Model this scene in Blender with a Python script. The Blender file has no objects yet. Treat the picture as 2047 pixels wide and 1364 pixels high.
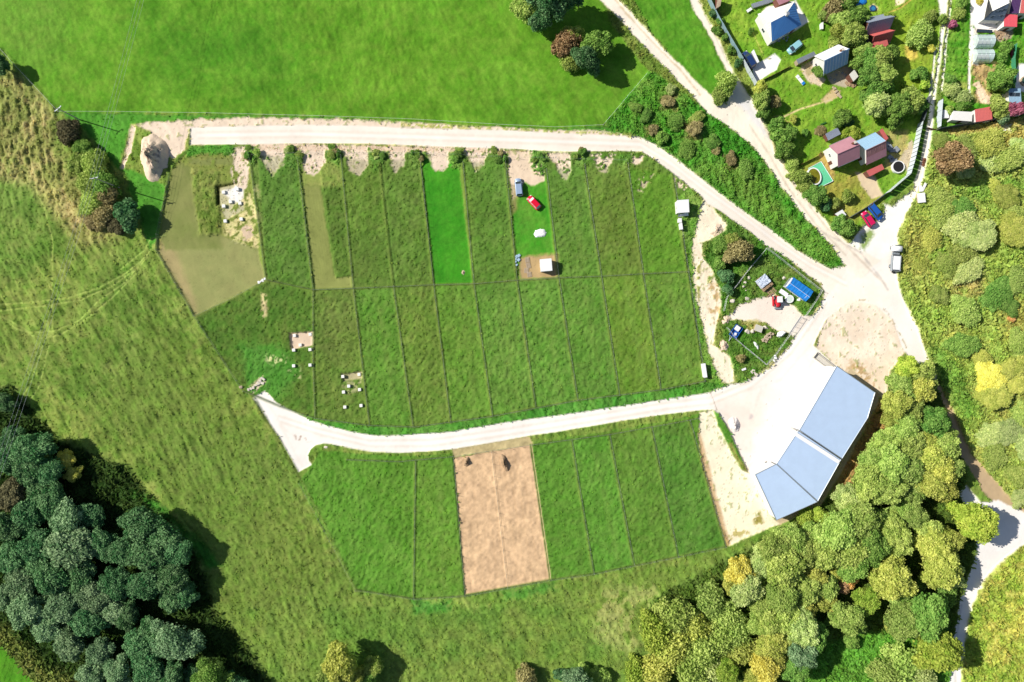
import bpy, bmesh, math, random
import numpy as np
from mathutils import Vector, Matrix
R = math.radians
S = bpy.context.scene
COL = S.collection

# ------------------------------------------------------------------ camera, sky, sun, exposure
H_CAM = 170.6                       # drone height over the field, metres
cam_d = bpy.data.cameras.new('camera'); cam = bpy.data.objects.new('camera', cam_d); COL.objects.link(cam)
cam_d.sensor_width = 36; cam_d.lens = 24; cam_d.clip_start = 1; cam_d.clip_end = 6000
cam.location = (0, 0, H_CAM); cam.rotation_euler = (0, 0, 0)
S.camera = cam
SUN_EL = 38.0; SUN_DIR = Vector((-math.cos(R(17)), math.sin(R(17)), 0))      # towards the sun, west-north-west in the picture
sd = Vector((SUN_DIR.x*math.cos(R(SUN_EL)), SUN_DIR.y*math.cos(R(SUN_EL)), math.sin(R(SUN_EL))))
W_ = bpy.data.worlds.new('World'); S.world = W_; W_.use_nodes = True
nt = W_.node_tree; bg = nt.nodes['Background']
sky = nt.nodes.new('ShaderNodeTexSky'); sky.sky_type = 'NISHITA'; sky.sun_disc = False
sky.sun_elevation = R(SUN_EL); sky.sun_rotation = math.atan2(sd.x, sd.y)
nt.links.new(sky.outputs[0], bg.inputs[0]); bg.inputs[1].default_value = 0.066
sl = bpy.data.lights.new('sun', 'SUN'); sl.energy = 4.6; sl.angle = R(0.53); sl.color = (1.0, 0.955, 0.87)
so = bpy.data.objects.new('sun', sl); COL.objects.link(so)
so.rotation_euler = sd.to_track_quat('Z', 'Y').to_euler(); so.location = sd*400
S.view_settings.view_transform = 'Standard'; S.view_settings.look = 'None'
S.view_settings.exposure = 0.47; S.view_settings.gamma = 1

# ------------------------------------------------------------------ helpers
PXM = 8.0
def W(px, py, h=0.0):                                  # map coordinates (eighths of a metre) -> metres
    k = 1 - h/H_CAM
    return ((px-1023.5)/PXM*k, (682-py)/PXM*k)
def lin(c):
    c = np.asarray(c, float)/255.0
    return np.where(c <= .04045, c/12.92, ((c+.055)/1.055)**2.4)
def alb(r, g, b, k=0.80):                              # a colour as seen in full sun -> base colour
    v = lin((r, g, b))*k
    return tuple(float(min(.86, x)) for x in v)
def apx(dx, dy): return math.atan2(-dy, dx)            # heading of a map direction
def tag(o, label=None, cat=None, group=None, kind=None):
    if label: o['label'] = label
    if cat: o['category'] = cat
    if group: o['group'] = group
    if kind: o['kind'] = kind
    return o
def empty(name, x, y, z=0, rz=0, **kw):
    o = bpy.data.objects.new(name, None); COL.objects.link(o)
    o.empty_display_size = .5; o.location = (x, y, z); o.rotation_euler = (0, 0, rz)
    return tag(o, **kw)
def link(name, me, parent=None, loc=None, rz=0):
    o = bpy.data.objects.new(name, me); COL.objects.link(o)
    if parent: o.parent = parent
    if loc is not None: o.location = loc
    if rz: o.rotation_euler = (0, 0, rz)
    return o
def obj(name, bm, mat, parent=None, smooth=False, loc=None, rz=0):
    bmesh.ops.recalc_face_normals(bm, faces=bm.faces)
    me = bpy.data.meshes.new(name); bm.to_mesh(me); bm.free()
    mats = mat if isinstance(mat, (list, tuple)) else [mat]
    for m in mats: me.materials.append(m)
    if smooth:
        me.polygons.foreach_set('use_smooth', [True]*len(me.polygons))
    return link(name, me, parent, loc, rz)
def copy_tree(o, parent=None):
    c = o.copy(); COL.objects.link(c)
    if parent is not None: c.parent = parent
    for ch in list(o.children): copy_tree(ch, c)
    return c
def NB(): return bmesh.new()
def box(bm, cx, cy, cz, sx, sy, sz, rz=0, bev=0, rx=0, ry=0, mi=0):
    m = Matrix.Translation((cx, cy, cz)) @ Matrix.Rotation(rz, 4, 'Z') @ Matrix.Rotation(ry, 4, 'Y') @ Matrix.Rotation(rx, 4, 'X') @ Matrix.Diagonal((sx, sy, sz, 1))
    r = bmesh.ops.create_cube(bm, size=1, matrix=m)
    vs = r['verts']; fs = {f for v in vs for f in v.link_faces}
    if bev:
        es = list({e for v in vs for e in v.link_edges})
        rr = bmesh.ops.bevel(bm, geom=es, offset=bev, segments=1, affect='EDGES')
        fs = set(rr['faces']) | {f for f in fs if f.is_valid}
    if mi:
        for f in fs: f.material_index = mi
    return bm
def cyl(bm, x, y, z0, z1, r0, r1=None, n=10, caps=True):
    r1 = r0 if r1 is None else r1
    m = Matrix.Translation((x, y, (z0+z1)/2))
    bmesh.ops.create_cone(bm, cap_ends=caps, segments=n, radius1=r0, radius2=max(r1, 1e-4), depth=z1-z0, matrix=m)
    return bm
def tube(bm, p, q, r, n=6, r2=None):
    p, q = Vector(p), Vector(q); d = q-p
    m = Matrix.Translation((p+q)/2) @ d.to_track_quat('Z', 'Y').to_matrix().to_4x4()
    bmesh.ops.create_cone(bm, cap_ends=True, segments=n, radius1=r, radius2=r if r2 is None else r2, depth=d.length, matrix=m)
    return bm
def slab(bm, pts, t):                                   # a sheet of thickness t under the given polygon
    top = [bm.verts.new(p) for p in pts]; bot = [bm.verts.new((p[0], p[1], p[2]-t)) for p in pts]
    bm.faces.new(top); bm.faces.new(bot[::-1])
    n = len(pts)
    for i in range(n): bm.faces.new((top[i], bot[i], bot[(i+1) % n], top[(i+1) % n]))
    return bm

# ------------------------------------------------------------------ materials
def mat(name, col, rough=.8, metal=0, var=.0, scale=3.0, bump=0, spec=.3, trans=0, alpha=1, stretch=None):
    m = bpy.data.materials.new(name); m.use_nodes = True; N = m.node_tree.nodes; L = m.node_tree.links
    b = N['Principled BSDF']; b.inputs['Roughness'].default_value = rough; b.inputs['Metallic'].default_value = metal
    b.inputs['Specular IOR Level'].default_value = spec; b.inputs['Alpha'].default_value = alpha
    b.inputs['Transmission Weight'].default_value = trans
    c = tuple(col)+(1,)
    b.inputs['Base Color'].default_value = c
    if var or bump:
        tc = N.new('ShaderNodeTexCoord'); mp = N.new('ShaderNodeMapping'); L.new(tc.outputs['Object'], mp.inputs[0])
        if stretch: mp.inputs['Scale'].default_value = stretch
        no = N.new('ShaderNodeTexNoise'); no.inputs['Scale'].default_value = scale; no.inputs['Detail'].default_value = 6; no.inputs['Roughness'].default_value = .65
        L.new(mp.outputs[0], no.inputs['Vector'])
        if var:
            mr = N.new('ShaderNodeMapRange'); mr.inputs[1].default_value = .3; mr.inputs[2].default_value = .7
            mr.inputs[3].default_value = 1-var; mr.inputs[4].default_value = 1+var*.6
            L.new(no.outputs[0], mr.inputs[0])
            mx = N.new('ShaderNodeMix'); mx.data_type = 'RGBA'; mx.blend_type = 'MULTIPLY'; mx.inputs[0].default_value = 1
            mx.inputs[6].default_value = c; L.new(mr.outputs[0], mx.inputs[7]); L.new(mx.outputs[2], b.inputs['Base Color'])
        if bump:
            bp = N.new('ShaderNodeBump'); bp.inputs['Distance'].default_value = bump; L.new(no.outputs[0], bp.inputs['Height']); L.new(bp.outputs[0], b.inputs['Normal'])
    return m
def mat_ground(name, fine, famp, bump, scale2=.35, rough=.95):
    """vertex-coloured soil or sward with fine procedural speckle"""
    m = bpy.data.materials.new(name); m.use_nodes = True; N = m.node_tree.nodes; L = m.node_tree.links
    b = N['Principled BSDF']; b.inputs['Roughness'].default_value = rough; b.inputs['Specular IOR Level'].default_value = .15
    at = N.new('ShaderNodeVertexColor'); at.layer_name = 'Col'
    tc = N.new('ShaderNodeNewGeometry')
    n1 = N.new('ShaderNodeTexNoise'); n1.inputs['Scale'].default_value = fine; n1.inputs['Detail'].default_value = 8; n1.inputs['Roughness'].default_value = .75
    L.new(tc.outputs['Position'], n1.inputs['Vector'])
    n2 = N.new('ShaderNodeTexNoise'); n2.inputs['Scale'].default_value = scale2; n2.inputs['Detail'].default_value = 5
    L.new(tc.outputs['Position'], n2.inputs['Vector'])
    a = N.new('ShaderNodeMapRange'); a.inputs[1].default_value = .3; a.inputs[2].default_value = .7; a.inputs[3].default_value = 1-famp; a.inputs[4].default_value = 1+famp
    L.new(n1.outputs[0], a.inputs[0])
    c = N.new('ShaderNodeMapRange'); c.inputs[1].default_value = .35; c.inputs[2].default_value = .65; c.inputs[3].default_value = .93; c.inputs[4].default_value = 1.07
    L.new(n2.outputs[0], c.inputs[0])
    mu = N.new('ShaderNodeMath'); mu.operation = 'MULTIPLY'; L.new(a.outputs[0], mu.inputs[0]); L.new(c.outputs[0], mu.inputs[1])
    mx = N.new('ShaderNodeMix'); mx.data_type = 'RGBA'; mx.blend_type = 'MULTIPLY'; mx.inputs[0].default_value = 1
    L.new(at.outputs['Color'], mx.inputs[6]); L.new(mu.outputs[0], mx.inputs[7]); L.new(mx.outputs[2], b.inputs['Base Color'])
    bp = N.new('ShaderNodeBump'); bp.inputs['Distance'].default_value = bump; L.new(n1.outputs[0], bp.inputs['Height']); L.new(bp.outputs[0], b.inputs['Normal'])
    return m
def mat_leaf(name, c1, c2, trans=.25, hue=.03):
    m = bpy.data.materials.new(name); m.use_nodes = True; N = m.node_tree.nodes; L = m.node_tree.links
    N.clear()
    out = N.new('ShaderNodeOutputMaterial'); df = N.new('ShaderNodeBsdfDiffuse'); tl = N.new('ShaderNodeBsdfTranslucent')
    ms = N.new('ShaderNodeMixShader'); ms.inputs[0].default_value = trans
    at = N.new('ShaderNodeAttribute'); at.attribute_name = 'tint'
    tc = N.new('ShaderNodeTexCoord'); no = N.new('ShaderNodeTexNoise'); no.inputs['Scale'].default_value = .8; no.inputs['Detail'].default_value = 3
    L.new(tc.outputs['Object'], no.inputs['Vector'])
    ad = N.new('ShaderNodeMath'); ad.operation = 'ADD'; L.new(at.outputs['Fac'], ad.inputs[0]); L.new(no.outputs[0], ad.inputs[1])
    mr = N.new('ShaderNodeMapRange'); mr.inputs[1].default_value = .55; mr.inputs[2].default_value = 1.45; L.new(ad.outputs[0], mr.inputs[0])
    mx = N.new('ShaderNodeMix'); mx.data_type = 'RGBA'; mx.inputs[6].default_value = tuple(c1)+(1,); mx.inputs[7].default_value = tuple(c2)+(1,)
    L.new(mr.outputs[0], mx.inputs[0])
    oi = N.new('ShaderNodeObjectInfo'); hs = N.new('ShaderNodeHueSaturation')
    h1 = N.new('ShaderNodeMapRange'); h1.inputs[3].default_value = .5-hue; h1.inputs[4].default_value = .5+hue; L.new(oi.outputs['Random'], h1.inputs[0])
    h2 = N.new('ShaderNodeMath'); h2.operation = 'MULTIPLY'; h2.inputs[1].default_value = 7.31; L.new(oi.outputs['Random'], h2.inputs[0])
    h3 = N.new('ShaderNodeMath'); h3.operation = 'FRACT'; L.new(h2.outputs[0], h3.inputs[0])
    h4 = N.new('ShaderNodeMapRange'); h4.inputs[3].default_value = .82; h4.inputs[4].default_value = 1.2; L.new(h3.outputs[0], h4.inputs[0])
    L.new(h1.outputs[0], hs.inputs['Hue']); L.new(h4.outputs[0], hs.inputs['Value']); L.new(mx.outputs[2], hs.inputs['Color'])
    L.new(hs.outputs[0], df.inputs[0]); L.new(hs.outputs[0], tl.inputs[0])
    L.new(df.outputs[0], ms.inputs[1]); L.new(tl.outputs[0], ms.inputs[2]); L.new(ms.outputs[0], out.inputs[0])
    return m

# ================================================================== GROUND
STEP = 2.0
GX0, GX1, GY0, GY1 = -240, 2288, -200, 1564
xs = np.arange(GX0, GX1+.1, STEP); ys = np.arange(GY0, GY1+.1, STEP)
X, Y = np.meshgrid(xs, ys); NY, NX = X.shape
rng = np.random.default_rng(7)
_tab = rng.random((256, 256))
def vn(x, y, seed=0):
    x = x + seed*37.17; y = y + seed*91.73
    i = np.floor(x).astype(np.int64); j = np.floor(y).astype(np.int64)
    u = x-i; v = y-j; u = u*u*(3-2*u); v = v*v*(3-2*v)
    a = _tab[i & 255, j & 255]; b = _tab[(i+1) & 255, j & 255]; c = _tab[i & 255, (j+1) & 255]; d = _tab[(i+1) & 255, (j+1) & 255]
    return (a*(1-u)+b*u)*(1-v)+(c*(1-u)+d*u)*v - .5
def fbm(x, y, sc, seed=0, oc=4, g=.5):
    t = 0; a = 1; s = 0
    for k in range(oc):
        t = t + a*vn(x/sc*2**k, y/sc*2**k, seed+k*3); s += a; a *= g
    return t/s
n_lo = fbm(X, Y, 150, 1); n_mid = fbm(X, Y, 40, 2); n_hi = fbm(X, Y, 12, 3, 3); n_px = fbm(X, Y, 5, 4, 2)
# wind-combed sward: noise stretched along a direction that wanders over the field
def combed(ang0, wander, sc, ratio, seed):
    th = ang0 + wander*fbm(X, Y, 220, seed)*2
    # piecewise-constant directions blended from fixed angles, so that the pattern stays continuous
    out = 0; wsum = 0
    for a in np.linspace(ang0-wander, ang0+wander, 5):
        ca, sa = math.cos(a), math.sin(a)
        u = X*ca+Y*sa; v = -X*sa+Y*ca
        w = np.exp(-((th-a)/(wander*.45+1e-3))**2)
        out = out + w*fbm(u/ratio, v, sc, seed+11, 3, .6); wsum = wsum+w
    return out/wsum
comb = combed(.9, .9, 7.5, 2.4, 21)           # long rank grass
comb2 = combed(2.2, 1.0, 5.5, 1.6, 31)        # plots and lawns
ang_l = combed(1.0, .35, 9.5, 4.2, 41)       # diagonal lodging in the lower-left meadow

C = np.zeros((NY, NX, 3)); Hh = np.zeros((NY, NX)); K = np.zeros((NY, NX), np.int16)
AMP = np.zeros((NY, NX)); DENS = np.zeros((NY, NX))
def sdf(poly, pad=40):
    p = np.array(poly, float)
    x0, y0 = p.min(0)-pad; x1, y1 = p.max(0)+pad
    i0 = max(0, int((x0-GX0)/STEP)); i1 = min(NX, int((x1-GX0)/STEP)+2); j0 = max(0, int((y0-GY0)/STEP)); j1 = min(NY, int((y1-GY0)/STEP)+2)
    sl_ = (slice(j0, j1), slice(i0, i1)); x = X[sl_]; y = Y[sl_]
    d = np.full(x.shape, 1e9); ins = np.zeros(x.shape, bool); q = np.roll(p, -1, 0)
    for a, b in zip(p, q):
        ex, ey = b-a; wx = x-a[0]; wy = y-a[1]
        t = np.clip((wx*ex+wy*ey)/(ex*ex+ey*ey+1e-9), 0, 1)
        d = np.minimum(d, (wx-ex*t)**2+(wy-ey*t)**2)
        c = ((a[1] <= y) != (b[1] <= y))
        with np.errstate(divide='ignore', invalid='ignore'):
            xi = a[0]+(y-a[1])*ex/(ey if ey else 1e-9)
        ins ^= c & (x < xi)
    return sl_, np.sqrt(d)*np.where(ins, -1, 1)
def sline(pts, w):
    p = np.array(pts, float); pad = w+12
    x0, y0 = p.min(0)-pad; x1, y1 = p.max(0)+pad
    i0 = max(0, int((x0-GX0)/STEP)); i1 = min(NX, int((x1-GX0)/STEP)+2); j0 = max(0, int((y0-GY0)/STEP)); j1 = min(NY, int((y1-GY0)/STEP)+2)
    sl_ = (slice(j0, j1), slice(i0, i1)); x = X[sl_]; y = Y[sl_]; d = np.full(x.shape, 1e9)
    for a, b in zip(p[:-1], p[1:]):
        ex, ey = b-a; wx = x-a[0]; wy = y-a[1]
        t = np.clip((wx*ex+wy*ey)/(ex*ex+ey*ey+1e-9), 0, 1)
        d = np.minimum(d, (wx-ex*t)**2+(wy-ey*t)**2)
    return sl_, np.sqrt(d)-w/2
NAMES = ['ground', 'meadow', 'road', 'yard', 'dirt_track', 'sandy_path', 'soil_field', 'lawn', 'footpath', 'paving', 'grass_plots', 'undergrowth_ground']
GR, ME, RO, YA, TR, SP, SO, LA, FP, PV, PL, UG = range(12)
def paint(shape, col, k=None, edge=3, soft=2.5, lift=None, amp=None, dens=None, patch=None, col2=None, mix2=None, a=1, pad=40, pscale=0):
    """shape: (slice, distance). edge: raggedness; patch: share of ground covered, broken up by noise"""
    s, d = shape
    d = d + edge*(n_hi[s]*1.6+n_px[s]*1.2+n_mid[s]*.8)
    m = np.clip(.5-d/max(soft, .01), 0, 1)
    if patch is not None:
        n = n_hi[s]*1.1+n_px[s]*.9 if not pscale else n_mid[s]*1.3+n_hi[s]*.8
        m = m*np.clip((n+(patch-.5)*1.0)/.10+.5, 0, 1)
    m = m*a
    c = np.array(alb(*col))
    if col2 is not None:
        t = np.clip(.5+(n_mid[s]*1.4+n_hi[s]*.8)*(mix2 or 1.2), 0, 1)[..., None]
        c = c*(1-t)+np.array(alb(*col2))*t
    C[s] = C[s]*(1-m[..., None])+c*m[..., None]
    if lift is not None: Hh[s] = Hh[s]*(1-m)+lift*m
    if amp is not None: AMP[s] = AMP[s]*(1-m)+amp*m
    if dens is not None: DENS[s] = DENS[s]*(1-m)+dens*m
    if k is not None:
        kk = K[s]; kk[m > .5] = k; K[s] = kk
P = lambda poly, *a, **kw: paint(sdf(poly), *a, **kw)
T = lambda pts, w, *a, **kw: paint(sline(pts, w), *a, **kw)

# ---- base: rank olive grass everywhere
BASE = [(-400, -300), (2500, -300), (2500, 1700), (-400, 1700)]
P(BASE, (96, 132, 42), GR, lift=.28, amp=.30, dens=.5, col2=(118, 140, 60), edge=0)
# left meadow: greener and browner drifts
P([(-300, 330), (90, 360), (240, 470), (330, 520), (400, 640), (500, 790), (600, 950), (700, 1180), (560, 1330), (420, 1200), (300, 960), (150, 800), (-300, 700)],
  (92, 126, 42), GR, edge=14, soft=40, col2=(114, 138, 60), mix2=1.5)
P([(-300, 350), (70, 360), (120, 480), (60, 560), (-300, 560)], (80, 128, 44), GR, edge=14, soft=50, a=.4)
P([(300, 640), (560, 900), (700, 1180), (760, 1400), (420, 1400), (430, 1150), (330, 960), (200, 800)], (104, 130, 50), GR, edge=14, soft=40, a=.7, col2=(88, 118, 40), mix2=1.4)
P([(420, 1210), (720, 1200), (900, 1215), (1130, 1180), (1300, 1150), (1450, 1110), (1500, 1120), (1470, 1400), (400, 1400)], (112, 138, 56), GR, edge=14, soft=30, col2=(84, 124, 40), mix2=1.6, dens=.8)
P([(1180, 1180), (1330, 1160), (1330, 1250), (1260, 1310), (1190, 1280)], (160, 166, 104), GR, edge=16, soft=26, a=.55, patch=.6, pscale=1)
P([(820, 1195), (900, 1200), (900, 1222), (830, 1226)], (58, 134, 40), GR, edge=8, soft=12, a=.8)
P([(1000, 1180), (1105, 1160), (1110, 1180), (1010, 1200)], (60, 136, 40), GR, edge=8, soft=12, a=.7)
# dry reeds, upper left
P([(-60, 170), (30, 140), (70, 175), (110, 230), (110, 290), (150, 350), (200, 420), (235, 480), (160, 490), (110, 430), (60, 370), (-60, 350)],
  (128, 134, 74), GR, edge=12, soft=26, amp=.5, dens=1.0, col2=(156, 152, 100), mix2=2.2)
P([(-60, 165), (28, 150), (60, 180), (60, 230), (-60, 260)], (112, 124, 62), GR, edge=10, soft=20, a=.6)
# upper field, even bright green
P([(-400, -300), (1190, -300), (1215, 40), (1300, 150), (1205, 252), (1100, 258), (900, 250), (640, 232), (240, 226), (120, 226), (60, 160), (10, 100), (-400, -20)],
  (84, 142, 26), ME, edge=2, soft=5, lift=.15, amp=.12, dens=.12, col2=(98, 154, 40), mix2=1.2)
P([(-400, -300), (200, -300), (120, 120), (60, 150), (0, 90), (-400, -20)], (104, 154, 52), ME, edge=10, soft=60, a=.7)
P([(280, 40), (560, 20), (620, 180), (320, 170)], (46, 124, 16), ME, edge=20, soft=120, a=.5)
P([(120, 226), (640, 233), (900, 251), (1100, 259), (1205, 253), (1260, 272), (1100, 266), (830, 252), (520, 236), (262, 250), (240, 330), (330, 370), (330, 470), (300, 500), (250, 350), (160, 250)],
  (66, 138, 30), GR, edge=4, soft=6, lift=.18, amp=.16, dens=.2)
# meadow between the two tracks, top
P([(1237, -60), (1372, -60), (1420, 60), (1450, 130), (1462, 190), (1440, 205), (1380, 160), (1300, 66)], (72, 140, 26), ME, edge=3, soft=5, lift=.18, amp=.16, dens=.25, col2=(86, 148, 36))
# lush strip between road and track
P([(1300, 140), (1380, 200), (1455, 255), (1514, 305), (1558, 370), (1614, 443), (1690, 530), (1658, 536), (1600, 505), (1500, 432), (1414, 367), (1347, 314), (1275, 272), (1205, 252)],
  (58, 140, 24), GR, edge=4, soft=6, lift=.35, amp=.50, dens=.9, col2=(92, 146, 48), mix2=1.6)
P([(1400, 330), (1500, 320), (1560, 420), (1660, 510), (1600, 490), (1470, 395)], (108, 146, 54), GR, edge=14, soft=26, a=.7, dens=.9)
for cx, cy, r in ((1335, 205, 17), (1385, 262, 20), (1460, 322, 17), (1432, 300, 10), (1300, 262, 11)):
    P([(cx-r, cy-r*.7), (cx+r, cy-r), (cx+r*.8, cy+r), (cx-r*.8, cy+r*.8)], (132, 118, 84), GR, edge=10, soft=10, a=.8, patch=.62, pscale=1)
# right bushland
P([(1880, 262), (2500, 190), (2500, 1060), (2047, 1030), (1985, 960), (1940, 905), (1873, 770), (1830, 660), (1795, 560), (1792, 480), (1815, 420), (1850, 290)],
  (158, 180, 84), UG, edge=5, soft=8, lift=.5, amp=.55, dens=1.0, col2=(128, 166, 60), mix2=2.0)
for poly, c in (([(1850, 262), (1900, 262), (1890, 300), (1860, 300)], (116, 170, 60)), ([(1900, 380), (2047, 350), (2047, 375), (1960, 400), (1880, 400)], (110, 162, 54)),
                ([(1800, 420), (1870, 460), (1840, 540), (1790, 560)], (150, 166, 74)), ([(1900, 540), (1960, 545), (1960, 590), (1900, 600)], (168, 166, 104)),
                ([(2000, 260), (2060, 250), (2060, 300), (1990, 300)], (176, 170, 84)), ([(1850, 690), (1880, 690), (1950, 800), (1930, 850), (1870, 760)], (92, 150, 46)),
                ([(2000, 600), (2060, 600), (2060, 690), (2000, 690)], (152, 160, 70))):
    P(poly, c, UG, edge=10, soft=16, a=.8, patch=.8, pscale=1)
# wood floors
WOODR = [(1800, 715), (1873, 770), (1905, 850), (1920, 920), (1930, 975), (1950, 1100), (1916, 1206), (1896, 1400), (1300, 1400), (1300, 1200), (1460, 1110), (1560, 1060), (1640, 1010), (1690, 960), (1760, 800)]
P(WOODR, (84, 118, 36), UG, edge=6, soft=12, lift=.4, amp=.6, dens=.6, col2=(70, 104, 30))
P([(1640, 1290), (1700, 1262), (1760, 1262), (1890, 1230), (1896, 1400), (1570, 1400)], (86, 150, 40), UG, edge=8, soft=12, lift=.3, amp=.4, dens=.8, col2=(84, 160, 34))
P([(1750, 800), (1772, 795), (1770, 860), (1700, 965), (1660, 990), (1680, 930)], (164, 140, 84), UG, edge=4, soft=8, lift=.2, amp=.3, dens=.3, patch=.8)
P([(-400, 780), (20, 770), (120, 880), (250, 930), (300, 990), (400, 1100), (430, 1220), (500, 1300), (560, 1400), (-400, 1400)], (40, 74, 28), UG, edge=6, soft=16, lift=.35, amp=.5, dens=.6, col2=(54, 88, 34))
P([(-400, 1230), (20, 1250), (90, 1330), (200, 1364), (240, 1420), (-400, 1420)], (112, 134, 62), UG, edge=10, soft=20, dens=.9)
P([(-400, 1275), (0, 1285), (70, 1364), (90, 1420), (-400, 1420)], (74, 142, 20), ME, edge=2, soft=5, lift=.15, amp=.12, dens=.1)
P([(270, 985), (310, 1000), (420, 1100), (440, 1130), (420, 1140), (330, 1030)], (56, 128, 34), GR, edge=6, soft=12)
P([(2047, 1086), (2001, 1121), (1966, 1161), (1941, 1211), (1931, 1257), (1921, 1327), (1917, 1420), (2500, 1420), (2500, 1060)],
  (142, 176, 48), UG, edge=5, soft=8, lift=.4, amp=.6, dens=.9, col2=(166, 180, 74), mix2=1.6)

# ---- plots
PLOTS_UP = [(352, 318), (380, 296), (500, 300), (800, 300), (1020, 306), (1180, 306), (1290, 310), (1345, 345), (1378, 380), (1375, 544), (1408, 762), (1320, 779), (1155, 800), (983, 832), (900, 846), (830, 853), (740, 850), (632, 835), (560, 812), (490, 780), (392, 632), (316, 500), (318, 460), (340, 358)]
P(PLOTS_UP, (82, 116, 34), PL, edge=1.5, soft=4, lift=.30, amp=.24, dens=.45, col2=(88, 124, 44))
P([(392, 632), (534, 560), (628, 580), (700, 578), (722, 850), (632, 835), (490, 780)], (70, 112, 34), PL, edge=6, soft=18, a=.9, col2=(84, 112, 40))
P([(480, 690), (560, 690), (600, 740), (560, 800), (500, 790)], (66, 138, 42), PL, edge=8, soft=20, a=.7)
P([(628, 582), (706, 580), (716, 700), (640, 720)], (84, 108, 48), PL, edge=6, soft=18, a=.8)
P([(720, 580), (868, 572), (1110, 560), (1372, 546), (1405, 760), (1155, 798), (900, 842), (742, 848)], (84, 128, 34), PL, edge=6, soft=18, a=.8, col2=(98, 134, 46))
P([(1256, 335), (1340, 350), (1372, 544), (1285, 548)], (76, 140, 24), PL, edge=4, soft=8, a=.9, amp=.3)
# first plot: dry stubble and bare earth
P([(352, 326), (380, 300), (500, 302), (534, 560), (392, 632), (316, 500), (318, 470), (340, 358)], (122, 134, 62), PL, edge=2, soft=3, lift=.12, amp=.10, dens=.3, col2=(112, 124, 58))
P([(316, 500), (345, 480), (440, 470), (520, 500), (534, 560), (392, 632)], (160, 158, 100), SO, edge=1, soft=10, lift=.05, amp=.03, dens=.0, col2=(146, 152, 92), mix2=.7)
P([(320, 480), (345, 490), (390, 600), (392, 630), (318, 505)], (180, 162, 114), SO, edge=3, soft=14, a=.8)
P([(378, 335), (438, 345), (442, 470), (396, 482), (390, 430)], (92, 118, 40), PL, edge=2, soft=4, lift=.4, amp=.3, dens=.6, col2=(124, 136, 68))
P([(500, 305), (516, 305), (534, 560), (520, 520), (505, 400)], (112, 130, 60), PL, edge=1, soft=4, lift=.2, amp=.1)
P([(440, 375), (520, 370), (520, 500), (450, 480)], (190, 184, 140), PL, edge=8, soft=10, patch=.45, lift=.1)
P([(346, 340), (362, 326), (384, 334), (388, 400), (400, 470), (440, 468), (446, 500), (330, 500), (320, 470), (336, 380)], (140, 144, 84), SO, edge=4, soft=8, lift=.06, amp=.04, dens=0, col2=(128, 138, 74))
P([(376, 316), (440, 318), (470, 312), (470, 330), (380, 332)], (132, 140, 78), SO, edge=5, soft=6, lift=.1, amp=.08, patch=.8)
# foundation digging
def pit(poly, col=(222, 200, 172)):
    P(poly, col, SO, edge=1, soft=3, lift=-.05, amp=.03, dens=0, col2=(238, 222, 200))
P([(438, 372), (484, 364), (488, 420), (452, 440), (440, 410)], (196, 190, 150), SO, edge=2, soft=3, lift=.0, amp=.06, patch=.8)
P([(444, 380), (470, 374), (485, 372), (484, 400), (466, 405), (450, 392)], (250, 244, 234), SO, edge=5, soft=4, a=.95)
P([(482, 455), (504, 448), (506, 478), (488, 482)], (226, 200, 170), SO, edge=6, soft=5, patch=.75)
P([(432, 372), (484, 362), (484, 366), (439, 376), (440, 410), (434, 412)], (60, 66, 24), PL, edge=0, soft=2, lift=-.25, amp=.02)
P([(578, 667), (626, 663), (627, 690), (600, 695), (582, 699)], (224, 200, 174), SO, edge=2, soft=3, lift=-.3, amp=.03, dens=0)
P([(684, 748), (724, 743), (724, 756), (686, 762)], (230, 208, 176), SO, edge=2, soft=3, lift=-.3, amp=.03, dens=0)
P([(684, 758), (724, 754), (722, 780), (694, 790), (684, 780)], (206, 200, 150), SO, edge=4, soft=5, patch=.5)
P([(522, 585), (534, 590), (534, 632), (524, 636)], (200, 186, 150), PL, edge=4, soft=6, patch=.55)
P([(536, 700), (572, 712), (580, 730), (560, 735), (530, 722)], (186, 196, 150), PL, edge=8, soft=8, patch=.38)
P([(498, 775), (525, 752), (532, 764), (506, 786)], (222, 206, 180), SO, edge=5, soft=5, patch=.65)
P([(575, 735), (602, 730), (606, 760), (580, 764)], (176, 180, 140), PL, edge=8, soft=8, patch=.3)
# second-third plot: tilled and stubble lanes
P([(602, 345), (640, 340), (672, 556), (706, 552), (708, 577), (630, 580), (622, 520)], (150, 156, 88), SO, edge=1, soft=3, lift=.08, amp=.05, dens=0, col2=(138, 146, 78), mix2=.8)
for q in np.linspace(0, 1, 8):
    T([(605+36*q, 390), (632+34*q, 550)], 1.5, (122, 132, 66), edge=.4, soft=2.5, a=.6)
P([(640, 372), (684, 345), (706, 550), (668, 552)], (82, 112, 40), PL, edge=2, soft=4)
P([(606, 330), (680, 316), (686, 372), (640, 375), (606, 370)], (124, 140, 66), PL, edge=4, soft=8, a=.8)
P([(700, 470), (784, 462), (790, 572), (710, 576)], (78, 112, 46), PL, edge=3, soft=8, a=.6, amp=.12)
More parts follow.
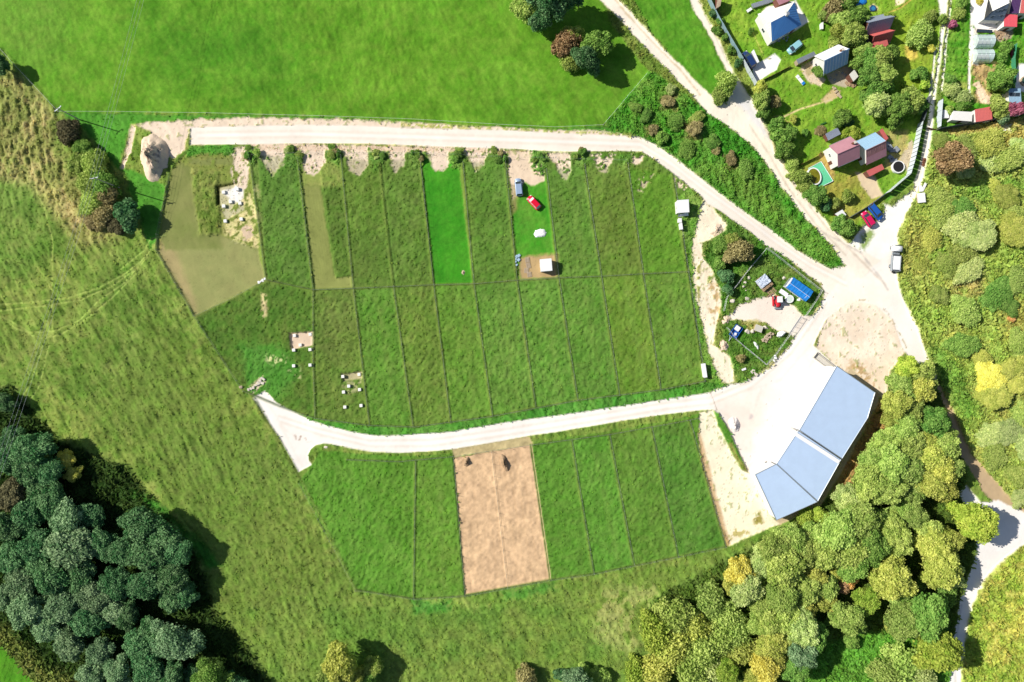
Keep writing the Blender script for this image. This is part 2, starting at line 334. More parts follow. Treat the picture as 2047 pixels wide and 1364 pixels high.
# vivid mown plots
P([(842, 318), (925, 322), (948, 567), (869, 569)], (46, 142, 14), LA, edge=1, soft=3, lift=.10, amp=.05, dens=.0, col2=(60, 148, 18), mix2=.8)
P([(916, 322), (932, 325), (948, 430), (948, 545), (942, 540)], (98, 130, 44), PL, edge=3, soft=4, lift=.25, amp=.2)
P([(1014, 310), (1092, 340), (1116, 556), (1036, 560)], (48, 144, 20), LA, edge=1, soft=3, lift=.10, amp=.08, dens=.0, col2=(76, 152, 34))
P([(1014, 318), (1024, 318), (1034, 420), (1024, 430)], (140, 132, 76), SO, edge=3, soft=6)
P([(1018, 300), (1060, 302), (1085, 330), (1088, 362), (1070, 372), (1048, 366), (1034, 392), (1024, 400), (1016, 345)], (236, 212, 184), SP, edge=3, soft=4, lift=.03, amp=.04, dens=0)
P([(1020, 370), (1036, 372), (1034, 410), (1026, 420)], (156, 142, 92), SO, edge=4, soft=10, a=.8)
P([(1040, 514), (1115, 506), (1117, 556), (1040, 560)], (188, 160, 114), SO, edge=4, soft=8, lift=.05, amp=.03, dens=0)
for q in np.linspace(.1, .9, 7):
    T([(842+83*q, 345), (869+79*q, 565)], 2, (66, 150, 30) if int(q*10) % 2 else (38, 130, 12), edge=1, soft=4, a=.35)
    T([(1016+76*q, 400), (1036+78*q, 510)], 2, (84, 158, 48) if int(q*10) % 2 else (44, 136, 20), edge=1, soft=4, a=.4)
P([(1030, 400), (1060, 410), (1066, 440), (1040, 450)], (96, 150, 50), LA, edge=6, soft=10, a=.5)
# bare earth at the plot gates
SAND = (238, 216, 192)
for poly, pt in (([(505, 292), (500, 330), (492, 380), (470, 372), (462, 345), (470, 312), (440, 300)], .62), ([(508, 300), (570, 290), (566, 330), (545, 352), (534, 335)], .8), ([(594, 294), (652, 290), (650, 326), (628, 352), (612, 345), (604, 320)], .75),
                 ([(682, 290), (738, 290), (736, 330), (718, 352), (700, 344), (690, 320)], .8), ([(776, 292), (815, 292), (806, 332), (790, 346), (782, 330)], .75),
                 ([(850, 294), (900, 292), (898, 330), (884, 344), (866, 340), (858, 316)], .8), ([(926, 296), (976, 296), (968, 330), (952, 346), (944, 330)], .66),
                 ([(1088, 304), (1140, 306), (1142, 340), (1132, 364), (1122, 356), (1108, 330)], .55), ([(1178, 308), (1230, 308), (1214, 346), (1200, 350), (1186, 326)], .5),
                 ([(1262, 306), (1288, 312), (1280, 330), (1262, 328)], .5), ([(1270, 362), (1292, 340), (1310, 346), (1284, 386), (1274, 384)], .28), ([(1336, 346), (1376, 372), (1372, 388), (1350, 372)], .3)):
    P(poly, SAND, SP, edge=5, soft=4, patch=pt+.12, lift=.04, amp=.05)
for gx, gy, gr in ((505, 305, 13), (588, 306, 17), (671, 300, 15), (754, 308, 18), (834, 304, 18), (911, 306, 16), (998, 306, 14), (1078, 316, 17), (1160, 312, 14), (1250, 322, 12)):
    P([(gx-gr, gy-gr*.9), (gx+gr, gy-gr*.8), (gx+gr*.9, gy+gr*.6), (gx+gr*.4, gy+gr*2), (gx-gr*.5, gy+gr*1.8), (gx-gr, gy+gr*.5)], (84, 132, 50), PL, edge=8, soft=6, patch=.78, lift=.4, amp=.35, dens=2.2, col2=(112, 150, 66))
P([(380, 292), (470, 290), (468, 306), (372, 312)], (70, 138, 36), GR, edge=5, soft=5, lift=.3, amp=.3, dens=1.2)
# lower block of plots
P([(597, 962), (620, 935), (640, 900), (700, 905), (800, 912), (905, 908), (1062, 888), (1218, 862), (1330, 842), (1398, 826), (1415, 900), (1450, 1092), (1355, 1112), (1187, 1146), (1102, 1158), (930, 1190), (830, 1196), (712, 1178)],
  (80, 128, 28), PL, edge=1.5, soft=4, lift=.28, amp=.24, dens=.4, col2=(88, 134, 38))
P([(1062, 890), (1143, 880), (1187, 1145), (1102, 1158)], (74, 134, 30), PL, edge=4, soft=10, a=.7)
P([(907, 915), (1063, 889), (1102, 1158), (930, 1188)], (222, 186, 146), SO, edge=1.2, soft=2, lift=.02, amp=.05, dens=0, col2=(214, 180, 140), mix2=1.0)
P([(904, 898), (1058, 872), (1066, 889), (907, 914)], (196, 178, 130), SO, edge=1, soft=3, lift=.05, amp=.02, dens=0)
for q in np.linspace(.06, .94, 12):
    if abs(q-.5) > .04:
        T([(907+156*q, 915-26*q+12), (930+172*q, 1187-29*q-6)], 1.5, (206, 168, 126), edge=1.2, soft=3, a=.22+.2*((q*37) % 1))
# hummock of mown verge between plots and road
P([(540, 800), (600, 838), (690, 870), (760, 878), (850, 874), (1000, 852), (1150, 830), (1300, 808), (1415, 790), (1456, 768), (1408, 762), (1320, 778), (1155, 800), (983, 832), (830, 853), (740, 850), (632, 836), (560, 812), (528, 782)],
  (60, 136, 38), GR, edge=2, soft=5, lift=.22, amp=.3, dens=.6, col2=(80, 138, 46))
# raised bank strip by the yard
# ---- fenced storage yard grass + surroundings
P([(1378, 380), (1402, 400), (1410, 470), (1383, 520), (1400, 640), (1440, 766), (1408, 762), (1375, 544), (1350, 400)], (84, 146, 40), GR, edge=3, soft=5, lift=.2, amp=.25, dens=.5, col2=(120, 156, 66))
P([(1430, 425), (1470, 446), (1528, 490), (1615, 551), (1647, 585), (1637, 612), (1586, 675), (1538, 735), (1475, 765), (1450, 700), (1440, 600), (1405, 510), (1440, 470)],
  (70, 130, 32), GR, edge=3, soft=5, lift=.3, amp=.35, dens=.8, col2=(96, 130, 52), mix2=1.6)
P([(1430, 428), (1500, 475), (1480, 520), (1450, 560), (1425, 530), (1410, 505)], (72, 116, 40), GR, edge=6, soft=10, a=.7)
P([(1575, 535), (1625, 560), (1600, 550), (1560, 545)], (126, 140, 72), GR, edge=6, soft=8, a=.7)
P([(1470, 615), (1478, 608), (1500, 600), (1530, 592), (1545, 585), (1560, 600), (1585, 610), (1605, 632), (1622, 632), (1600, 660), (1584, 675), (1570, 662), (1548, 662), (1530, 645), (1500, 645), (1480, 640), (1460, 640), (1450, 632), (1462, 622)],
  (246, 232, 216), YA, edge=3, soft=3, lift=.02, amp=.03, dens=0)
P([(1478, 640), (1515, 640), (1530, 650), (1500, 665), (1478, 655)], (150, 160, 90), GR, edge=6, soft=8, patch=.55, lift=.1)

# ---- roads and yards (pale crushed limestone)
WHT = (249, 241, 231); PALE = (247, 235, 221)
RA = [(380, 255), (470, 252), (600, 250), (680, 250), (760, 253), (830, 257), (1000, 260), (1120, 266), (1200, 270), (1275, 273), (1309, 288), (1347, 314), (1391, 349), (1414, 367), (1455, 399), (1499, 431), (1543, 461), (1587, 496), (1631, 522), (1658, 536), (1690, 532), (1720, 560), (1640, 640),
      (1637, 609), (1646, 594), (1647, 582), (1637, 565), (1615, 551), (1572, 515), (1528, 490), (1499, 464), (1470, 446), (1441, 423), (1414, 408), (1402, 393), (1376, 373), (1338, 341), (1294, 311), (1283, 304), (1250, 302), (1120, 304), (1000, 297), (840, 292), (740, 288), (600, 287), (480, 289), (380, 290)]
# soil shoulders first
P([(262, 250), (300, 262), (330, 300), (345, 320), (370, 300), (380, 258), (470, 252), (1000, 262), (1275, 275), (1200, 262), (1100, 262), (830, 246), (700, 240), (520, 236), (400, 238), (340, 243), (300, 244)], (240, 218, 194), SP, edge=5, soft=4, lift=.03, amp=.06, dens=.0)
P([(262, 250), (272, 252), (262, 300), (248, 338), (243, 336), (255, 290)], (244, 220, 196), SP, edge=4, soft=4, lift=.03, amp=.05)
P([(800, 246), (1000, 256), (1260, 268), (1260, 274), (1000, 264), (800, 254)], (150, 160, 80), GR, edge=5, soft=4, patch=.6, lift=.1)
P([(500, 286), (1000, 296), (1020, 306), (850, 304), (700, 302), (508, 300)], (232, 206, 180), SP, edge=4, soft=4, patch=.75, lift=.05, amp=.05)
P(RA, PALE, RO, edge=.6, soft=2, lift=.0, amp=.012, dens=0)
RB = [(1425, 784), (1350, 795), (1240, 812), (1130, 828), (1000, 846), (900, 863), (800, 870), (749, 871), (698, 862), (655, 851), (621, 840), (587, 823), (553, 805), (539, 789), (530, 781), (505, 795), (518, 813), (539, 846), (559, 875), (582, 916), (597, 944), (623, 929), (617, 919), (616, 908), (621, 898), (631, 890), (647, 886),
      (664, 888), (706, 897), (741, 903), (800, 905), (860, 902), (904, 898), (975, 886), (1058, 871), (1120, 862), (1250, 840), (1330, 828), (1400, 820), (1432, 819)]
P(RB, (249, 242, 233), RO, edge=.7, soft=2, lift=.0, amp=.012, dens=0)
YB = [(1420, 786), (1427, 778), (1459, 768), (1480, 765), (1512, 750), (1538, 735), (1555, 716), (1577, 689), (1586, 675), (1600, 655), (1623, 628), (1641, 608), (1690, 545), (1700, 520), (1720, 505), (1792, 500), (1792, 551), (1797, 577), (1814, 619), (1834, 657), (1848, 700), (1873, 768), (1868, 770), (1830, 735), (1803, 695), (1785, 640), (1750, 610), (1700, 600), (1650, 640), (1625, 690), (1672, 733), (1600, 860), (1552, 926), (1508, 949), (1494, 943), (1488, 929), (1467, 888), (1450, 847), (1426, 820), (1432, 819)]
P([(1630, 690), (1650, 640), (1690, 600), (1740, 600), (1790, 640), (1812, 700), (1780, 740), (1768, 800), (1672, 733)], (242, 220, 194), SP, edge=3, soft=4, lift=.04, amp=.06, dens=0, col2=(250, 232, 210))
P([(1690, 740), (1700, 715), (1730, 735), (1760, 790), (1740, 780)], (186, 150, 90), SP, edge=8, soft=10, a=.8, patch=.65)
P([(1500, 945), (1540, 935), (1700, 735), (1760, 790), (1690, 930), (1640, 1010), (1556, 1050)], (206, 186, 150), YA, edge=2, soft=3, lift=.02, amp=.02)
P(YB, WHT, YA, edge=.5, soft=2.5, lift=.0, amp=.014, dens=0)
P([(1430, 800), (1500, 790), (1540, 840), (1510, 900), (1490, 925), (1460, 860)], (246, 224, 208), YA, edge=14, soft=50, a=.7)
P([(1660, 560), (1760, 560), (1780, 600), (1660, 640)], (250, 236, 214), YA, edge=14, soft=50, a=.6)
RCA = [(395, 271), (600, 268), (830, 274), (1000, 279), (1200, 286), (1280, 289), (1340, 326), (1400, 372), (1470, 422), (1550, 482), (1620, 530), (1690, 566)]
RCB = [(560, 838), (640, 864), (740, 887), (860, 886), (1000, 866), (1200, 834), (1330, 812), (1420, 802), (1500, 770), (1580, 700), (1650, 600)]
for pl in (RCA, RCB):
    for dy in (-6, 6): T([(a+dy*.35, b+dy) for a, b in pl], 3.5, (230, 214, 196), edge=1.8, soft=5, a=.6)
    T(pl, 4, (255, 252, 247), edge=2, soft=5, a=.5)
for pl in ([(560, 850), (590, 905), (606, 935)], [(530, 800), (570, 860), (600, 880)], [(1500, 780), (1560, 760), (1620, 690), (1670, 620)], [(1450, 830), (1500, 860), (1560, 820), (1640, 700)], [(1500, 930), (1560, 880), (1640, 740)], [(1520, 780), (1500, 850), (1500, 920)]):
    T(pl, 3, (236, 222, 208), edge=3, soft=5, a=.45)
# dirt track and the lane joining it
TF = [(1170, -60), (1198, 0), (1231, 31), (1275, 81), (1330, 136), (1374, 182), (1414, 226), (1455, 253), (1499, 288), (1514, 305), (1537, 338), (1558, 370), (1587, 408), (1614, 443), (1650, 481), (1675, 512), (1690, 532), (1720, 560), (1760, 520),
      (1699, 488), (1658, 453), (1636, 426), (1605, 391), (1585, 357), (1567, 332), (1550, 309), (1542, 282), (1535, 265), (1516, 234), (1502, 200), (1480, 165), (1460, 130), (1440, 80), (1415, 30), (1395, -60), (1365, -60), (1385, 20), (1412, 62), (1436, 110), (1456, 150), (1462, 185), (1452, 209), (1426, 197), (1397, 168), (1374, 145), (1330, 101), (1297, 64), (1264, 29), (1237, 0), (1215, -60)]
P(TF, (250, 238, 220), TR, edge=2.5, soft=3, lift=.02, amp=.04, dens=0)
P([(1440, 175), (1470, 165), (1502, 200), (1540, 280), (1530, 275), (1480, 215)], (228, 224, 226), TR, edge=4, soft=10, a=.9)
T([(1215, -20), (1250, 25), (1300, 80), (1360, 140), (1400, 190)], 3, (206, 180, 136), edge=2, soft=3, a=.7)
P([(1699, 488), (1705, 478), (1716, 462), (1726, 452), (1744, 446), (1760, 436), (1768, 418), (1764, 408), (1782, 412), (1800, 398), (1822, 380), (1809, 428), (1794, 462), (1792, 500), (1760, 520)], (250, 246, 236), YA, edge=2.5, soft=4, lift=.0, amp=.03, dens=0)
P([(1720, 470), (1742, 456), (1748, 470), (1728, 500), (1720, 495)], (150, 172, 100), YA, edge=4, soft=8, patch=.7)
for pts in ([(1510, 215), (1545, 290), (1590, 375), (1650, 452), (1720, 520), (1770, 570)], [(1498, 250), (1535, 305), (1575, 375), (1630, 448), (1690, 510)]):
    T(pts, 3, (206, 186, 166), edge=1.5, soft=4, a=.7)
T([(1640, 462), (1720, 505), (1760, 555), (1775, 580)], 3, (196, 186, 176), edge=2, soft=3, a=.7)
T([(1395, 0), (1418, 50), (1440, 95), (1456, 130)], 2, (186, 176, 170), edge=1, soft=3, a=.7)
T([(1700, 600), (1740, 600), (1775, 625), (1800, 670), (1812, 695)], 3, (176, 158, 108), edge=3, soft=3, patch=.6)
# path going north between the gardens
P([(1822, 384), (1806, 414), (1796, 440), (1815, 420), (1824, 402), (1842, 362), (1851, 322), (1858, 290), (1862, 262), (1866, 215), (1876, 145), (1884, 80), (1890, 30), (1900, -40), (1870, -40), (1874, 15), (1880, 40), (1878, 70), (1874, 105), (1869, 145), (1860, 205), (1850, 262), (1842, 290), (1836, 320), (1826, 354)],
  (250, 244, 234), FP, edge=1.2, soft=3, lift=.03, amp=.04, dens=0)
P([(1838, 246), (1853, 248), (1844, 300), (1838, 330), (1828, 362), (1800, 384), (1770, 404), (1764, 398), (1812, 356), (1818, 325)], (84, 140, 44), LA, edge=1, soft=2.5, lift=.12, amp=.1, dens=.2)  # grass colour laid over the pale path to deepen the fence's shadow
# lane narrowing past the right wood and the white road at lower right
P([(1866, 766), (1876, 766), (1900, 815), (1940, 906), (1981, 951), (2011, 986), (2060, 1030), (2040, 1060), (2001, 1016), (1966, 986), (1941, 941), (1911, 900), (1898, 850), (1883, 800)], (196, 170, 134), TR, edge=2.5, soft=3, lift=.02, amp=.05, dens=0)
P([(1995, 1000), (1960, 1005), (1930, 970), (1912, 985), (1950, 1040), (1951, 1100), (1931, 1161), (1916, 1206), (1906, 1272), (1896, 1364), (1888, 1460), (1912, 1460), (1919, 1364), (1921, 1327), (1931, 1257), (1941, 1211), (1966, 1161), (2001, 1121), (2047, 1088), (2120, 1050), (2300, 1020), (2300, 980), (2100, 1010), (2047, 1024)],
  (250, 244, 238), RO, edge=2.5, soft=3, lift=.0, amp=.02, dens=0)
T([(1912, 1420), (1908, 1300), (1922, 1210)], 4, (196, 190, 190), edge=1, soft=3, a=.5)
# sandy ground left of the storage yard and south of it
P([(1402, 398), (1395, 440), (1386, 480), (1384, 520), (1386, 560), (1396, 620), (1406, 660), (1413, 690), (1426, 730), (1443, 764), (1462, 768), (1470, 764), (1462, 730), (1456, 712), (1440, 700), (1426, 690), (1432, 650), (1440, 610), (1438, 580), (1424, 545), (1402, 512), (1402, 485), (1424, 478), (1448, 460), (1452, 445), (1436, 428), (1426, 418)],
  (246, 228, 200), SP, edge=4, soft=4, lift=.03, amp=.06, dens=.05, col2=(252, 240, 214))
P([(1390, 470), (1404, 480), (1400, 620), (1392, 600)], (140, 150, 70), GR, edge=5, soft=5, patch=.42, lift=.15)
P([(1415, 560), (1440, 570), (1440, 640), (1420, 660), (1410, 600)], (206, 176, 128), SP, edge=6, soft=6, patch=.4)
P([(1430, 550), (1416, 552), (1412, 570)], (110, 150, 50), GR, edge=4, soft=5, lift=.2, patch=.6)
P([(1398, 824), (1426, 821), (1440, 860), (1462, 900), (1484, 940), (1508, 949), (1548, 1040), (1556, 1047), (1520, 1062), (1458, 1090), (1440, 1050), (1420, 980), (1405, 920), (1397, 880)],
  (250, 238, 208), SP, edge=3, soft=3, lift=.03, amp=.04, dens=0)
P([(1396, 860), (1404, 880), (1430, 980), (1460, 1088), (1452, 1092), (1420, 990), (1400, 920)], (210, 170, 120), SP, edge=2, soft=5, a=.8)
P([(1500, 1030), (1520, 1020), (1530, 1050), (1510, 1056)], (160, 150, 80), SP, edge=6, soft=6, patch=.5)
P([(1445, 1060), (1540, 1040), (1520, 1060), (1460, 1086)], (200, 186, 120), SP, edge=6, soft=6, patch=.35)
P([(1426, 822), (1436, 826), (1455, 858), (1474, 900), (1494, 944), (1482, 938), (1462, 908), (1446, 872), (1434, 848)], (74, 132, 30), GR, edge=2, soft=3, lift=.5, amp=.25, dens=.5)
T([(1458, 888), (1476, 922), (1492, 940)], 6, (150, 130, 80), edge=3, soft=4, a=.6)
# dark wet patches in the yard
T([(1420, 786), (1426, 800), (1433, 820)], 1.5, (140, 120, 90), edge=1, soft=2, a=.7)
P([(1498, 838), (1500, 828), (1506, 826), (1508, 834)], (190, 180, 180), YA, edge=4, soft=4, a=.6)
P([(585, 868), (620, 866), (625, 885), (592, 886)], (196, 176, 160), RO, edge=5, soft=4, patch=.28)

# ---- gardens
GARD = [(1378, -40), (1420, -40), (1450, 60), (1480, 120), (1508, 172), (1528, 205), (1548, 270), (1560, 305), (1578, 335), (1600, 372), (1640, 424), (1690, 478), (1712, 458), (1765, 402), (1806, 356), (1826, 300), (1838, 245), (1852, 205), (1868, 145), (1872, 100), (1878, 40), (1872, -40)]
P(GARD, (100, 156, 26), LA, edge=2, soft=4, lift=.14, amp=.16, dens=.4, col2=(122, 166, 44), mix2=1.4)
P([(1378, -40), (1420, -40), (1450, 60), (1480, 120), (1508, 172), (1500, 186), (1470, 150), (1446, 100), (1400, 10)], (128, 150, 60), GR, edge=4, soft=6, lift=.15, amp=.2, dens=.5)
P([(1775, 40), (1870, 20), (1868, 145), (1850, 200), (1760, 160), (1790, 100)], (134, 166, 40), LA, edge=8, soft=20, a=.9, amp=.2)
P([(1805, 90), (1832, 88), (1836, 118), (1812, 126)], (206, 190, 90), LA, edge=6, soft=8, patch=.6)
P([(1590, 350), (1640, 305), (1668, 345), (1740, 345), (1764, 400), (1700, 450), (1640, 400)], (140, 152, 56), LA, edge=6, soft=14, a=.9, col2=(160, 160, 76))
P([(1634, 310), (1650, 304), (1668, 345), (1664, 360), (1644, 325)], (196, 168, 110), LA, edge=4, soft=5, a=.8)
P([(1710, 345), (1745, 350), (1766, 392), (1742, 396), (1724, 376)], (226, 204, 170), PV, edge=3, soft=4, lift=.04, amp=.03, dens=0)
P([(1770, 260), (1815, 260), (1820, 300), (1800, 345), (1765, 340)], (176, 168, 112), LA, edge=6, soft=8, a=.8, patch=.8)
P([(1796, 318), (1822, 280), (1826, 300), (1812, 345), (1800, 326)], (206, 190, 160), PV, edge=3, soft=5)
P([(1502, 134), (1548, 108), (1560, 120), (1552, 140), (1510, 166)], (253, 250, 246), PV, edge=1.5, soft=2, lift=.03, amp=.02, dens=0)
P([(1516, 32), (1532, 14), (1590, 2), (1602, 22), (1616, 44), (1590, 62), (1544, 88), (1538, 82)], (255, 250, 246), PV, edge=.8, soft=2, lift=.04, amp=.02, dens=0)
P([(1598, 140), (1620, 122), (1636, 140), (1650, 160), (1640, 172), (1622, 168)], (226, 206, 180), PV, edge=3, soft=3, lift=.04, amp=.03)
P([(1604, 130), (1618, 124), (1628, 148), (1616, 152)], (186, 172, 130), PV, edge=4, soft=4)
P([(1640, 200), (1664, 178), (1680, 182), (1676, 192), (1650, 208)], (210, 188, 140), PV, edge=2, soft=3, lift=.04, amp=.03)
P([(1650, 150), (1700, 128), (1712, 160), (1690, 176), (1662, 168)], (196, 184, 160), PV, edge=2, soft=3, lift=.03, amp=.03)
for pts, w, c in (([(1562, 236), (1600, 218), (1625, 211)], 3, (224, 208, 176)), ([(1545, 234), (1562, 232), (1575, 246), (1582, 240)], 1.6, (196, 180, 120)), ([(1620, 212), (1660, 200)], 3, (214, 196, 160)),
                  ([(1763, 32), (1800, 16), (1826, -4)], 3, (196, 182, 90)), ([(1505, 66), (1525, 110)], 1.5, (190, 196, 110))):
    T(pts, w, c, edge=.6, soft=2, lift=.06, amp=.03, dens=0)
P([(1782, -20), (1812, -20), (1808, 8), (1790, 12)], (246, 226, 190), PV, edge=4, soft=3, patch=.8)
P([(1735, 14), (1745, 8), (1756, 14), (1756, 22), (1744, 25)], (206, 196, 140), PV, edge=2, soft=2)
# far right allotments
P([(1902, -40), (2400, -40), (2400, 190), (2047, 236), (1876, 262), (1868, 255), (1882, 200), (1892, 100)], (76, 152, 24), LA, edge=2, soft=4, lift=.18, amp=.28, dens=.6, col2=(112, 160, 52), mix2=1.5)
P([(1890, 165), (1935, 165), (1960, 200), (1900, 205)], (150, 166, 84), LA, edge=6, soft=8, patch=.75)
P([(1938, 122), (1990, 122), (2004, 140), (1980, 205), (1950, 205), (1945, 160)], (176, 156, 116), LA, edge=6, soft=6, patch=.75, lift=.08)
P([(1945, 170), (1956, 165), (1975, 190), (1996, 200), (1990, 210), (1960, 206)], (240, 212, 184), PV, edge=3, soft=3)
P([(1938, -40), (2040, -40), (2022, 0), (1980, 34), (1990, 50), (2010, 56), (2000, 66), (1950, 60), (1940, 40)], (254, 250, 246), PV, edge=1.2, soft=2, lift=.04, amp=.02, dens=0)
P([(1985, 60), (2024, 60), (2020, 76), (2000, 84), (1985, 82)], (176, 160, 136), PV, edge=4, soft=4, patch=.8)
P([(2036, 128), (2080, 128), (2080, 190), (2028, 182), (2030, 140)], (254, 250, 244), PV, edge=.6, soft=2, lift=.05, amp=.01, dens=0)
P([(2024, 94), (2034, 92), (2030, 170), (2024, 170)], (96, 190, 20), LA, edge=1, soft=2, lift=.08, amp=.05, dens=0)
P([(1938, 60), (1952, 55), (1956, 130), (1942, 130)], (250, 242, 228), PV, edge=2, soft=2, a=.9, patch=.75)
for pts, w in (([(1943, -20), (1941, 77), (1937, 145), (1936, 203)], 5.5), ([(1903, -20), (1900, 0), (1896, 34), (1890, 77), (1885, 145), (1881, 182)], 4.5), ([(1869, 98), (1866, 130), (1862, 160), (1856, 205)], 3.5)):
    T(pts, w, (252, 246, 238), FP, edge=.8, soft=2, lift=.04, amp=.02, dens=0)
T([(1930, 40), (1905, 40)], 1.5, (190, 210, 130), edge=0, soft=2)
P([(1872, 262), (1900, 256), (2060, 232), (2060, 246), (1980, 262), (1900, 272)], (190, 176, 110), UG, edge=4, soft=5, a=.7, lift=.1)
P([(1995, 252), (2018, 250), (2014, 262), (1998, 264)], (236, 220, 196), UG, edge=4, soft=4, patch=.6)
# vegetable rows
for y0 in range(70, 200, 9):
    T([(1894, y0), (1934, y0+1)], 2.2, (60, 130, 24) if (y0//9) % 2 else (120, 168, 60), edge=3, soft=3, a=.6)

# ---- plot boundaries: sunken darker furrow beside a ridge of uncut grass
MID = [(534, 560), (628, 580), (708, 577), (868, 570), (948, 568), (1034, 561), (1117, 556), (1202, 553), (1285, 548), (1375, 544)]
UPL = [[(500, 308), (534, 560)], [(597, 318), (628, 580)], [(683, 312), (708, 577)], [(760, 326), (788, 572)], [(840, 312), (868, 570)], [(926, 326), (948, 568)], [(1010, 320), (1034, 561)], [(1092, 340), (1117, 556)], [(1168, 330), (1202, 553)], [(1254, 328), (1285, 548)], [(1345, 350), (1375, 544)]]
LOL = [[(628, 580), (628, 720), (632, 833)], [(708, 577), (740, 848)], [(788, 572), (827, 852)], [(868, 570), (902, 845)], [(948, 568), (985, 830)], [(1034, 561), (1071, 812)], [(1117, 556), (1155, 800)], [(1202, 553), (1238, 790)], [(1285, 548), (1320, 779)], [(1375, 544), (1408, 762)]]
BOT = [[(832, 922), (828, 1195)], [(907, 915), (930, 1188)], [(983, 903), (1015, 1173)], [(1063, 889), (1102, 1158)], [(1143, 880), (1187, 1145)], [(1218, 868), (1267, 1127)], [(1302, 853), (1355, 1112)], [(1378, 840), (1450, 1092)]]
WEST = [(342, 350), (318, 470), (316, 500), (392, 632), (490, 782)]
def plot_tints(lines, seed, skip=()):
    r = np.random.default_rng(seed)
    for i in range(len(lines)-1):
        a, b = lines[i], lines[i+1]
        if i in skip: continue
        q = (a[0], b[0], b[-1], a[-1]); t = r.random(3)
        P([(x, y) for x, y in q], (int(72+30*t[0]), int(112+24*t[1]), int(30+22*t[2])), None, edge=1, soft=6, a=.45, amp=.14+.16*t[2])
        if t[1] > .4:                                              # a lane mown down once more
            m0 = ((a[0][0]*.4+b[0][0]*.6), (a[0][1]+b[0][1])/2+30); m1 = ((a[-1][0]*.4+b[-1][0]*.6), (a[-1][1]+b[-1][1])/2-20)
            T([m0, m1], 7+6*t[0], (104, 134, 56), edge=3, soft=8, a=.35, amp=.1)
plot_tints(UPL, 3, (1, 4, 6)); plot_tints(LOL, 4); plot_tints([BOT[0], BOT[1]], 5); plot_tints(BOT[3:], 6)
def furrow(pts, w=3.0, ridge=.28):
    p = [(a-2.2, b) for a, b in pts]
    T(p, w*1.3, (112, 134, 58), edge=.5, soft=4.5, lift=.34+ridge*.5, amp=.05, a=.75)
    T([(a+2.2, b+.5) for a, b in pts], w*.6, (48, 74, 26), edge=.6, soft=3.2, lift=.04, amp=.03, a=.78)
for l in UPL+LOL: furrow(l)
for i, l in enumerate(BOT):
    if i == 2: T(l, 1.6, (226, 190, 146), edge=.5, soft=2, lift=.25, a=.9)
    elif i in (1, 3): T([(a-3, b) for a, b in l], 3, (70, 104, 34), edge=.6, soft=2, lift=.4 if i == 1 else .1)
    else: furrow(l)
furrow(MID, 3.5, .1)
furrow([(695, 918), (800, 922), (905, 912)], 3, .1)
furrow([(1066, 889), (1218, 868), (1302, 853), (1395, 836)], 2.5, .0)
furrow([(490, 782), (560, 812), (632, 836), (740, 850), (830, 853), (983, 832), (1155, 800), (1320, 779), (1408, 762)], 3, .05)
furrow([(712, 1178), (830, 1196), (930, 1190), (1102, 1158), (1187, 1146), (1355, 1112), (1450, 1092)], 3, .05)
T([(a-3, b) for a, b in WEST], 3, (74, 104, 40), edge=1, soft=3, lift=.5)
T([(392, 632), (460, 600), (534, 560)], 3, (96, 118, 50), edge=1, soft=3, lift=.3)
T([(500, 790), (600, 955), (650, 1050), (712, 1180)], 5, (112, 132, 60), edge=3, soft=5, lift=.4, a=.8)
T([(508, 792), (540, 850), (597, 948), (604, 962)], 3, (70, 92, 34), edge=2, soft=4, lift=.1, a=.7)
# tyre tracks pressed into the left meadow
LT = (168, 190, 104)
for pts in ([(310, 490), (290, 515), (255, 545), (200, 575), (140, 595), (60, 605), (-40, 612)], [(300, 500), (270, 540), (220, 575), (160, 600), (90, 612), (-40, 626)], [(295, 515), (250, 565), (200, 600), (160, 640), (110, 662), (60, 665), (0, 630), (-40, 600)],
            [(275, 545), (220, 600), (170, 640), (120, 670), (80, 677), (30, 655), (-20, 620)], [(330, 470), (300, 480), (290, 500), (240, 540)], [(86, 690), (60, 770), (40, 800)], [(98, 690), (80, 770), (55, 810)],
            [(60, 350), (90, 420), (106, 480), (104, 640), (110, 690)]):
    T(pts, 1.8, LT, edge=1.2, soft=2.5, lift=.03, amp=.03, a=.65)
for pts in ([(60, 770), (180, 850), (300, 930), (380, 1000), (450, 1060), (520, 1110), (600, 1180)], [(180, 640), (260, 760), (330, 900), (420, 1010), (540, 1120)], [(300, 640), (400, 800), (480, 930), (560, 1040), (660, 1160)],
            [(800, 1215), (830, 1260), (880, 1330)], [(610, 1130), (640, 1220), (650, 1290)], [(360, 600), (440, 740), (520, 860)]):
    T(pts, 2.5, (92, 112, 42), edge=5, soft=4, lift=.08, a=.5)

# ---- heights
AMP = np.where(K == PL, AMP*.72, AMP); t1 = comb*1.7; t1 = np.sign(t1)*np.abs(t1)**.85
tuft = np.where(K == LA, comb2, np.where(K == PL, .95*comb2+.25*comb, comb))*4.0 + n_px*.7
wl = np.clip((600-X)/200, 0, 1)*np.clip((Y-420)/80, 0, 1)*(K == GR)
tuft = tuft*(1-wl*.45)+ang_l*4.5*wl
Z = Hh + AMP*tuft + np.where(K == UG, 1.6*np.clip(n_mid+.05, 0, 1), 0)
bumpy = ((K == GR) & (X > 1200) & (Y < 560)); Z += bumpy*np.clip(n_mid, 0, 1)*1.2
Z = np.maximum(Z, -.12)
Z = np.where(Hh < -.2, Hh, Z)
Z = np.where(np.isin(K, (RO, YA)), Hh+AMP*n_px, Z)
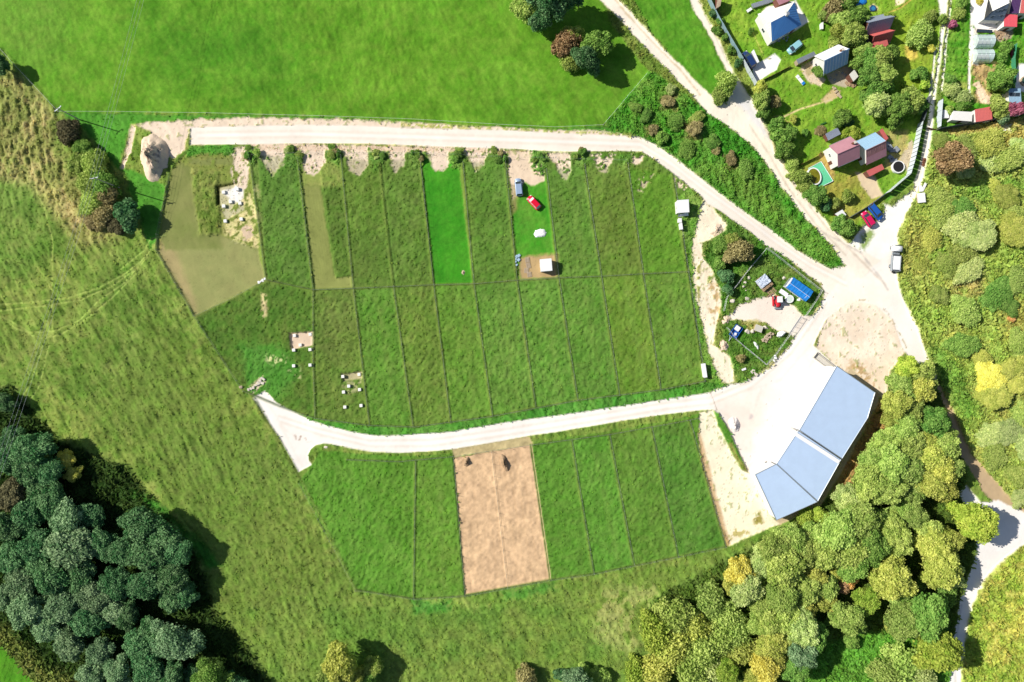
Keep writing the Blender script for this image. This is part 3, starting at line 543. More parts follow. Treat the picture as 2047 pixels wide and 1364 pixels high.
# colour: lighter on high tufts, darker in hollows, mottled at random
veg = np.isin(K, (GR, UG, ME, PL, LA))
tone = 1+np.where(veg, .16*tuft*np.clip(AMP*4, .2, 1)+.22*n_px+.30*n_mid, .05*n_px+.06*n_mid)
C *= np.clip(tone, .45, 1.7)[..., None]
lum = C.mean(-1, keepdims=True)
gain = np.select([K == UG, K == PL, K == GR, K == ME, K == LA], [np.where(X > 900, 1.2, 1.15), 1.36, np.where((X > 1180) & (Y < 780), 1.22, 1.36), 1.12, 1.12], 1.0)[..., None]
dsat = np.select([K == UG, K == PL, K == GR, K == ME, K == LA], [.26, .18, np.where((X > 1180) & (Y < 780), .2, .19), .09, .13], 0)[..., None]
C = (C*(1-dsat)+lum*dsat)*gain
warm = np.where(np.isin(K, (PL, GR, LA, UG, ME)), 1.0, 0.0); C[..., 0] *= 1+np.where(K == GR, .03, np.where((K == PL), np.where(Y > 870, -.05, .0), .08))*warm; C[..., 2] *= 1-.30*warm
C[..., 0] *= 1+np.where(veg, n_hi*.35+n_lo*.15, 0); C[..., 2] *= 1+np.where(veg, n_hi*.5, 0)
# pebbles, clods and weeds scattered over the bare ground
sp = rng.random((NY, NX))
peb = (K == SP) & (sp < .03) & (n_hi > -.02); C[peb] *= .62
peb = np.isin(K, (SO,)) & (sp < .02) & (n_mid > -.05); C[peb] *= .78
brown = (K == SO) & (Y > 880); C[brown] *= (1+.55*n_hi[brown]+.35*n_px[brown])[..., None]; Z[brown] += .12*n_px[brown]+.10*n_hi[brown]
peb = np.isin(K, (TR, YA)) & (sp < .003) & (n_mid > .05); C[peb] *= .5
weed = (K == SP) & (fbm(X, Y, 7, 77, 3) > .21) & (n_lo > -.12); C[weed] = C[weed]*.45+.55*np.array(alb(140, 158, 66)); Z[weed] += .10
C = np.clip(C, .004, .84)

VW = np.stack([(X-1023.5)/PXM, (682-Y)/PXM, Z], -1).astype(np.float32)
RGBA = np.concatenate([C, np.ones((NY, NX, 1))], -1).astype(np.float32)
M_SWARD = mat_ground('sward', 3.2, .20, .10); M_SOIL = mat_ground('soil', 7, .14, .03, .25); M_STONE = mat_ground('crushed_stone', 9, .05, .012, .12)
GM = {GR: M_SWARD, ME: M_SWARD, RO: M_STONE, YA: M_STONE, TR: M_STONE, SP: M_SOIL, SO: M_SOIL, LA: M_SWARD, FP: M_STONE, PV: M_STONE, PL: M_SWARD, UG: M_SWARD}
GLAB = {GR: ('rank olive green grassland around the allotment plots', 'grassland'), ME: ('even bright green hay meadows along the dirt track and the top edge', 'meadow'), RO: ('white crushed stone roads between and around the plots', 'road'),
        YA: ('white gravel yard in front of the grey blue hall and the junction beside it', 'yard'), TR: ('pale dirt tracks running past the gardens with worn ruts', 'track'), SP: ('bare sandy ground with pebbles beside the storage yard and hall', 'sandy ground'),
        SO: ('bare brown soil of the dug and tilled plots', 'soil'), LA: ('bright green mown lawns of gardens and plots', 'lawn'), FP: ('narrow pale footpaths between the gardens at upper right', 'footpath'),
        PV: ('pale paved terraces around the garden houses', 'paving'), PL: ('rows of long green grass plots divided by straight furrows', 'plots'), UG: ('rough yellow green scrub ground below the bushes and woods', 'scrub')}
Kc = K[:-1, :-1]
idx = np.arange(NY*NX).reshape(NY, NX)
Q = np.stack([idx[1:, :-1], idx[1:, 1:], idx[:-1, 1:], idx[:-1, :-1]], -1)
def grid_mesh(name, quads, V, CC, m):
    used, inv = np.unique(quads, return_inverse=True)
    me = bpy.data.meshes.new(name); v = V.reshape(-1, 3)[used]; n = len(quads)
    me.vertices.add(len(v)); me.vertices.foreach_set('co', v.ravel())
    me.loops.add(n*4); me.loops.foreach_set('vertex_index', inv.ravel().astype(np.int32))
    me.polygons.add(n); me.polygons.foreach_set('loop_start', np.arange(0, n*4, 4, dtype=np.int32))
    me.polygons.foreach_set('use_smooth', np.ones(n, bool))
    ca = me.color_attributes.new('Col', 'FLOAT_COLOR', 'POINT'); ca.data.foreach_set('color', CC.reshape(-1, 4)[used].ravel())
    me.materials.append(m); me.update(calc_edges=True)
    return me
for k, nm in enumerate(NAMES):
    q = Q[Kc == k]
    if len(q) == 0: continue
    o = link(nm, grid_mesh(nm, q.reshape(-1, 4), VW, RGBA, GM[k]))
    tag(o, GLAB[k][0], GLAB[k][1], kind='structure')
# the land beyond, out to the horizon
def far_land():
    L = 3000.0; x0, x1 = (GX0-1023.5)/PXM, (GX0+STEP*(NX-1)-1023.5)/PXM; y1, y0 = (682-GY0)/PXM, (682-GY0-STEP*(NY-1))/PXM
    bm = NB(); a = [bm.verts.new(p) for p in ((x0, y0, .05), (x1, y0, .05), (x1, y1, .05), (x0, y1, .05))]
    b = [bm.verts.new(p) for p in ((-L, -L, 0), (L, -L, 0), (L, L, 0), (-L, L, 0))]
    for i in range(4): bm.faces.new((b[i], b[(i+1) % 4], a[(i+1) % 4], a[i]))
    o = obj('terrain', bm, mat('far_grass', alb(92, 130, 40), .95, var=.35, scale=.03)); tag(o, 'open grassland reaching to the horizon around the site', 'land', kind='structure')
far_land()
def ground_z(px, py):
    i = min(NX-1, max(0, int(round((px-GX0)/STEP)))); j = min(NY-1, max(0, int(round((py-GY0)/STEP))))
    return float(Z[j, i])

# ---- blades and tussocks standing on the sward (nobody could count them)
def tussocks(name, label, cat, n, where, size, hgt, seed):
    r = np.random.default_rng(seed)
    w = (DENS*where)[:-1, :-1].ravel(); w = w/w.sum()
    c = r.choice(len(w), n, p=w); j, i = np.divmod(c, NX-1)
    px = xs[i]+r.random(n)*STEP; py = ys[j]+r.random(n)*STEP
    cx = (px-1023.5)/PXM; cy = (682-py)/PXM; cz = Z[j, i]-.08
    th = r.random(n)*2*np.pi; s = size*(.6+.8*r.random(n)); h = hgt*(.5+r.random(n)); lean = (r.random((n, 2))-.5)*4.0*h[:, None]
    V = np.empty((n, 4, 3), np.float32); dx = np.cos(th)*s/2; dy = np.sin(th)*s/2
    V[:, 0] = np.stack([cx-dx, cy-dy, cz], -1); V[:, 1] = np.stack([cx+dx, cy+dy, cz], -1)
    V[:, 2] = np.stack([cx+dx*.7+lean[:, 0], cy+dy*.7+lean[:, 1], cz+h], -1); V[:, 3] = np.stack([cx-dx*.7+lean[:, 0], cy-dy*.7+lean[:, 1], cz+h], -1)
    me = bpy.data.meshes.new(name); me.vertices.add(n*4); me.vertices.foreach_set('co', V.ravel())
    me.loops.add(n*4); me.loops.foreach_set('vertex_index', np.arange(n*4, dtype=np.int32)); me.polygons.add(n); me.polygons.foreach_set('loop_start', np.arange(0, n*4, 4, dtype=np.int32))
    cc = np.repeat(RGBA[j, i][:, None, :], 4, 1)*(1.1+.7*r.random((n, 1, 1))); cc[..., 0] *= 1+.25*(r.random((n, 1))-.3); cc = np.clip(cc, .005, .8); cc[..., 3] = 1
    ca = me.color_attributes.new('Col', 'FLOAT_COLOR', 'POINT'); ca.data.foreach_set('color', cc.astype(np.float32).ravel())
    me.materials.append(M_BLADE); me.update(calc_edges=True)
    tag(link(name, me), label, cat, kind='stuff')
def blade_mat():
    m = bpy.data.materials.new('blade'); m.use_nodes = True; N = m.node_tree.nodes; L = m.node_tree.links; N.clear()
    out = N.new('ShaderNodeOutputMaterial'); df = N.new('ShaderNodeBsdfDiffuse'); tl = N.new('ShaderNodeBsdfTranslucent'); ms = N.new('ShaderNodeMixShader'); ms.inputs[0].default_value = .4
    at = N.new('ShaderNodeVertexColor'); at.layer_name = 'Col'
    L.new(at.outputs[0], df.inputs[0]); L.new(at.outputs[0], tl.inputs[0]); L.new(df.outputs[0], ms.inputs[1]); L.new(tl.outputs[0], ms.inputs[2]); L.new(ms.outputs[0], out.inputs[0])
    return m
M_BLADE = blade_mat()
tussocks('long_grass', 'long grass and weeds standing on the meadows and plots', 'grass', 150000, (K != UG)*(K != ME), .34, .16, 5)
tussocks('bank_weeds', 'ragged tall weeds on the bank between the road and the dirt track', 'weeds', 50000, (K == GR)*(X > 1200)*(Y < 780), .36, .20, 9)
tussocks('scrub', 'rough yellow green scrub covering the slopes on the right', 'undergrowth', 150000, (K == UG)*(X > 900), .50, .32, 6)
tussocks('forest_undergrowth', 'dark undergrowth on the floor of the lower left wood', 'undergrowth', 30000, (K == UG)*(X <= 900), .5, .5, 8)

# ================================================================== TREES AND BUSHES
def np_mesh(name, V, F, tint, m, smooth=False):
    me = bpy.data.meshes.new(name); me.vertices.add(len(V)); me.vertices.foreach_set('co', np.asarray(V, np.float32).ravel())
    F = np.asarray(F, np.int32); k = F.shape[1]
    me.loops.add(F.size); me.loops.foreach_set('vertex_index', F.ravel()); me.polygons.add(len(F)); me.polygons.foreach_set('loop_start', np.arange(0, F.size, k, dtype=np.int32))
    a = me.attributes.new('tint', 'FLOAT', 'POINT'); a.data.foreach_set('value', np.asarray(tint, np.float32))
    me.materials.append(m); me.update(calc_edges=True)
    return me
def crown_mesh(seed, Rr, Hc, nl, leaf, dens, lobe=.36, flat=.75, shaggy=.6, feather=0):
    """leaf clumps: lobes on an uneven dome, each lobe covered with leaf-sized faces; Hc = height of the crown centre"""
    r = np.random.default_rng(seed)
    cs = []; rs = []
    for k in range(nl):
        for _ in range(30):
            t = 2*np.pi*r.random(); u = r.random()**.55; el = r.random()
            rad = Rr*(1-lobe*.75)*u*(.86+.20*np.sin(2*t+seed)+.13*np.sin(5*t+seed*2)+.22*r.random())
            z = Rr*flat*(math.sqrt(max(0, 1-(rad/Rr)**2)))*(.55+.5*el)-Rr*.22
            p = np.array([rad*math.cos(t), rad*math.sin(t), z])
            if all(np.linalg.norm(p-c) > Rr*lobe*.55 for c in cs): break
        cs.append(p); rs.append(Rr*lobe*(.7+.55*r.random()))
    cs.append(np.array([0, 0, 0.])); rs.append(Rr*.62)
    cs = np.array(cs); rs = np.array(rs); lob_t = r.random(len(rs))*.5
    PV_, PN, PT = [], [], []
    for k in range(len(cs)):
        n = int(dens*rs[k]**2*4)
        d = r.normal(size=(n, 3)); d[:, 2] = d[:, 2]+.25; d /= np.linalg.norm(d, axis=1)[:, None]
        rad = rs[k]*(.80+.26*r.random(n)+feather*r.random(n)**3)
        p = cs[k]+d*rad[:, None]*np.array([1, 1, .85])
        dist = np.linalg.norm((p[:, None]-cs[None])/1.0, axis=2)/rs[None]; dist[:, k] = 9
        keep = dist.min(1) > .80
        PV_.append(p[keep]); PN.append(d[keep]); PT.append(np.full(keep.sum(), lob_t[k]))
    p = np.concatenate(PV_); d = np.concatenate(PN); t = np.concatenate(PT)+.5*r.random(len(p)); n = len(p)
    nr = d+r.normal(size=(n, 3))*shaggy; nr /= np.linalg.norm(nr, axis=1)[:, None]
    a = np.cross(nr, r.normal(size=(n, 3))); a /= np.linalg.norm(a, axis=1)[:, None]; b = np.cross(nr, a)
    s = leaf*(.6+.8*r.random(n))[:, None]*.5
    V = np.stack([p-a*s-b*s*.7, p+a*s-b*s*.7, p+a*s*.6+b*s, p-a*s*.6+b*s], 1).reshape(-1, 3)
    F = np.arange(n*4).reshape(-1, 4); tint = np.repeat(t, 4)
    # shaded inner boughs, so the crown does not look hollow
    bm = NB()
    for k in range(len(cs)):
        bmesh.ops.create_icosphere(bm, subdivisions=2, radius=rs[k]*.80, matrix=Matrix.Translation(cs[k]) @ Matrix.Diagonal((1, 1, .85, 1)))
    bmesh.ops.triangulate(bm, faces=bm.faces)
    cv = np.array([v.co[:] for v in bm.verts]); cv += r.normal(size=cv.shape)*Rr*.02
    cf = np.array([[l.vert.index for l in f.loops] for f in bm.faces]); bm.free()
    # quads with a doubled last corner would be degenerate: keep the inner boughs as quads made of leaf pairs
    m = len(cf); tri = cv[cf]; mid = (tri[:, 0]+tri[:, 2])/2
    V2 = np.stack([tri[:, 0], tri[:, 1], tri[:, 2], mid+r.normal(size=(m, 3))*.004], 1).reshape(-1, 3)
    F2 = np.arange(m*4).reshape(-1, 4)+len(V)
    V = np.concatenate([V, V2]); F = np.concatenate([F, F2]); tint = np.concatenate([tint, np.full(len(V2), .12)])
    V[:, 2] += Hc
    return V, F, tint
M_BARK = mat('bark', (.10, .075, .05), .95, var=.4, scale=6, bump=.03)
M_BARE = mat('dry_wood', (.42, .36, .28), .9, var=.2, scale=6)
LEAVES = {k: mat_leaf('leaves_'+k, alb(*a, 1.05), alb(*b, 1.05), tr+.08, hu) for k, (a, b, tr, hu) in {
    'dark': ((52, 104, 56), (122, 156, 106), .15, .012), 'grey': ((88, 126, 82), (160, 186, 138), .2, .01), 'olive': ((130, 160, 70), (194, 208, 118), .3, .012),
    'pale': ((156, 180, 100), (214, 222, 150), .3, .01), 'green': ((96, 142, 60), (156, 188, 96), .3, .012), 'lime': ((140, 174, 62), (200, 212, 100), .3, .01),
    'yellow': ((208, 200, 84), (244, 232, 130), .3, .008), 'gold': ((156, 170, 74), (212, 212, 116), .3, .01), 'orange': ((206, 156, 86), (236, 196, 132), .3, .008),
    'copper': ((150, 128, 88), (204, 170, 128), .25, .008), 'brown': ((130, 124, 78), (184, 172, 122), .2, .012), 'dusk': ((86, 84, 60), (136, 132, 96), .2, .012), 'pink': ((170, 96, 124), (228, 146, 174), .3, .01)}.items()}
PROTO = {}
def proto(kind, var):
    key = (kind, var)
    if key in PROTO: return PROTO[key]
    sd_ = hash_(kind)+var*13
    if kind == 'big': d = crown_mesh(sd_, 5.0, 6.3, 54, .42, 80, .22, .85, .9, .5)
    elif kind == 'round': d = crown_mesh(sd_, 4.0, 4.6, 34, .38, 88, .25, .9, .85, .45)
    elif kind == 'feather': d = crown_mesh(sd_, 5.0, 6.8, 34, .38, 78, .25, .85, .9, .5)
    elif kind == 'bush': d = crown_mesh(sd_, 2.6, 1.7, 16, .30, 105, .34, .70, .7, .25)
    elif kind == 'scrub': d = crown_mesh(sd_, 4.0, 1.9, 44, .36, 80, .22, .5, .95, .6)
    else: d = crown_mesh(sd_, 1.3, .7, 9, .24, 130, .4, .7, .8, .3)
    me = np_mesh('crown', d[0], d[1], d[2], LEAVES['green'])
    Rr = dict(big=5.0, round=4.0, feather=5.0, bush=2.6, scrub=4.0, tiny=1.3)[kind]; Hc = dict(big=6.3, round=4.6, feather=6.8, bush=1.7, scrub=1.9, tiny=.7)[kind]
    bm = NB(); r = random.Random(sd_)
    th = {'big': .26, 'round': .2, 'feather': .28}.get(kind, .09)
    cyl(bm, 0, 0, -.3, Hc*.8, th*1.25, th*.6, 9)
    for _ in range(6 if Hc > 3 else 5):
        a = r.random()*6.28; z0 = Hc*(.25+.35*r.random()) if Hc > 3 else .1
        tube(bm, (0, 0, z0), (math.cos(a)*Rr*.55, math.sin(a)*Rr*.55, Hc*(.85+.25*r.random())), th*.45, 5, th*.15)
    tm = bpy.data.meshes.new('trunk'); bm.to_mesh(tm); bm.free(); tm.materials.append(M_BARK)
    PROTO[key] = (me, tm, Rr, Hc); return PROTO[key]
def hash_(s): return sum((i+3)*ord(c) for i, c in enumerate(s)) % 997
TR_R = random.Random(11)
G3 = 'trees of the autumn wood at lower right'
def plant(px, py, rpx, kind, leaf, label, cat='tree', group=None, name=None, hs=1.0):
    me, tm, Rr, Hc = proto(kind, TR_R.randrange(4 if kind in ('big', 'feather') else 3))
    if group == G3: rpx = rpx*1.13
    s = rpx/PXM/Rr; sz = s*hs
    x, y = W(px, py, Hc*sz)
    rt = empty(name or ('tree' if cat == 'tree' else 'bush'), x, y, ground_z(px, py), TR_R.random()*6.28, label=label, cat=cat, group=group)
    q = .84+.32*TR_R.random(); rt.scale = (s*q, s/q, sz)
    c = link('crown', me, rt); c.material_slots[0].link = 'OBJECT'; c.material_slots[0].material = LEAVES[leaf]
    link('trunk', tm, rt)
    return rt
LOOK = dict(dark='dark blue green', grey='grey green', olive='olive green', pale='pale dusty green', green='fresh green', lime='bright lime green', yellow='bright yellow', gold='yellowing olive', orange='orange autumn', copper='copper brown', brown='brown half dry', dusk='dark brown dry', pink='pink flowering')
ORD = ['first', 'second', 'third', 'fourth', 'fifth', 'sixth', 'seventh', 'eighth', 'ninth', 'tenth', 'eleventh', 'twelfth', 'thirteenth', 'fourteenth']
NAMEOF = dict(big='tree', round='tree', feather='tree', bush='bush', scrub='bush', tiny='shrub')
def stand(where, items, group, axis=0, hsc=1.0):
    """items: (px, py, radius, kind, leaf). look-alikes of one stand are told apart by their order from the left"""
    cnt = {}
    for it in items: cnt.setdefault((it[4], NAMEOF[it[3]]), []).append(it)
    for key, l in cnt.items():
        l.sort(key=lambda q: q[axis])
        for i, it in enumerate(l):
            px, py, r_, kind, leaf = it[:5]; nm = NAMEOF[kind]
            lab = f"{LOOK[leaf]} {nm}"
            if len(l) > 1:
                o_ = ('uppermost' if axis else 'leftmost') if i == 0 else (('lowest' if axis else 'rightmost') if i == len(l)-1 else ORD[i])
                lab = f"{o_} {lab}" + ((' from top' if axis else ' from left') if 0 < i < len(l)-1 else '')
            lab += ' ' + where
            plant(px, py, r_, kind, leaf, lab, nm, group, nm, (it[5] if len(it) > 5 else 1.0)*hsc)
# dark wood, lower left
G1 = 'trees of the dark wood at lower left'
stand('at the left wood\'s upper tip', [(14, 800, 20, 'round', 'dark'), (30, 880, 28, 'round', 'dark'), (72, 893, 36, 'feather', 'dark'), (60, 932, 34, 'big', 'dark'), (12, 920, 26, 'round', 'dark'), (104, 938, 30, 'feather', 'dark'), (30, 985, 30, 'big', 'dusk'), (88, 985, 30, 'big', 'dark'), (134, 918, 19, 'round', 'yellow'), (150, 946, 17, 'round', 'gold')], G1, hsc=.72)
stand('in the middle band of the left wood', [(112, 1000, 32, 'feather', 'dark'), (60, 1030, 34, 'big', 'dark'), (10, 1050, 34, 'feather', 'dark'), (140, 1040, 36, 'feather', 'grey'), (180, 1030, 28, 'big', 'dark'), (145, 1092, 44, 'big', 'grey'), (80, 1090, 36, 'feather', 'dark'), (30, 1110, 32, 'big', 'dark'), (205, 1085, 30, 'feather', 'dark')], G1, hsc=.72)
stand('on the left wood\'s east bulge', [(285, 1045, 36, 'feather', 'dark'), (330, 1068, 34, 'big', 'dark'), (360, 1100, 30, 'feather', 'dark'), (300, 1105, 38, 'big', 'dark'), (252, 1100, 32, 'feather', 'dark'), (345, 1150, 34, 'feather', 'dark'), (372, 1180, 26, 'round', 'dark'), (295, 1165, 34, 'big', 'dark'), (350, 1195, 28, 'big', 'dark')], G1, hsc=.72)
stand('in the lower band of the left wood', [(105, 1150, 38, 'feather', 'dark'), (45, 1165, 34, 'big', 'grey'), (165, 1150, 32, 'big', 'dark'), (190, 1190, 34, 'feather', 'grey'), (235, 1165, 32, 'feather', 'dark'), (130, 1210, 34, 'feather', 'grey'), (60, 1215, 34, 'feather', 'grey'), (180, 1240, 32, 'big', 'dark'), (230, 1215, 30, 'big', 'grey'), (100, 1250, 30, 'big', 'grey'), (10, 1190, 26, 'big', 'grey'), (262, 1225, 26, 'round', 'dark')], G1, hsc=.72)
stand('along the left wood\'s southern edge', [(352, 1278, 40, 'feather', 'grey'), (310, 1262, 28, 'round', 'dark'), (145, 1285, 30, 'big', 'grey'), (205, 1300, 28, 'round', 'grey'), (285, 1285, 30, 'big', 'dark'), (240, 1340, 28, 'feather', 'grey'), (300, 1335, 34, 'big', 'dark'), (180, 1345, 26, 'round', 'grey'), (350, 1350, 28, 'round', 'dark'), (425, 1352, 34, 'feather', 'green'), (470, 1366, 26, 'big', 'dark'), (390, 1345, 20, 'round', 'dark')], G1, hsc=.72)
# hedge and single trees, upper left
G2 = 'bushes along the power pole hedge'
stand('near the power pole', [(140, 262, 24, 'scrub', 'dusk', 1.5), (166, 296, 20, 'bush', 'green'), (160, 325, 22, 'bush', 'olive'), (190, 330, 26, 'scrub', 'olive', 1.6), (180, 368, 26, 'scrub', 'olive', 1.3), (212, 372, 28, 'scrub', 'green', 1.6), (190, 405, 26, 'scrub', 'olive', 1.3), (222, 392, 22, 'bush', 'brown', 1.3), (208, 430, 24, 'scrub', 'brown', 1.4), (185, 440, 20, 'scrub', 'brown'), (235, 455, 18, 'bush', 'dusk')], G2, 1, .7)
plant(257, 431, 29, 'bush', 'dark', 'round dark blue green tree throwing a black shadow beside the dry hedge', 'tree', name='tree', hs=1.05)
plant(2, 132, 20, 'round', 'dark', 'dark tree cut by the left edge beside the rope fence', 'tree', name='tree')
# copse at the top
stand('in the copse at the top edge', [(1062, 12, 36, 'big', 'olive', .8), (1096, 2, 34, 'feather', 'dark', 1.3), (1082, 42, 24, 'feather', 'dark', 1.2), (1118, -6, 36, 'big', 'dark', 1.3), (1148, 70, 20, 'bush', 'olive', 1.3), (1190, 88, 28, 'round', 'green'), (1172, 120, 24, 'feather', 'dark', 1.3), (1184, 136, 16, 'bush', 'dark', 2.0)], 'trees of the copse at the top edge')
plant(1132, 88, 27, 'scrub', 'copper', 'orange brown half bare bush on the edge of the top copse', 'bush', name='bush', hs=1.6)
plant(1140, 122, 22, 'scrub', 'olive', 'olive low bush below the orange brown bush in the meadow', 'bush', name='bush', hs=1.1)
# lush strip
stand('on the green bank between road and dirt track', [(1335, 204, 14, 'bush', 'brown'), (1385, 260, 15, 'bush', 'brown'), (1392, 235, 14, 'bush', 'olive'), (1462, 318, 13, 'bush', 'brown'), (1432, 302, 9, 'tiny', 'brown'), (1305, 262, 12, 'tiny', 'brown'), (1350, 245, 17, 'scrub', 'green'), (1320, 280, 14, 'tiny', 'green'), (1372, 300, 18, 'scrub', 'green'), (1425, 285, 16, 'bush', 'green'), (1270, 215, 12, 'bush', 'green'), (1290, 232, 13, 'bush', 'green'), (1490, 340, 18, 'scrub', 'green'), (1340, 180, 12, 'tiny', 'pale')], 'bushes on the green bank', hsc=.6)
# shrubs at the plot gates
gr_ = random.Random(21)
for k, (gx, gy) in enumerate(((504, 304), (587, 305), (670, 301), (753, 308), (833, 304), (910, 306), (998, 305), (1077, 314), (1160, 310))):
    lv = ['green', 'olive', 'green', 'pale' if k % 2 else 'brown']; its = []
    for q in range(4): its.append((gx+gr_.uniform(-12, 12), gy+gr_.uniform(-8, 16), gr_.uniform(4.5, 9), gr_.choice(['tiny', 'bush', 'scrub']), lv[q], gr_.uniform(.5, 1.1)))
    stand(f'beside the {ORD[k]} plot gate from left', [(a, b, c, 'tiny' if d != 'scrub' else 'scrub', e, f) for a, b, c, d, e, f in its], 'shrubs between the plot gates', hsc=.8)
# storage yard bushes
stand('at the storage yard\'s north-west corner', [(1479, 502, 24, 'scrub', 'brown', 1.5), (1458, 512, 16, 'bush', 'brown'), (1440, 490, 18, 'scrub', 'green'), (1437, 530, 14, 'bush', 'green'), (1450, 552, 16, 'bush', 'dark'), (1462, 480, 14, 'bush', 'olive'), (1455, 580, 12, 'bush', 'dark')], 'bushes at the storage yard')
plant(1481, 716, 10, 'tiny', 'brown', 'small brown dry shrub outside the storage yard fence', 'shrub', name='shrub')
# right wood
G3 = 'trees of the autumn wood at lower right'
stand('north of the big hall', [(1808, 738, 22, 'round', 'lime'), (1832, 745, 22, 'round', 'olive'), (1846, 772, 20, 'round', 'olive'), (1835, 778, 26, 'big', 'gold'), (1800, 775, 24, 'big', 'olive'), (1790, 808, 26, 'big', 'gold'), (1818, 812, 24, 'big', 'olive'), (1860, 842, 27, 'round', 'green'), (1780, 840, 20, 'round', 'gold')], G3)
stand('in the wood east of the hall', [(1802, 852, 26, 'big', 'olive'), (1768, 882, 26, 'big', 'olive'), (1812, 890, 28, 'big', 'olive'), (1842, 885, 24, 'big', 'gold'), (1848, 912, 28, 'big', 'gold'), (1882, 890, 26, 'big', 'olive'), (1893, 934, 22, 'big', 'olive'), (1876, 940, 28, 'big', 'gold'), (1740, 920, 26, 'big', 'olive'), (1775, 930, 32, 'big', 'olive'), (1810, 935, 28, 'big', 'olive'), (1730, 962, 30, 'feather', 'olive'), (1770, 975, 32, 'big', 'olive'), (1812, 980, 26, 'big', 'olive'), (1850, 965, 28, 'big', 'gold'), (1882, 975, 22, 'big', 'gold')], G3)
plant(1944, 1038, 35, 'big', 'lime', 'bright yellow green tree standing alone on the verge of the white road', 'tree', G3, 'tree', 1.0)
stand('in the wood south-east of the hall', [(1700, 1005, 26, 'big', 'pale'), (1685, 985, 20, 'round', 'pale'), (1715, 1040, 34, 'feather', 'olive'), (1665, 1055, 34, 'big', 'olive'), (1735, 1085, 32, 'feather', 'green'), (1690, 1095, 32, 'big', 'olive'), (1785, 1070, 32, 'big', 'olive'), (1760, 1040, 26, 'round', 'olive'), (1820, 1030, 24, 'big', 'olive'), (1862, 1085, 32, 'big', 'gold'), (1850, 1060, 26, 'big', 'olive'), (1890, 1075, 24, 'round', 'gold'), (1875, 1130, 34, 'big', 'gold'), (1898, 1150, 24, 'round', 'pale'), (1800, 1020, 22, 'round', 'olive'), (1838, 1200, 10, 'bush', 'green'), (1890, 1185, 22, 'scrub', 'green')], G3)
stand('around the clearing in the right wood', [(1776, 1152, 36, 'big', 'gold'), (1790, 1178, 26, 'big', 'olive'), (1728, 1200, 23, 'round', 'lime'), (1690, 1232, 30, 'round', 'olive'), (1652, 1240, 8, 'bush', 'green'), (1800, 1235, 30, 'big', 'olive'), (1848, 1225, 36, 'big', 'green'), (1832, 1165, 12, 'bush', 'green'), (1780, 1245, 18, 'round', 'gold'), (1868, 1300, 36, 'big', 'lime'), (1800, 1330, 36, 'scrub', 'olive'), (1770, 1345, 30, 'scrub', 'olive', 1.2), (1835, 1345, 26, 'scrub', 'pale', 1.2), (1700, 1280, 14, 'bush', 'green')], G3)
plant(1700, 1150, 17, 'round', 'orange', 'orange tree with salmon coloured leaves deep in the right wood', 'tree', G3, 'tree')
plant(1682, 1170, 14, 'round', 'copper', 'small copper coloured tree below the orange one in the right wood', 'tree', G3, 'tree')
stand('just south of the hall', [(1545, 1090, 30, 'feather', 'olive'), (1580, 1075, 28, 'feather', 'olive'), (1625, 1070, 26, 'big', 'olive'), (1520, 1125, 24, 'feather', 'pale'), (1565, 1130, 36, 'big', 'olive'), (1605, 1100, 28, 'big', 'olive'), (1650, 1095, 32, 'big', 'olive'), (1700, 1120, 30, 'big', 'green'), (1620, 1145, 24, 'round', 'gold'), (1668, 1140, 16, 'round', 'gold'), (1645, 1170, 24, 'big', 'olive'), (1642, 1195, 22, 'round', 'gold'), (1605, 1175, 28, 'big', 'olive'), (1610, 1035, 18, 'scrub', 'lime'), (1640, 1030, 16, 'bush', 'lime')], G3)
plant(1478, 1142, 27, 'round', 'yellow', 'bright yellow tree on the meadow side of the right wood', 'tree', G3, 'tree')
stand('in the western lobe of the right wood', [(1490, 1172, 28, 'big', 'pale'), (1462, 1165, 18, 'round', 'gold'), (1512, 1165, 18, 'round', 'olive'), (1520, 1205, 24, 'big', 'olive'), (1560, 1190, 30, 'feather', 'olive'), (1570, 1230, 30, 'big', 'olive'), (1600, 1215, 24, 'big', 'gold'), (1540, 1240, 28, 'big', 'olive'), (1515, 1245, 20, 'round', 'olive'), (1600, 1250, 32, 'big', 'pale'), (1560, 1275, 26, 'big', 'olive'), (1538, 1285, 28, 'big', 'gold'), (1620, 1270, 26, 'feather', 'green'), (1595, 1300, 28, 'feather', 'grey'), (1548, 1312, 24, 'big', 'gold'), (1585, 1330, 24, 'feather', 'green')], G3)
plant(1524, 1330, 28, 'big', 'yellow', 'golden yellow tree on the bottom edge of the right wood', 'tree', G3, 'tree')
plant(1502, 1350, 16, 'round', 'gold', 'small yellowing tree at the bottom edge left of the golden one', 'tree', G3, 'tree')
stand('in the blurred thicket below the plots', [(1420, 1200, 30, 'scrub', 'olive', 1.1), (1450, 1225, 30, 'scrub', 'olive'), (1470, 1262, 30, 'scrub', 'olive'), (1478, 1300, 28, 'scrub', 'gold'), (1440, 1275, 32, 'scrub', 'olive'), (1350, 1230, 34, 'scrub', 'olive', 1.1), (1310, 1265, 34, 'scrub', 'lime', 1.1), (1385, 1250, 30, 'scrub', 'gold', 1.1), (1345, 1290, 36, 'scrub', 'gold', 1.1), (1400, 1300, 34, 'scrub', 'olive', 1.1), (1375, 1335, 32, 'scrub', 'olive', 1.1), (1420, 1335, 26, 'scrub', 'pale', 1.1), (1310, 1335, 30, 'scrub', 'gold', 1.1), (1270, 1345, 24, 'scrub', 'lime', 1.1), (1450, 1340, 20, 'round', 'lime')], G3)
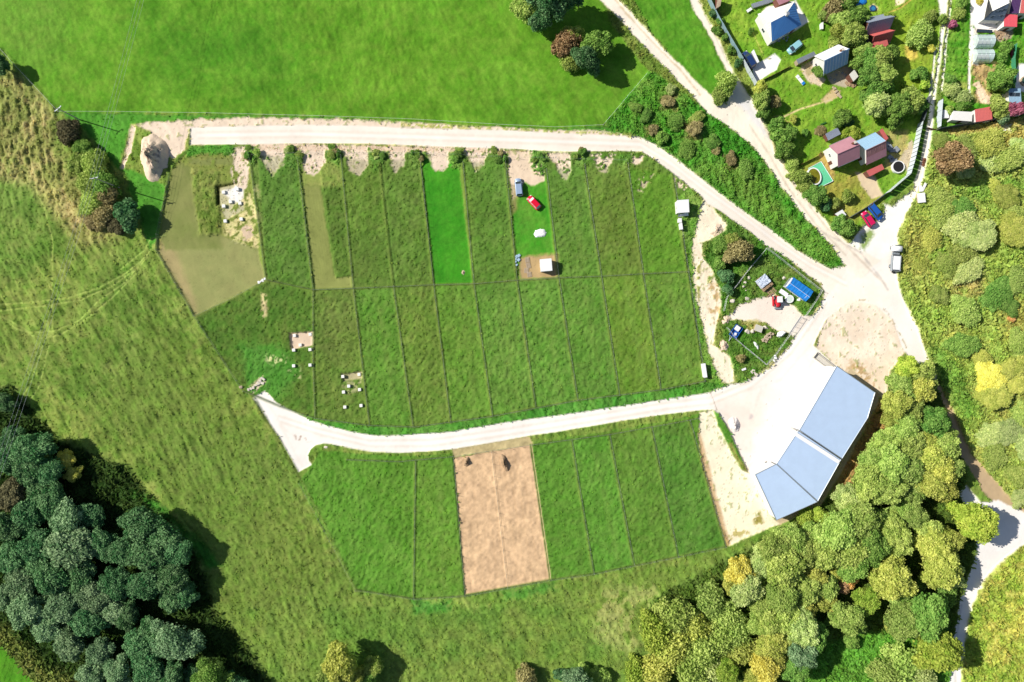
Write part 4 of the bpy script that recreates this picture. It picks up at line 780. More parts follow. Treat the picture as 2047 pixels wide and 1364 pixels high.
stand('on the bottom edge of the meadow', [(680, 1328, 36, 'big', 'gold'), (655, 1348, 24, 'bush', 'olive'), (712, 1352, 26, 'round', 'gold'), (748, 1330, 20, 'round', 'olive'), (730, 1360, 22, 'round', 'green'), (1052, 1352, 22, 'scrub', 'brown', 1.4), (1150, 1358, 28, 'feather', 'grey', .9), (1120, 1345, 14, 'bush', 'dark'), (1200, 1352, 20, 'scrub', 'olive'), (1165, 1338, 14, 'bush', 'olive')], 'trees on the meadow\'s bottom edge')
# right bushland
G4 = 'bushes on the scrub slope at right'
plant(1897, 318, 32, 'round', 'copper', 'round copper leaved tree at the corner of the slope by the paths', 'tree', G4, 'tree')
stand('on the slope near the copper leaved tree', [(1925, 300, 28, 'scrub', 'olive', 1.00), (1926, 345, 20, 'bush', 'pale', 1.00), (1975, 290, 30, 'scrub', 'gold', 1.00), (2010, 320, 30, 'scrub', 'olive', 1.00), (2040, 300, 26, 'scrub', 'pale', 1.00), (1880, 285, 18, 'scrub', 'olive'), (1985, 325, 26, 'scrub', 'pale', 1.00)], G4, hsc=.45)
stand('on the upper slope opposite the parked truck', [(2005, 395, 26, 'round', 'gold', 0.64), (1990, 385, 20, 'scrub', 'gold'), (1920, 455, 34, 'scrub', 'pale', 1.00), (1955, 470, 34, 'round', 'pale', 0.72), (1925, 500, 28, 'scrub', 'olive', 1.00), (1880, 430, 26, 'scrub', 'olive', 0.96), (1925, 420, 24, 'scrub', 'green'), (2025, 462, 34, 'big', 'gold', 0.64), (1860, 480, 22, 'scrub', 'gold'), (1890, 530, 24, 'scrub', 'olive'), (1875, 395, 26, 'scrub', 'olive', 0.88), (2020, 430, 22, 'scrub', 'olive', 1.00)], G4, hsc=.45)
stand('on the slope beside the sandy yard', [(1872, 592, 20, 'bush', 'olive'), (1990, 590, 32, 'scrub', 'green', 1.00), (2010, 610, 22, 'bush', 'green', 1.00), (1930, 545, 26, 'scrub', 'pale'), (1920, 620, 30, 'scrub', 'olive'), (1915, 690, 28, 'scrub', 'green'), (2030, 560, 24, 'scrub', 'olive', 1.00), (2020, 635, 10, 'tiny', 'orange'), (1840, 530, 18, 'scrub', 'gold')], G4, hsc=.45)
stand('on the lower slope above the lane', [(1975, 755, 32, 'big', 'yellow', 0.60), (1985, 790, 30, 'big', 'gold', 0.64), (2015, 735, 26, 'round', 'gold', 0.72), (2030, 765, 26, 'big', 'gold', 0.64), (1960, 720, 20, 'scrub', 'gold'), (1975, 868, 26, 'scrub', 'pale', 0.72), (2010, 862, 28, 'scrub', 'pale', 0.64), (2040, 830, 26, 'scrub', 'olive', 0.64), (1985, 915, 26, 'scrub', 'olive', 1.00), (2045, 890, 24, 'scrub', 'pale', 0.72), (2035, 955, 24, 'scrub', 'olive', 1.00), (2030, 995, 18, 'bush', 'pale'), (2035, 690, 28, 'scrub', 'olive')], G4, hsc=.45)
# garden trees and hedges
G5 = 'trees and hedges of the gardens'
stand('in the hedge between blue and grey roofed houses', [(1672, 12, 24, 'scrub', 'brown', 1.5), (1650, 30, 14, 'bush', 'olive'), (1690, 6, 22, 'round', 'green'), (1682, 42, 22, 'bush', 'olive', 1.3), (1676, 62, 20, 'bush', 'gold', 1.3), (1710, 35, 20, 'round', 'green'), (1702, 75, 24, 'round', 'olive'), (1668, 84, 16, 'bush', 'olive'), (1690, 88, 16, 'bush', 'olive'), (1722, 106, 20, 'round', 'olive')], G5)
stand('east of the grey roofed garden house', [(1716, 128, 18, 'bush', 'green', 1.5), (1732, 120, 22, 'round', 'green'), (1754, 124, 24, 'round', 'olive'), (1775, 110, 20, 'bush', 'green', 1.4), (1738, 152, 24, 'round', 'green'), (1762, 150, 24, 'round', 'olive'), (1748, 182, 22, 'bush', 'green', 1.4), (1766, 175, 18, 'bush', 'green', 1.4), (1746, 208, 24, 'round', 'pale'), (1732, 195, 16, 'bush', 'green'), (1764, 218, 18, 'bush', 'olive', 1.4)], G5)
stand('along the gardens\' eastern side', [(1838, 70, 27, 'scrub', 'olive', .9), (1855, 38, 16, 'scrub', 'olive', 1.0), (1880, 40, 10, 'tiny', 'olive'), (1860, 98, 8, 'bush', 'yellow'), (1795, 215, 26, 'round', 'green'), (1818, 200, 22, 'bush', 'olive', 1.4), (1834, 214, 16, 'bush', 'green', 1.3), (1786, 240, 18, 'bush', 'green'), (1848, 170, 12, 'tiny', 'lime'), (1842, 150, 14, 'tiny', 'green'), (1828, 150, 12, 'tiny', 'green'), (1776, 38, 13, 'round', 'lime'), (1805, 172, 5, 'tiny', 'lime')], G5)
stand('in the hedge beside the dirt track fork', [(1517, 180, 15, 'bush', 'gold', 1.5), (1520, 205, 18, 'bush', 'olive', 1.5), (1526, 225, 14, 'bush', 'green', 1.5), (1545, 205, 14, 'bush', 'brown', 1.3), (1552, 252, 16, 'bush', 'green', 1.3), (1558, 275, 18, 'bush', 'green', 1.4), (1576, 270, 16, 'bush', 'green', 1.4), (1566, 300, 18, 'bush', 'green', 1.3), (1582, 330, 16, 'scrub', 'olive'), (1598, 355, 18, 'scrub', 'olive', 1.4), (1606, 372, 16, 'scrub', 'olive'), (1630, 392, 22, 'round', 'green', .8), (1648, 412, 14, 'bush', 'dark'), (1675, 448, 16, 'bush', 'green', 1.3), (1690, 456, 18, 'bush', 'green', 1.3), (1668, 405, 12, 'bush', 'olive')], G5)
stand('on the lawns of the middle garden', [(1638, 145, 13, 'round', 'green'), (1680, 236, 18, 'bush', 'green', 1.2), (1694, 246, 10, 'bush', 'dark'), (1690, 266, 12, 'tiny', 'lime'), (1705, 268, 14, 'bush', 'lime'), (1608, 268, 8, 'tiny', 'green'), (1692, 392, 14, 'tiny', 'olive'), (1500, 62, 7, 'tiny', 'green'), (1640, 262, 11, 'scrub', 'brown', .7), (1585, 238, 9, 'tiny', 'gold')], G5)
plant(1452, 168, 21, 'scrub', 'olive', 'olive tree in the fork of the two dirt tracks', 'tree', G5, 'tree', 1.9)
plant(1438, 188, 17, 'scrub', 'olive', 'low olive bush at the point of the fork between the dirt tracks', 'bush', G5, 'bush', 1.0)
stand('along the garden fence on the dirt track side', [(1424, 28, 9, 'tiny', 'dark'), (1434, 62, 10, 'tiny', 'green'), (1448, 76, 8, 'tiny', 'green'), (1460, 102, 9, 'tiny', 'green'), (1474, 126, 9, 'tiny', 'dark'), (1440, 45, 8, 'tiny', 'green')], G5)
stand('in the far right allotment', [(1998, 158, 26, 'round', 'green', .9), (1985, 172, 16, 'bush', 'olive'), (2010, 176, 14, 'bush', 'green'), (1996, 216, 22, 'bush', 'olive', 1.2), (2000, 232, 16, 'bush', 'grey', 1.2), (2006, 100, 14, 'tiny', 'green'), (2000, 118, 12, 'tiny', 'green'), (1924, 214, 14, 'tiny', 'green'), (1900, 180, 16, 'scrub', 'pale'), (1925, 195, 16, 'scrub', 'pale'), (1898, 160, 12, 'bush', 'green'), (1895, 222, 10, 'tiny', 'olive'), (1958, 4, 7, 'tiny', 'yellow'), (1920, 8, 14, 'bush', 'green'), (1915, 28, 14, 'scrub', 'olive')], G5)
plant(1904, 50, 9, 'tiny', 'pink', 'pink flowering shrub between the two narrow paths', 'shrub', None, 'shrub', 1.4)
plant(2020, 222, 13, 'tiny', 'pink', 'dark pink shrub over the red roof at the right edge', 'shrub', None, 'shrub', 3.0)
# fallen bare tree by the hall
def bare_tree():
    rt = empty('bare_tree', *W(1772, 838), ground_z(1772, 838), label='bare pale dead tree with spread branches behind the hall', cat='tree')
    bm = NB(); r = random.Random(4); tube(bm, (0, 0, 0), (.2, .1, 3.0), .14, 7, .09); obj('trunk', bm, M_BARE, rt)
    bm = NB()
    for k in range(16):
        a = -2.2+4.2*r.random()+(1.5 if k % 2 else 0); L = 1.6+2.4*r.random(); p = Vector((.2, .1, 1.6+1.3*r.random())); q = p+Vector((math.cos(a)*L*.5, math.sin(a)*L*.5, .7)); e = q+Vector((math.cos(a+.3)*L*.6, math.sin(a+.3)*L*.6, .2))
        tube(bm, p, q, .07, 5, .05); tube(bm, q, e, .05, 5, .02)
        for _ in range(3):
            b = a+r.uniform(-1, 1); s_ = q.lerp(e, r.random()); tube(bm, s_, s_+Vector((math.cos(b)*.9, math.sin(b)*.9, .25)), .03, 4, .015)
    obj('branches', bm, M_BARE, rt)
bare_tree()

# ================================================================== BUILDINGS AND THINGS
def M(name, c, **kw): return mat(name, alb(*c), **kw)
M_WHITE = M('white_render_and_lit_roof', (245, 242, 236), var=.06, scale=2); M_PLAST = M('white_plastic', (246, 246, 246), rough=.45)
M_GREY = M('grey_paint', (150, 156, 162), rough=.6, var=.1); M_DARK = M('dark_rubber', (34, 34, 36), rough=.8)
M_GLASS = mat('dark_glass', (.03, .045, .06), rough=.08, spec=.6); M_WOOD = M('weathered_wood', (176, 148, 116), var=.25, scale=4, stretch=(1, 8, 8))
M_DWOOD = M('brown_wood', (120, 78, 58), var=.25, scale=4); M_CONC = M('concrete', (214, 208, 196), var=.12, scale=3, bump=.01); M_GALV = M('galvanised_steel', (176, 184, 192), rough=.45, metal=.5, var=.1)
M_STONE2 = M('pale_stone', (222, 212, 196), var=.2, scale=3, bump=.05); M_EARTH = M('dug_earth', (176, 148, 116), var=.15, scale=2.5, bump=.12)
M_SANDH = M('heaped_sand', (238, 214, 188), var=.14, scale=1.5, bump=.12); M_REDP = M('red_paint', (206, 44, 54), rough=.4)
M_HALLR = M('blue_grey_membrane', (190, 212, 240), rough=.7, var=.05, scale=.5); M_HALLW = M('hall_wall', (240, 240, 240), rough=.7, var=.04)
M_BLUER = M('blue_metal_roof', (84, 146, 216), rough=.45, var=.06, scale=1); M_GREYR = M('grey_metal_roof', (150, 184, 226), rough=.5, var=.16, scale=1.2, stretch=(5, .6, 1))
M_SLATE = M('slate_roof', (92, 108, 128), rough=.7, var=.15, scale=4); M_PINKR = M('dull_pink_roof', (188, 136, 146), rough=.6, var=.1, scale=1); M_REDR = M('salmon_roof', (216, 112, 108), rough=.6, var=.08, scale=1.4)
M_REDR2 = M('red_roof', (228, 92, 104), rough=.6, var=.06); M_RUST = M('rusty_roof', (176, 132, 132), rough=.6, var=.55, scale=1.6, stretch=(6, .4, 1)); M_LBLUE = M('light_blue_roof', (156, 190, 214), rough=.5, var=.06)
M_SHEDG = M('mid_grey_roof', (150, 158, 176), rough=.5, var=.1); M_TAN = M('tan_board', (196, 176, 150), var=.15); M_BLUET = M('blue_tarp', (40, 132, 214), rough=.45, var=.06, scale=2, bump=.03)
M_NAVY = M('navy_paint', (52, 84, 130), rough=.35); M_BRICKW = M('brown_board_wall', (128, 84, 70), var=.2)
M_BLOCK = M('white_concrete', (250, 248, 242), var=.04)
M_CHIP = M('chain_wire', (170, 174, 170), rough=.5, metal=.4)

def roof_pt(px, py, h): x, y = W(px, py, h); return (x, y, h)
def window(parent, x, y, z, w, h, rz, name='window'):
    bm = NB(); t = .06
    for a in (-1, 1): box(bm, a*(w/2-t/2), 0, 0, t, .08, h)
    for a in (-1, 1): box(bm, 0, 0, a*(h/2-t/2), w-2*t, .08, t)
    box(bm, 0, 0, 0, t*.7, .07, h-2*t)
    f = obj(name, bm, M_PLAST, parent, loc=(x, y, z), rz=rz)
    bm = NB(); box(bm, 0, 0, 0, w-.1, .03, h-.1); obj('pane', bm, M_GLASS, f); return f
def door(parent, x, y, z, w, h, rz, m=None):
    bm = NB(); box(bm, 0, 0, h/2, w, .08, h, bev=.015)
    for k in (.3, .72): box(bm, 0, -.045, h*k, w*.7, .02, h*.28)
    d = obj('door', bm, m or M_DWOOD, parent, loc=(x, y, z), rz=rz)
    bm = NB(); cyl(bm, w*.36, -.08, h*.46, h*.5, .025); obj('handle', bm, M_GALV, d); return d
def house(name, label, cat, px, py, he, hr, ln, wd, ang, wall, roofS, roofN=None, over=.35, rib=.6, group=None, chim=None, wins=2, dr=True, ribm=None):
    """gabled house: px,py = middle of the eaves on the map, he/hr eaves and ridge height, ln along the ridge"""
    x, y = W(px, py, he); rt = empty(name, x, y, 0, ang, label=label, cat=cat, group=group)
    a, b = ln/2-over, wd/2-over
    bm = NB(); q = [(-a, -b), (a, -b), (a, b), (-a, b)]
    lo = [bm.verts.new((u, v, -.1)) for u, v in q]; hi = [bm.verts.new((u, v, he)) for u, v in q]; zr = he+(hr-he)*b/(wd/2)*1.0
    g0 = bm.verts.new((-a, 0, hr-.06)); g1 = bm.verts.new((a, 0, hr-.06))
    for h_ in hi: h_.co.z = hr-.06-(hr-he)*(b/(wd/2))
    bm.faces.new((lo[0], lo[1], hi[1], hi[0])); bm.faces.new((lo[2], lo[3], hi[3], hi[2])); bm.faces.new((lo[1], lo[2], hi[2], g1, hi[1])); bm.faces.new((lo[3], lo[0], hi[0], g0, hi[3]))
    bm.faces.new((hi[0], hi[1], g1, g0)); bm.faces.new((hi[2], hi[3], g0, g1))
    obj('wall', bm, wall, rt)
    for s_, m_, nm in ((-1, roofS, 'roof'), (1, roofN or roofS, 'roof')):
        bm = NB(); L2, W2 = ln/2, wd/2
        slab(bm, [(-L2, s_*W2, he), (L2, s_*W2, he), (L2, 0, hr+.02), (-L2, 0, hr+.02)], .1)
        o = obj('roof', bm, m_, rt)
        if rib:
            bm = NB(); n = max(2, int(ln/rib)); sl2 = math.atan2(hr-he, W2); Ls = math.hypot(hr-he, W2)
            for k in range(n+1):
                box(bm, -L2+.05+(ln-.1)*k/n, s_*W2/2, (he+hr)/2+.055, .05, Ls-.06, .05, rx=-s_*sl2)
            obj('roof_seams', bm, ribm or m_, o)
    bm = NB(); tube(bm, (-ln/2-.02, 0, hr+.05), (ln/2+.02, 0, hr+.05), .09, 6); obj('ridge_cap', bm, roofS, rt)
    for s_ in (-1, 1):
        bm = NB(); tube(bm, (-ln/2, s_*(wd/2+.05), he-.08), (ln/2, s_*(wd/2+.05), he-.08), .06, 6); obj('gutter', bm, M_GALV, rt)
    if chim is not None:
        bm = NB(); cx_, cy_ = chim; box(bm, cx_, cy_, hr-.2, .5, .5, 1.5, bev=.02); c = obj('chimney', bm, M_DWOOD, rt)
        bm = NB(); box(bm, cx_, cy_, hr+.59, .62, .62, .1); obj('chimney_cap', bm, M_CONC, c)
    for k in range(wins):
        t_ = (k+.5)/wins-.5
        window(rt, t_*ln*.8, -b-.02, he*.55, min(.9, ln*.25), .9, 0)
    if wins: window(rt, -a-.02, b*.3, he*.55, .8, .9, R(90))
    if dr: door(rt, -a-.03, -b*.4, 0, .85, min(1.95, he-.1), R(-90))
    return rt
def lean_to(name, label, cat, corners, hs, wall, roof, group=None, rib=.35, dr=True, wins=0):
    """mono-pitched shed: four roof corners on the map and a height for each"""
    pts = [roof_pt(px, py, h) for (px, py), h in zip(corners, hs)]
    cx_ = sum(p[0] for p in pts)/4; cy_ = sum(p[1] for p in pts)/4
    d = Vector(pts[1])-Vector(pts[0]); ang = math.atan2(d.y, d.x)
    rt = empty(name, cx_, cy_, 0, ang, label=label, cat=cat, group=group)
    ca, sa = math.cos(-ang), math.sin(-ang)
    loc = [((p[0]-cx_)*ca-(p[1]-cy_)*sa, (p[0]-cx_)*sa+(p[1]-cy_)*ca, p[2]) for p in pts]
    bm = NB(); sh = [(u*.94, v*.94, w-.12) for u, v, w in loc]; lo = [bm.verts.new((u, v, -.1)) for u, v, w in sh]; hi = [bm.verts.new(p) for p in sh]
    for i in range(4): bm.faces.new((lo[i], lo[(i+1) % 4], hi[(i+1) % 4], hi[i]))
    bm.faces.new(hi); obj('wall', bm, wall, rt)
    bm = NB(); slab(bm, loc, .08); o = obj('roof', bm, roof, rt)
    if rib:
        bm = NB(); P0, P1, P2, P3 = map(Vector, loc); n = max(2, int((P1-P0).length/rib))
        for k in range(n+1):
            t = .01+.98*k/n; tube(bm, P0.lerp(P1, t)+Vector((0, 0, .02)), P3.lerp(P2, t)+Vector((0, 0, .02)), .025, 4)
        obj('roof_seams', bm, roof, o)
    P0, P1 = Vector(sh[0]), Vector(sh[1]); mid = (P0+P1)/2; nrm = Vector((P1.y-P0.y, -(P1.x-P0.x), 0)).normalized()
    if dr and (P1-P0).length > 1.2:
        door(rt, mid.x+nrm.x*.05, mid.y+nrm.y*.05, 0, .75, min(1.85, sh[0][2]-.15), math.atan2(P1.y-P0.y, P1.x-P0.x))
    return rt

# ---- the hall: three joined wings under flat pitched membrane roofs
def hall():
    x0, y0 = W(1640, 890, 5); rt = empty('hall', x0, y0, 0, 0, label='large hall of three joined wings with smooth pale blue grey roofs', cat='hall')
    def loc(px, py, h): p = roof_pt(px, py, h); return (p[0]-x0, p[1]-y0, h)
    wings = [([(1672.7, 732), (1749, 785), (1734, 836), (1683, 917), (1598, 860)], [6.4, 5.6, 5.5, 5.5, 6.4]),
             ([(1596, 861.5), (1681, 919), (1634.5, 1002), (1552.5, 927.5)], [5.7, 5.1, 4.9, 5.5]),
             ([(1551.5, 928), (1633.5, 1003.5), (1552, 1040), (1510, 949)], [5.2, 4.7, 4.5, 5.1])]
    for pl, hs in wings:
        pts = [loc(px, py, h) for (px, py), h in zip(pl, hs)]
        bm = NB(); slab(bm, pts, .22); rf = obj('roof', bm, M_HALLR, rt)
        bm = NB()                                                  # upstand kerb round the membrane
        for i in range(len(pts)):
            a, b = Vector(pts[i]), Vector(pts[(i+1) % len(pts)]); tube(bm, a+Vector((0, 0, .04)), b+Vector((0, 0, .04)), .09, 4)
        obj('roof_edge', bm, M_GALV, rf)
        c = sum((Vector(p) for p in pts), Vector())/len(pts)
        sh = [Vector(p)+(c-Vector(p)).normalized()*.25 for p in pts]
        bm = NB(); lo = [bm.verts.new((p.x, p.y, -.1)) for p in sh]; hi = [bm.verts.new((p.x, p.y, p.z-.23)) for p in sh]; n = len(pts)
        for i in range(n): bm.faces.new((lo[i], lo[(i+1) % n], hi[(i+1) % n], hi[i]))
        w = obj('wall', bm, M_HALLW, rt)
        a, b = sh[-1], sh[0]                                       # yard side: the large sliding doors
        L = (b-a).length; ang = math.atan2(b.y-a.y, b.x-a.x); nrm = Vector((-math.sin(ang), math.cos(ang), 0))
        if (Vector((c.x, c.y, 0))-Vector((a.x, a.y, 0))).dot(nrm) > 0: nrm = -nrm
        for k in range(3 if L > 10 else 2):
            t = (k+.5)/(3 if L > 10 else 2); p = a.lerp(b, t)+nrm*.06
            bm = NB(); box(bm, 0, 0, 1.9, L/4.5, .1, 3.8, bev=.02)
            for q in range(1, 6): box(bm, 0, 0, q*.63, L/4.5, .13, .05)
            obj('sliding_door', bm, M_HALLW, rt, loc=(p.x, p.y, 0), rz=ang)
    bm = NB(); a, b = Vector(loc(1593.5, 865.5, 5.95)), Vector(loc(1680, 921.5, 5.35))    # flashing strip where the higher wing steps down
    d = (b-a); nn = Vector((d.y, -d.x, 0)).normalized()*.9
    bm.faces.new([bm.verts.new(v) for v in (a+Vector((0, 0, .02)), b+Vector((0, 0, .02)), b+nn+Vector((0, 0, -.02-.1)), a+nn+Vector((0, 0, -.12)))]); obj('flashing', bm, M_PLAST, rt)
hall()
def slabs_at(pts_px, label, cat, name, m, h=.25, group=None):
    c = np.mean(np.array(pts_px), 0); x0, y0 = W(*c); bm = NB()
    slab(bm, [((px-c[0])/PXM, -(py-c[1])/PXM, h) for px, py in pts_px], h+.2); o = obj(name, bm, m, None, loc=(x0, y0, 0)); tag(o, label, cat, group); return o
# ramp wall at the hall's corner
def ramp():
    x, y = W(1645, 723); rt = empty('loading_ramp', x, y, 0, apx(36, 28), label='low concrete loading ramp with rails at the hall\'s upper corner', cat='ramp')
    bm = NB(); box(bm, 0, 0, .12, 5.4, 1.3, .24, bev=.03); obj('slab', bm, M_CONC, rt)
    for s_ in (-1, 1):
        bm = NB(); box(bm, 0, s_*.75, .35, 5.6, .12, .7, bev=.02); obj('kerb_wall', bm, M_CONC, rt)
    bm = NB(); box(bm, -2.8, 0, .45, .14, 1.7, .9, bev=.02); obj('end_wall', bm, M_CONC, rt)
ramp()

# ---- garden houses
def hip_house():
    he, hr = 3.4, 6.0; cs = [(1543, 84), (1602, 50), (1588, 4), (1515, 28)]; rg = [(1541, 45), (1570, 30)]
    x0, y0 = W(1562, 44, he); rt = empty('blue_roofed_house', x0, y0, 0, 0, label='blue roofed white house on a pale terrace by the top edge', cat='house', group='garden houses')
    E = [Vector((roof_pt(*c, he)[0]-x0, roof_pt(*c, he)[1]-y0, he)) for c in cs]; G = [Vector((roof_pt(*c, hr)[0]-x0, roof_pt(*c, hr)[1]-y0, hr)) for c in rg]
    c = sum(E, Vector())/4; sh = [p+(c-p).normalized()*.4 for p in E]
    bm = NB(); lo = [bm.verts.new((p.x, p.y, -.1)) for p in sh]; hi = [bm.verts.new((p.x, p.y, he-.05)) for p in sh]
    for i in range(4): bm.faces.new((lo[i], lo[(i+1) % 4], hi[(i+1) % 4], hi[i]))
    obj('wall', bm, M_WHITE, rt)
    for poly, m_ in (((E[0], E[1], G[1], G[0]), M_BLUER), ((E[1], E[2], G[1]), M_BLUER), ((E[2], E[3], G[0], G[1]), M_WHITE), ((E[3], E[0], G[0]), M_WHITE)):  # sun glare painted in: lit north and west slopes white instead of blue
        bm = NB(); slab(bm, [tuple(p) for p in poly], .1); rf = obj('roof', bm, m_, rt)
        a, b = poly[0], poly[1]; d = (b-a); n = int(d.length/.55); bm = NB(); top = list(poly[2:])[::-1]
        for k in range(1, n):
            t = k/n; p = a.lerp(b, t)
            q = top[0].lerp(top[-1], t) if len(top) == 2 else p.lerp(top[0], .98)
            if len(top) == 1:                                       # ribs on a triangular hip run parallel, up to the hip line
                f = 1-abs(2*t-1); q = p+(top[0]-(a+b)/2)*f*.97
            tube(bm, p+Vector((0, 0, .03)), q+Vector((0, 0, .03)), .035, 4)
        obj('roof_seams', bm, m_, rf)
    bm = NB(); g = G[1]; box(bm, g.x+.3, g.y, hr+.1, .55, .55, 1.3, bev=.02); ch = obj('chimney', bm, M_WHITE, rt); bm = NB(); box(bm, g.x+.3, g.y, hr+.8, .7, .7, .1); obj('chimney_cap', bm, M_GALV, ch)
    for t in (.25, .6):
        p = sh[0].lerp(sh[1], t); a_ = math.atan2((sh[1]-sh[0]).y, (sh[1]-sh[0]).x); window(rt, p.x, p.y-.03, 1.7, 1.1, 1.1, a_)
    p = sh[3].lerp(sh[0], .5); window(rt, p.x-.03, p.y, 1.7, 1.1, 1.1, R(-60))
    p = sh[0].lerp(sh[1], .85); door(rt, p.x, p.y-.05, 0, .95, 2.0, math.atan2((sh[1]-sh[0]).y, (sh[1]-sh[0]).x))
hip_house()
house('grey_roofed_house', 'garden house with ribbed grey blue metal roof and a deep shadow', 'house', 1661, 120, 3.0, 6.0, 6.6, 5.2, apx(46, -22), M_WHITE, M_GREYR, M_WHITE, rib=.75, group='garden houses', chim=(1.6, .5), ribm=M_PLAST)  # north slope white as painted sunlight on the grey metal
lean_to('long_shed', 'long narrow pale roofed shed joined to the grey roofed house', 'shed', [(1596, 128), (1632, 110), (1627, 103), (1592, 119)], [1.9, 1.9, 2.2, 2.2], M_TAN, M_GALV, group='garden sheds')
lean_to('small_shed', 'small square white roofed shed right of the grey roofed house', 'shed', [(1706, 163), (1716, 153), (1708, 139), (1698, 149)], [1.9, 1.9, 2.3, 2.3], M_BRICKW, M_WHITE, group='garden sheds')
house('grey_a_frame_hut', 'steep grey roofed hut above the red roofed hut', 'hut', 1747, 53, 1.2, 4.8, 6.4, 4.8, apx(52, -12), M_BRICKW, M_SHEDG, M_SHEDG, over=.3, rib=.5, group='steep roofed huts', wins=1)
house('red_a_frame_hut', 'steep red roofed hut touching the grey roofed hut', 'hut', 1756, 77, 1.2, 4.0, 5.2, 3.4, apx(40, -11), M_BRICKW, M_REDR, M_REDR, over=.3, rib=.5, group='steep roofed huts', wins=1)
lean_to('salmon_roofed_annex', 'low salmon roofed annex below the steep red roofed hut', 'shed', [(1746, 105), (1777, 94), (1773, 77), (1743, 85)], [2.0, 2.0, 2.5, 2.5], M_BRICKW, M_REDR, group='garden sheds')
house('pink_roofed_house', 'white walled house with dull pink roof near the green pool', 'house', 1688, 303.5, 4.3, 6.4, 5.8, 5.6, apx(40, -17.5), M_WHITE, M_PINKR, M_PINKR, rib=0, group='garden houses', chim=(1.8, .9))
def east_wing():
    rt = house('rusty_roofed_house', 'house with light blue and rust striped roof joined to the pink roofed house', 'house', 1741, 297, 3.2, 5.6, 5.3, 6.2, apx(30, -14), M_WHITE, M_RUST, M_LBLUE, rib=.5, group='garden houses', wins=1)
    bm = NB(); sl2 = math.atan2(2.3, 3.1); slab(bm, [(-2.7, -3.25, 3.12), (2.7, -3.25, 3.12), (2.7, -1.6, 4.38), (-2.7, -1.6, 4.38)], .04)
    for v in bm.verts: v.co.z += .1
    obj('lower_roof', bm, M_PINKR, rt)
east_wing()
lean_to('red_lean_to', 'small rust red lean-to on the rusty roofed house\'s right end', 'lean-to', [(1770, 282), (1776, 277), (1764, 257), (1758, 261)], [2.0, 2.0, 2.6, 2.6], M_BRICKW, M_REDR, group='garden sheds', dr=False)
lean_to('porch_roof', 'low pink roofed porch below the rusty roofed house', 'porch', [(1739, 353), (1768, 338), (1763, 328), (1732, 342)], [2.0, 2.0, 2.3, 2.3], M_BRICKW, M_REDR, group='garden sheds')
lean_to('grey_shed', 'little grey ribbed shed alone on the lawn above the pink roofed house', 'shed', [(1656, 281), (1681, 268), (1674, 255), (1650, 268)], [1.7, 1.7, 2.1, 2.1], M_BRICKW, M_SHEDG, group='garden sheds')
lean_to('white_shed_roof', 'small shed with a white roof at the bottom of the garden', 'shed', [(1680, 436), (1692, 430), (1684, 419), (1669, 428)], [1.2, 1.2, 1.3, 1.3], M_BRICKW, M_PLAST, group='garden sheds', rib=0, dr=False)
# top edge: sheds cut by the frame
lean_to('pinkish_shed', 'pinkish roofed shed touching the top edge above the blue roofed house', 'shed', [(1558, 10), (1580, 1), (1574, -12), (1550, -4)], [2.4, 2.4, 2.7, 2.7], M_BRICKW, M_PINKR, group='garden sheds')
lean_to('glazed_frame', 'pale slatted garden frame by the top edge left of the blue roofed house', 'garden frame', [(1506, 16), (1546, 3), (1541, -4), (1502, 8)], [.8, .8, .9, .9], M_GALV, M_GALV, rib=.5, dr=False)
lean_to('tan_shed', 'narrow tan roofed shed at the top edge inside the metal fence', 'shed', [(1431, 18), (1440, 12), (1444, -10), (1436, -10)], [2.6, 2.6, 2.9, 2.9], M_BRICKW, M_TAN, group='garden sheds')
# far right allotment
def slate_house():
    x0, y0 = W(1998, 30, 3); rt = empty('slate_roofed_house', x0, y0, 0, 0, label='dark slate roofed house with roof windows in the upper right corner', cat='house', group='garden houses')
    E = [((1966, 40), 2.6), ((2006, 42), 2.6), ((2018, 6), 5.2), ((1985, 22), 4.4)]; N_ = [((1950, 4), 3.2), ((2010, -18), 3.4)]
    V_ = lambda c, h: (roof_pt(*c, h)[0]-x0, roof_pt(*c, h)[1]-y0, h)
    S1 = [V_(c, h) for c, h in E]
    bm = NB(); slab(bm, S1, .12); rf = obj('roof', bm, M_SLATE, rt)
    bm = NB(); S2 = [S1[3], S1[2], V_((2014, -22), 3.0), V_((1976, -8), 2.8)]; slab(bm, S2, .12); obj('roof', bm, M_WHITE, rt)
    base = [S1[0], S1[1], S2[2], S2[3]]; c = sum((Vector(p) for p in base), Vector())/4
    bm = NB(); sh = [Vector(p)+(c-Vector(p)).normalized()*.4 for p in base]; lo = [bm.verts.new((p.x, p.y, -.1)) for p in sh]; hi = [bm.verts.new((p.x, p.y, 2.45)) for p in sh]
    for i in range(4): bm.faces.new((lo[i], lo[(i+1) % 4], hi[(i+1) % 4], hi[i]))
    obj('wall', bm, M_WHITE, rt)
    A, B, C_, D = map(Vector, S1); up = (D-A); nrm = (B-A).cross(D-A).normalized()
    for k in range(3):
        for m_ in range(2):
            p = A.lerp(B, .32+.24*k).lerp(D.lerp(C_, .32+.24*k), .28+.4*m_)+nrm*.04
            bm = NB(); u = (B-A).normalized()*.42; v = up.normalized()*.45; bm.faces.new([bm.verts.new(p+s*u+t*v) for s, t in ((-1, -1), (1, -1), (1, 1), (-1, 1))]); w = obj('roof_window', bm, M_GALV, rf)
            bm = NB(); bm.faces.new([bm.verts.new(p+nrm*.02+s*u*.75+t*v*.75) for s, t in ((-1, -1), (1, -1), (1, 1), (-1, 1))]); obj('pane', bm, M_GLASS, w)
slate_house()
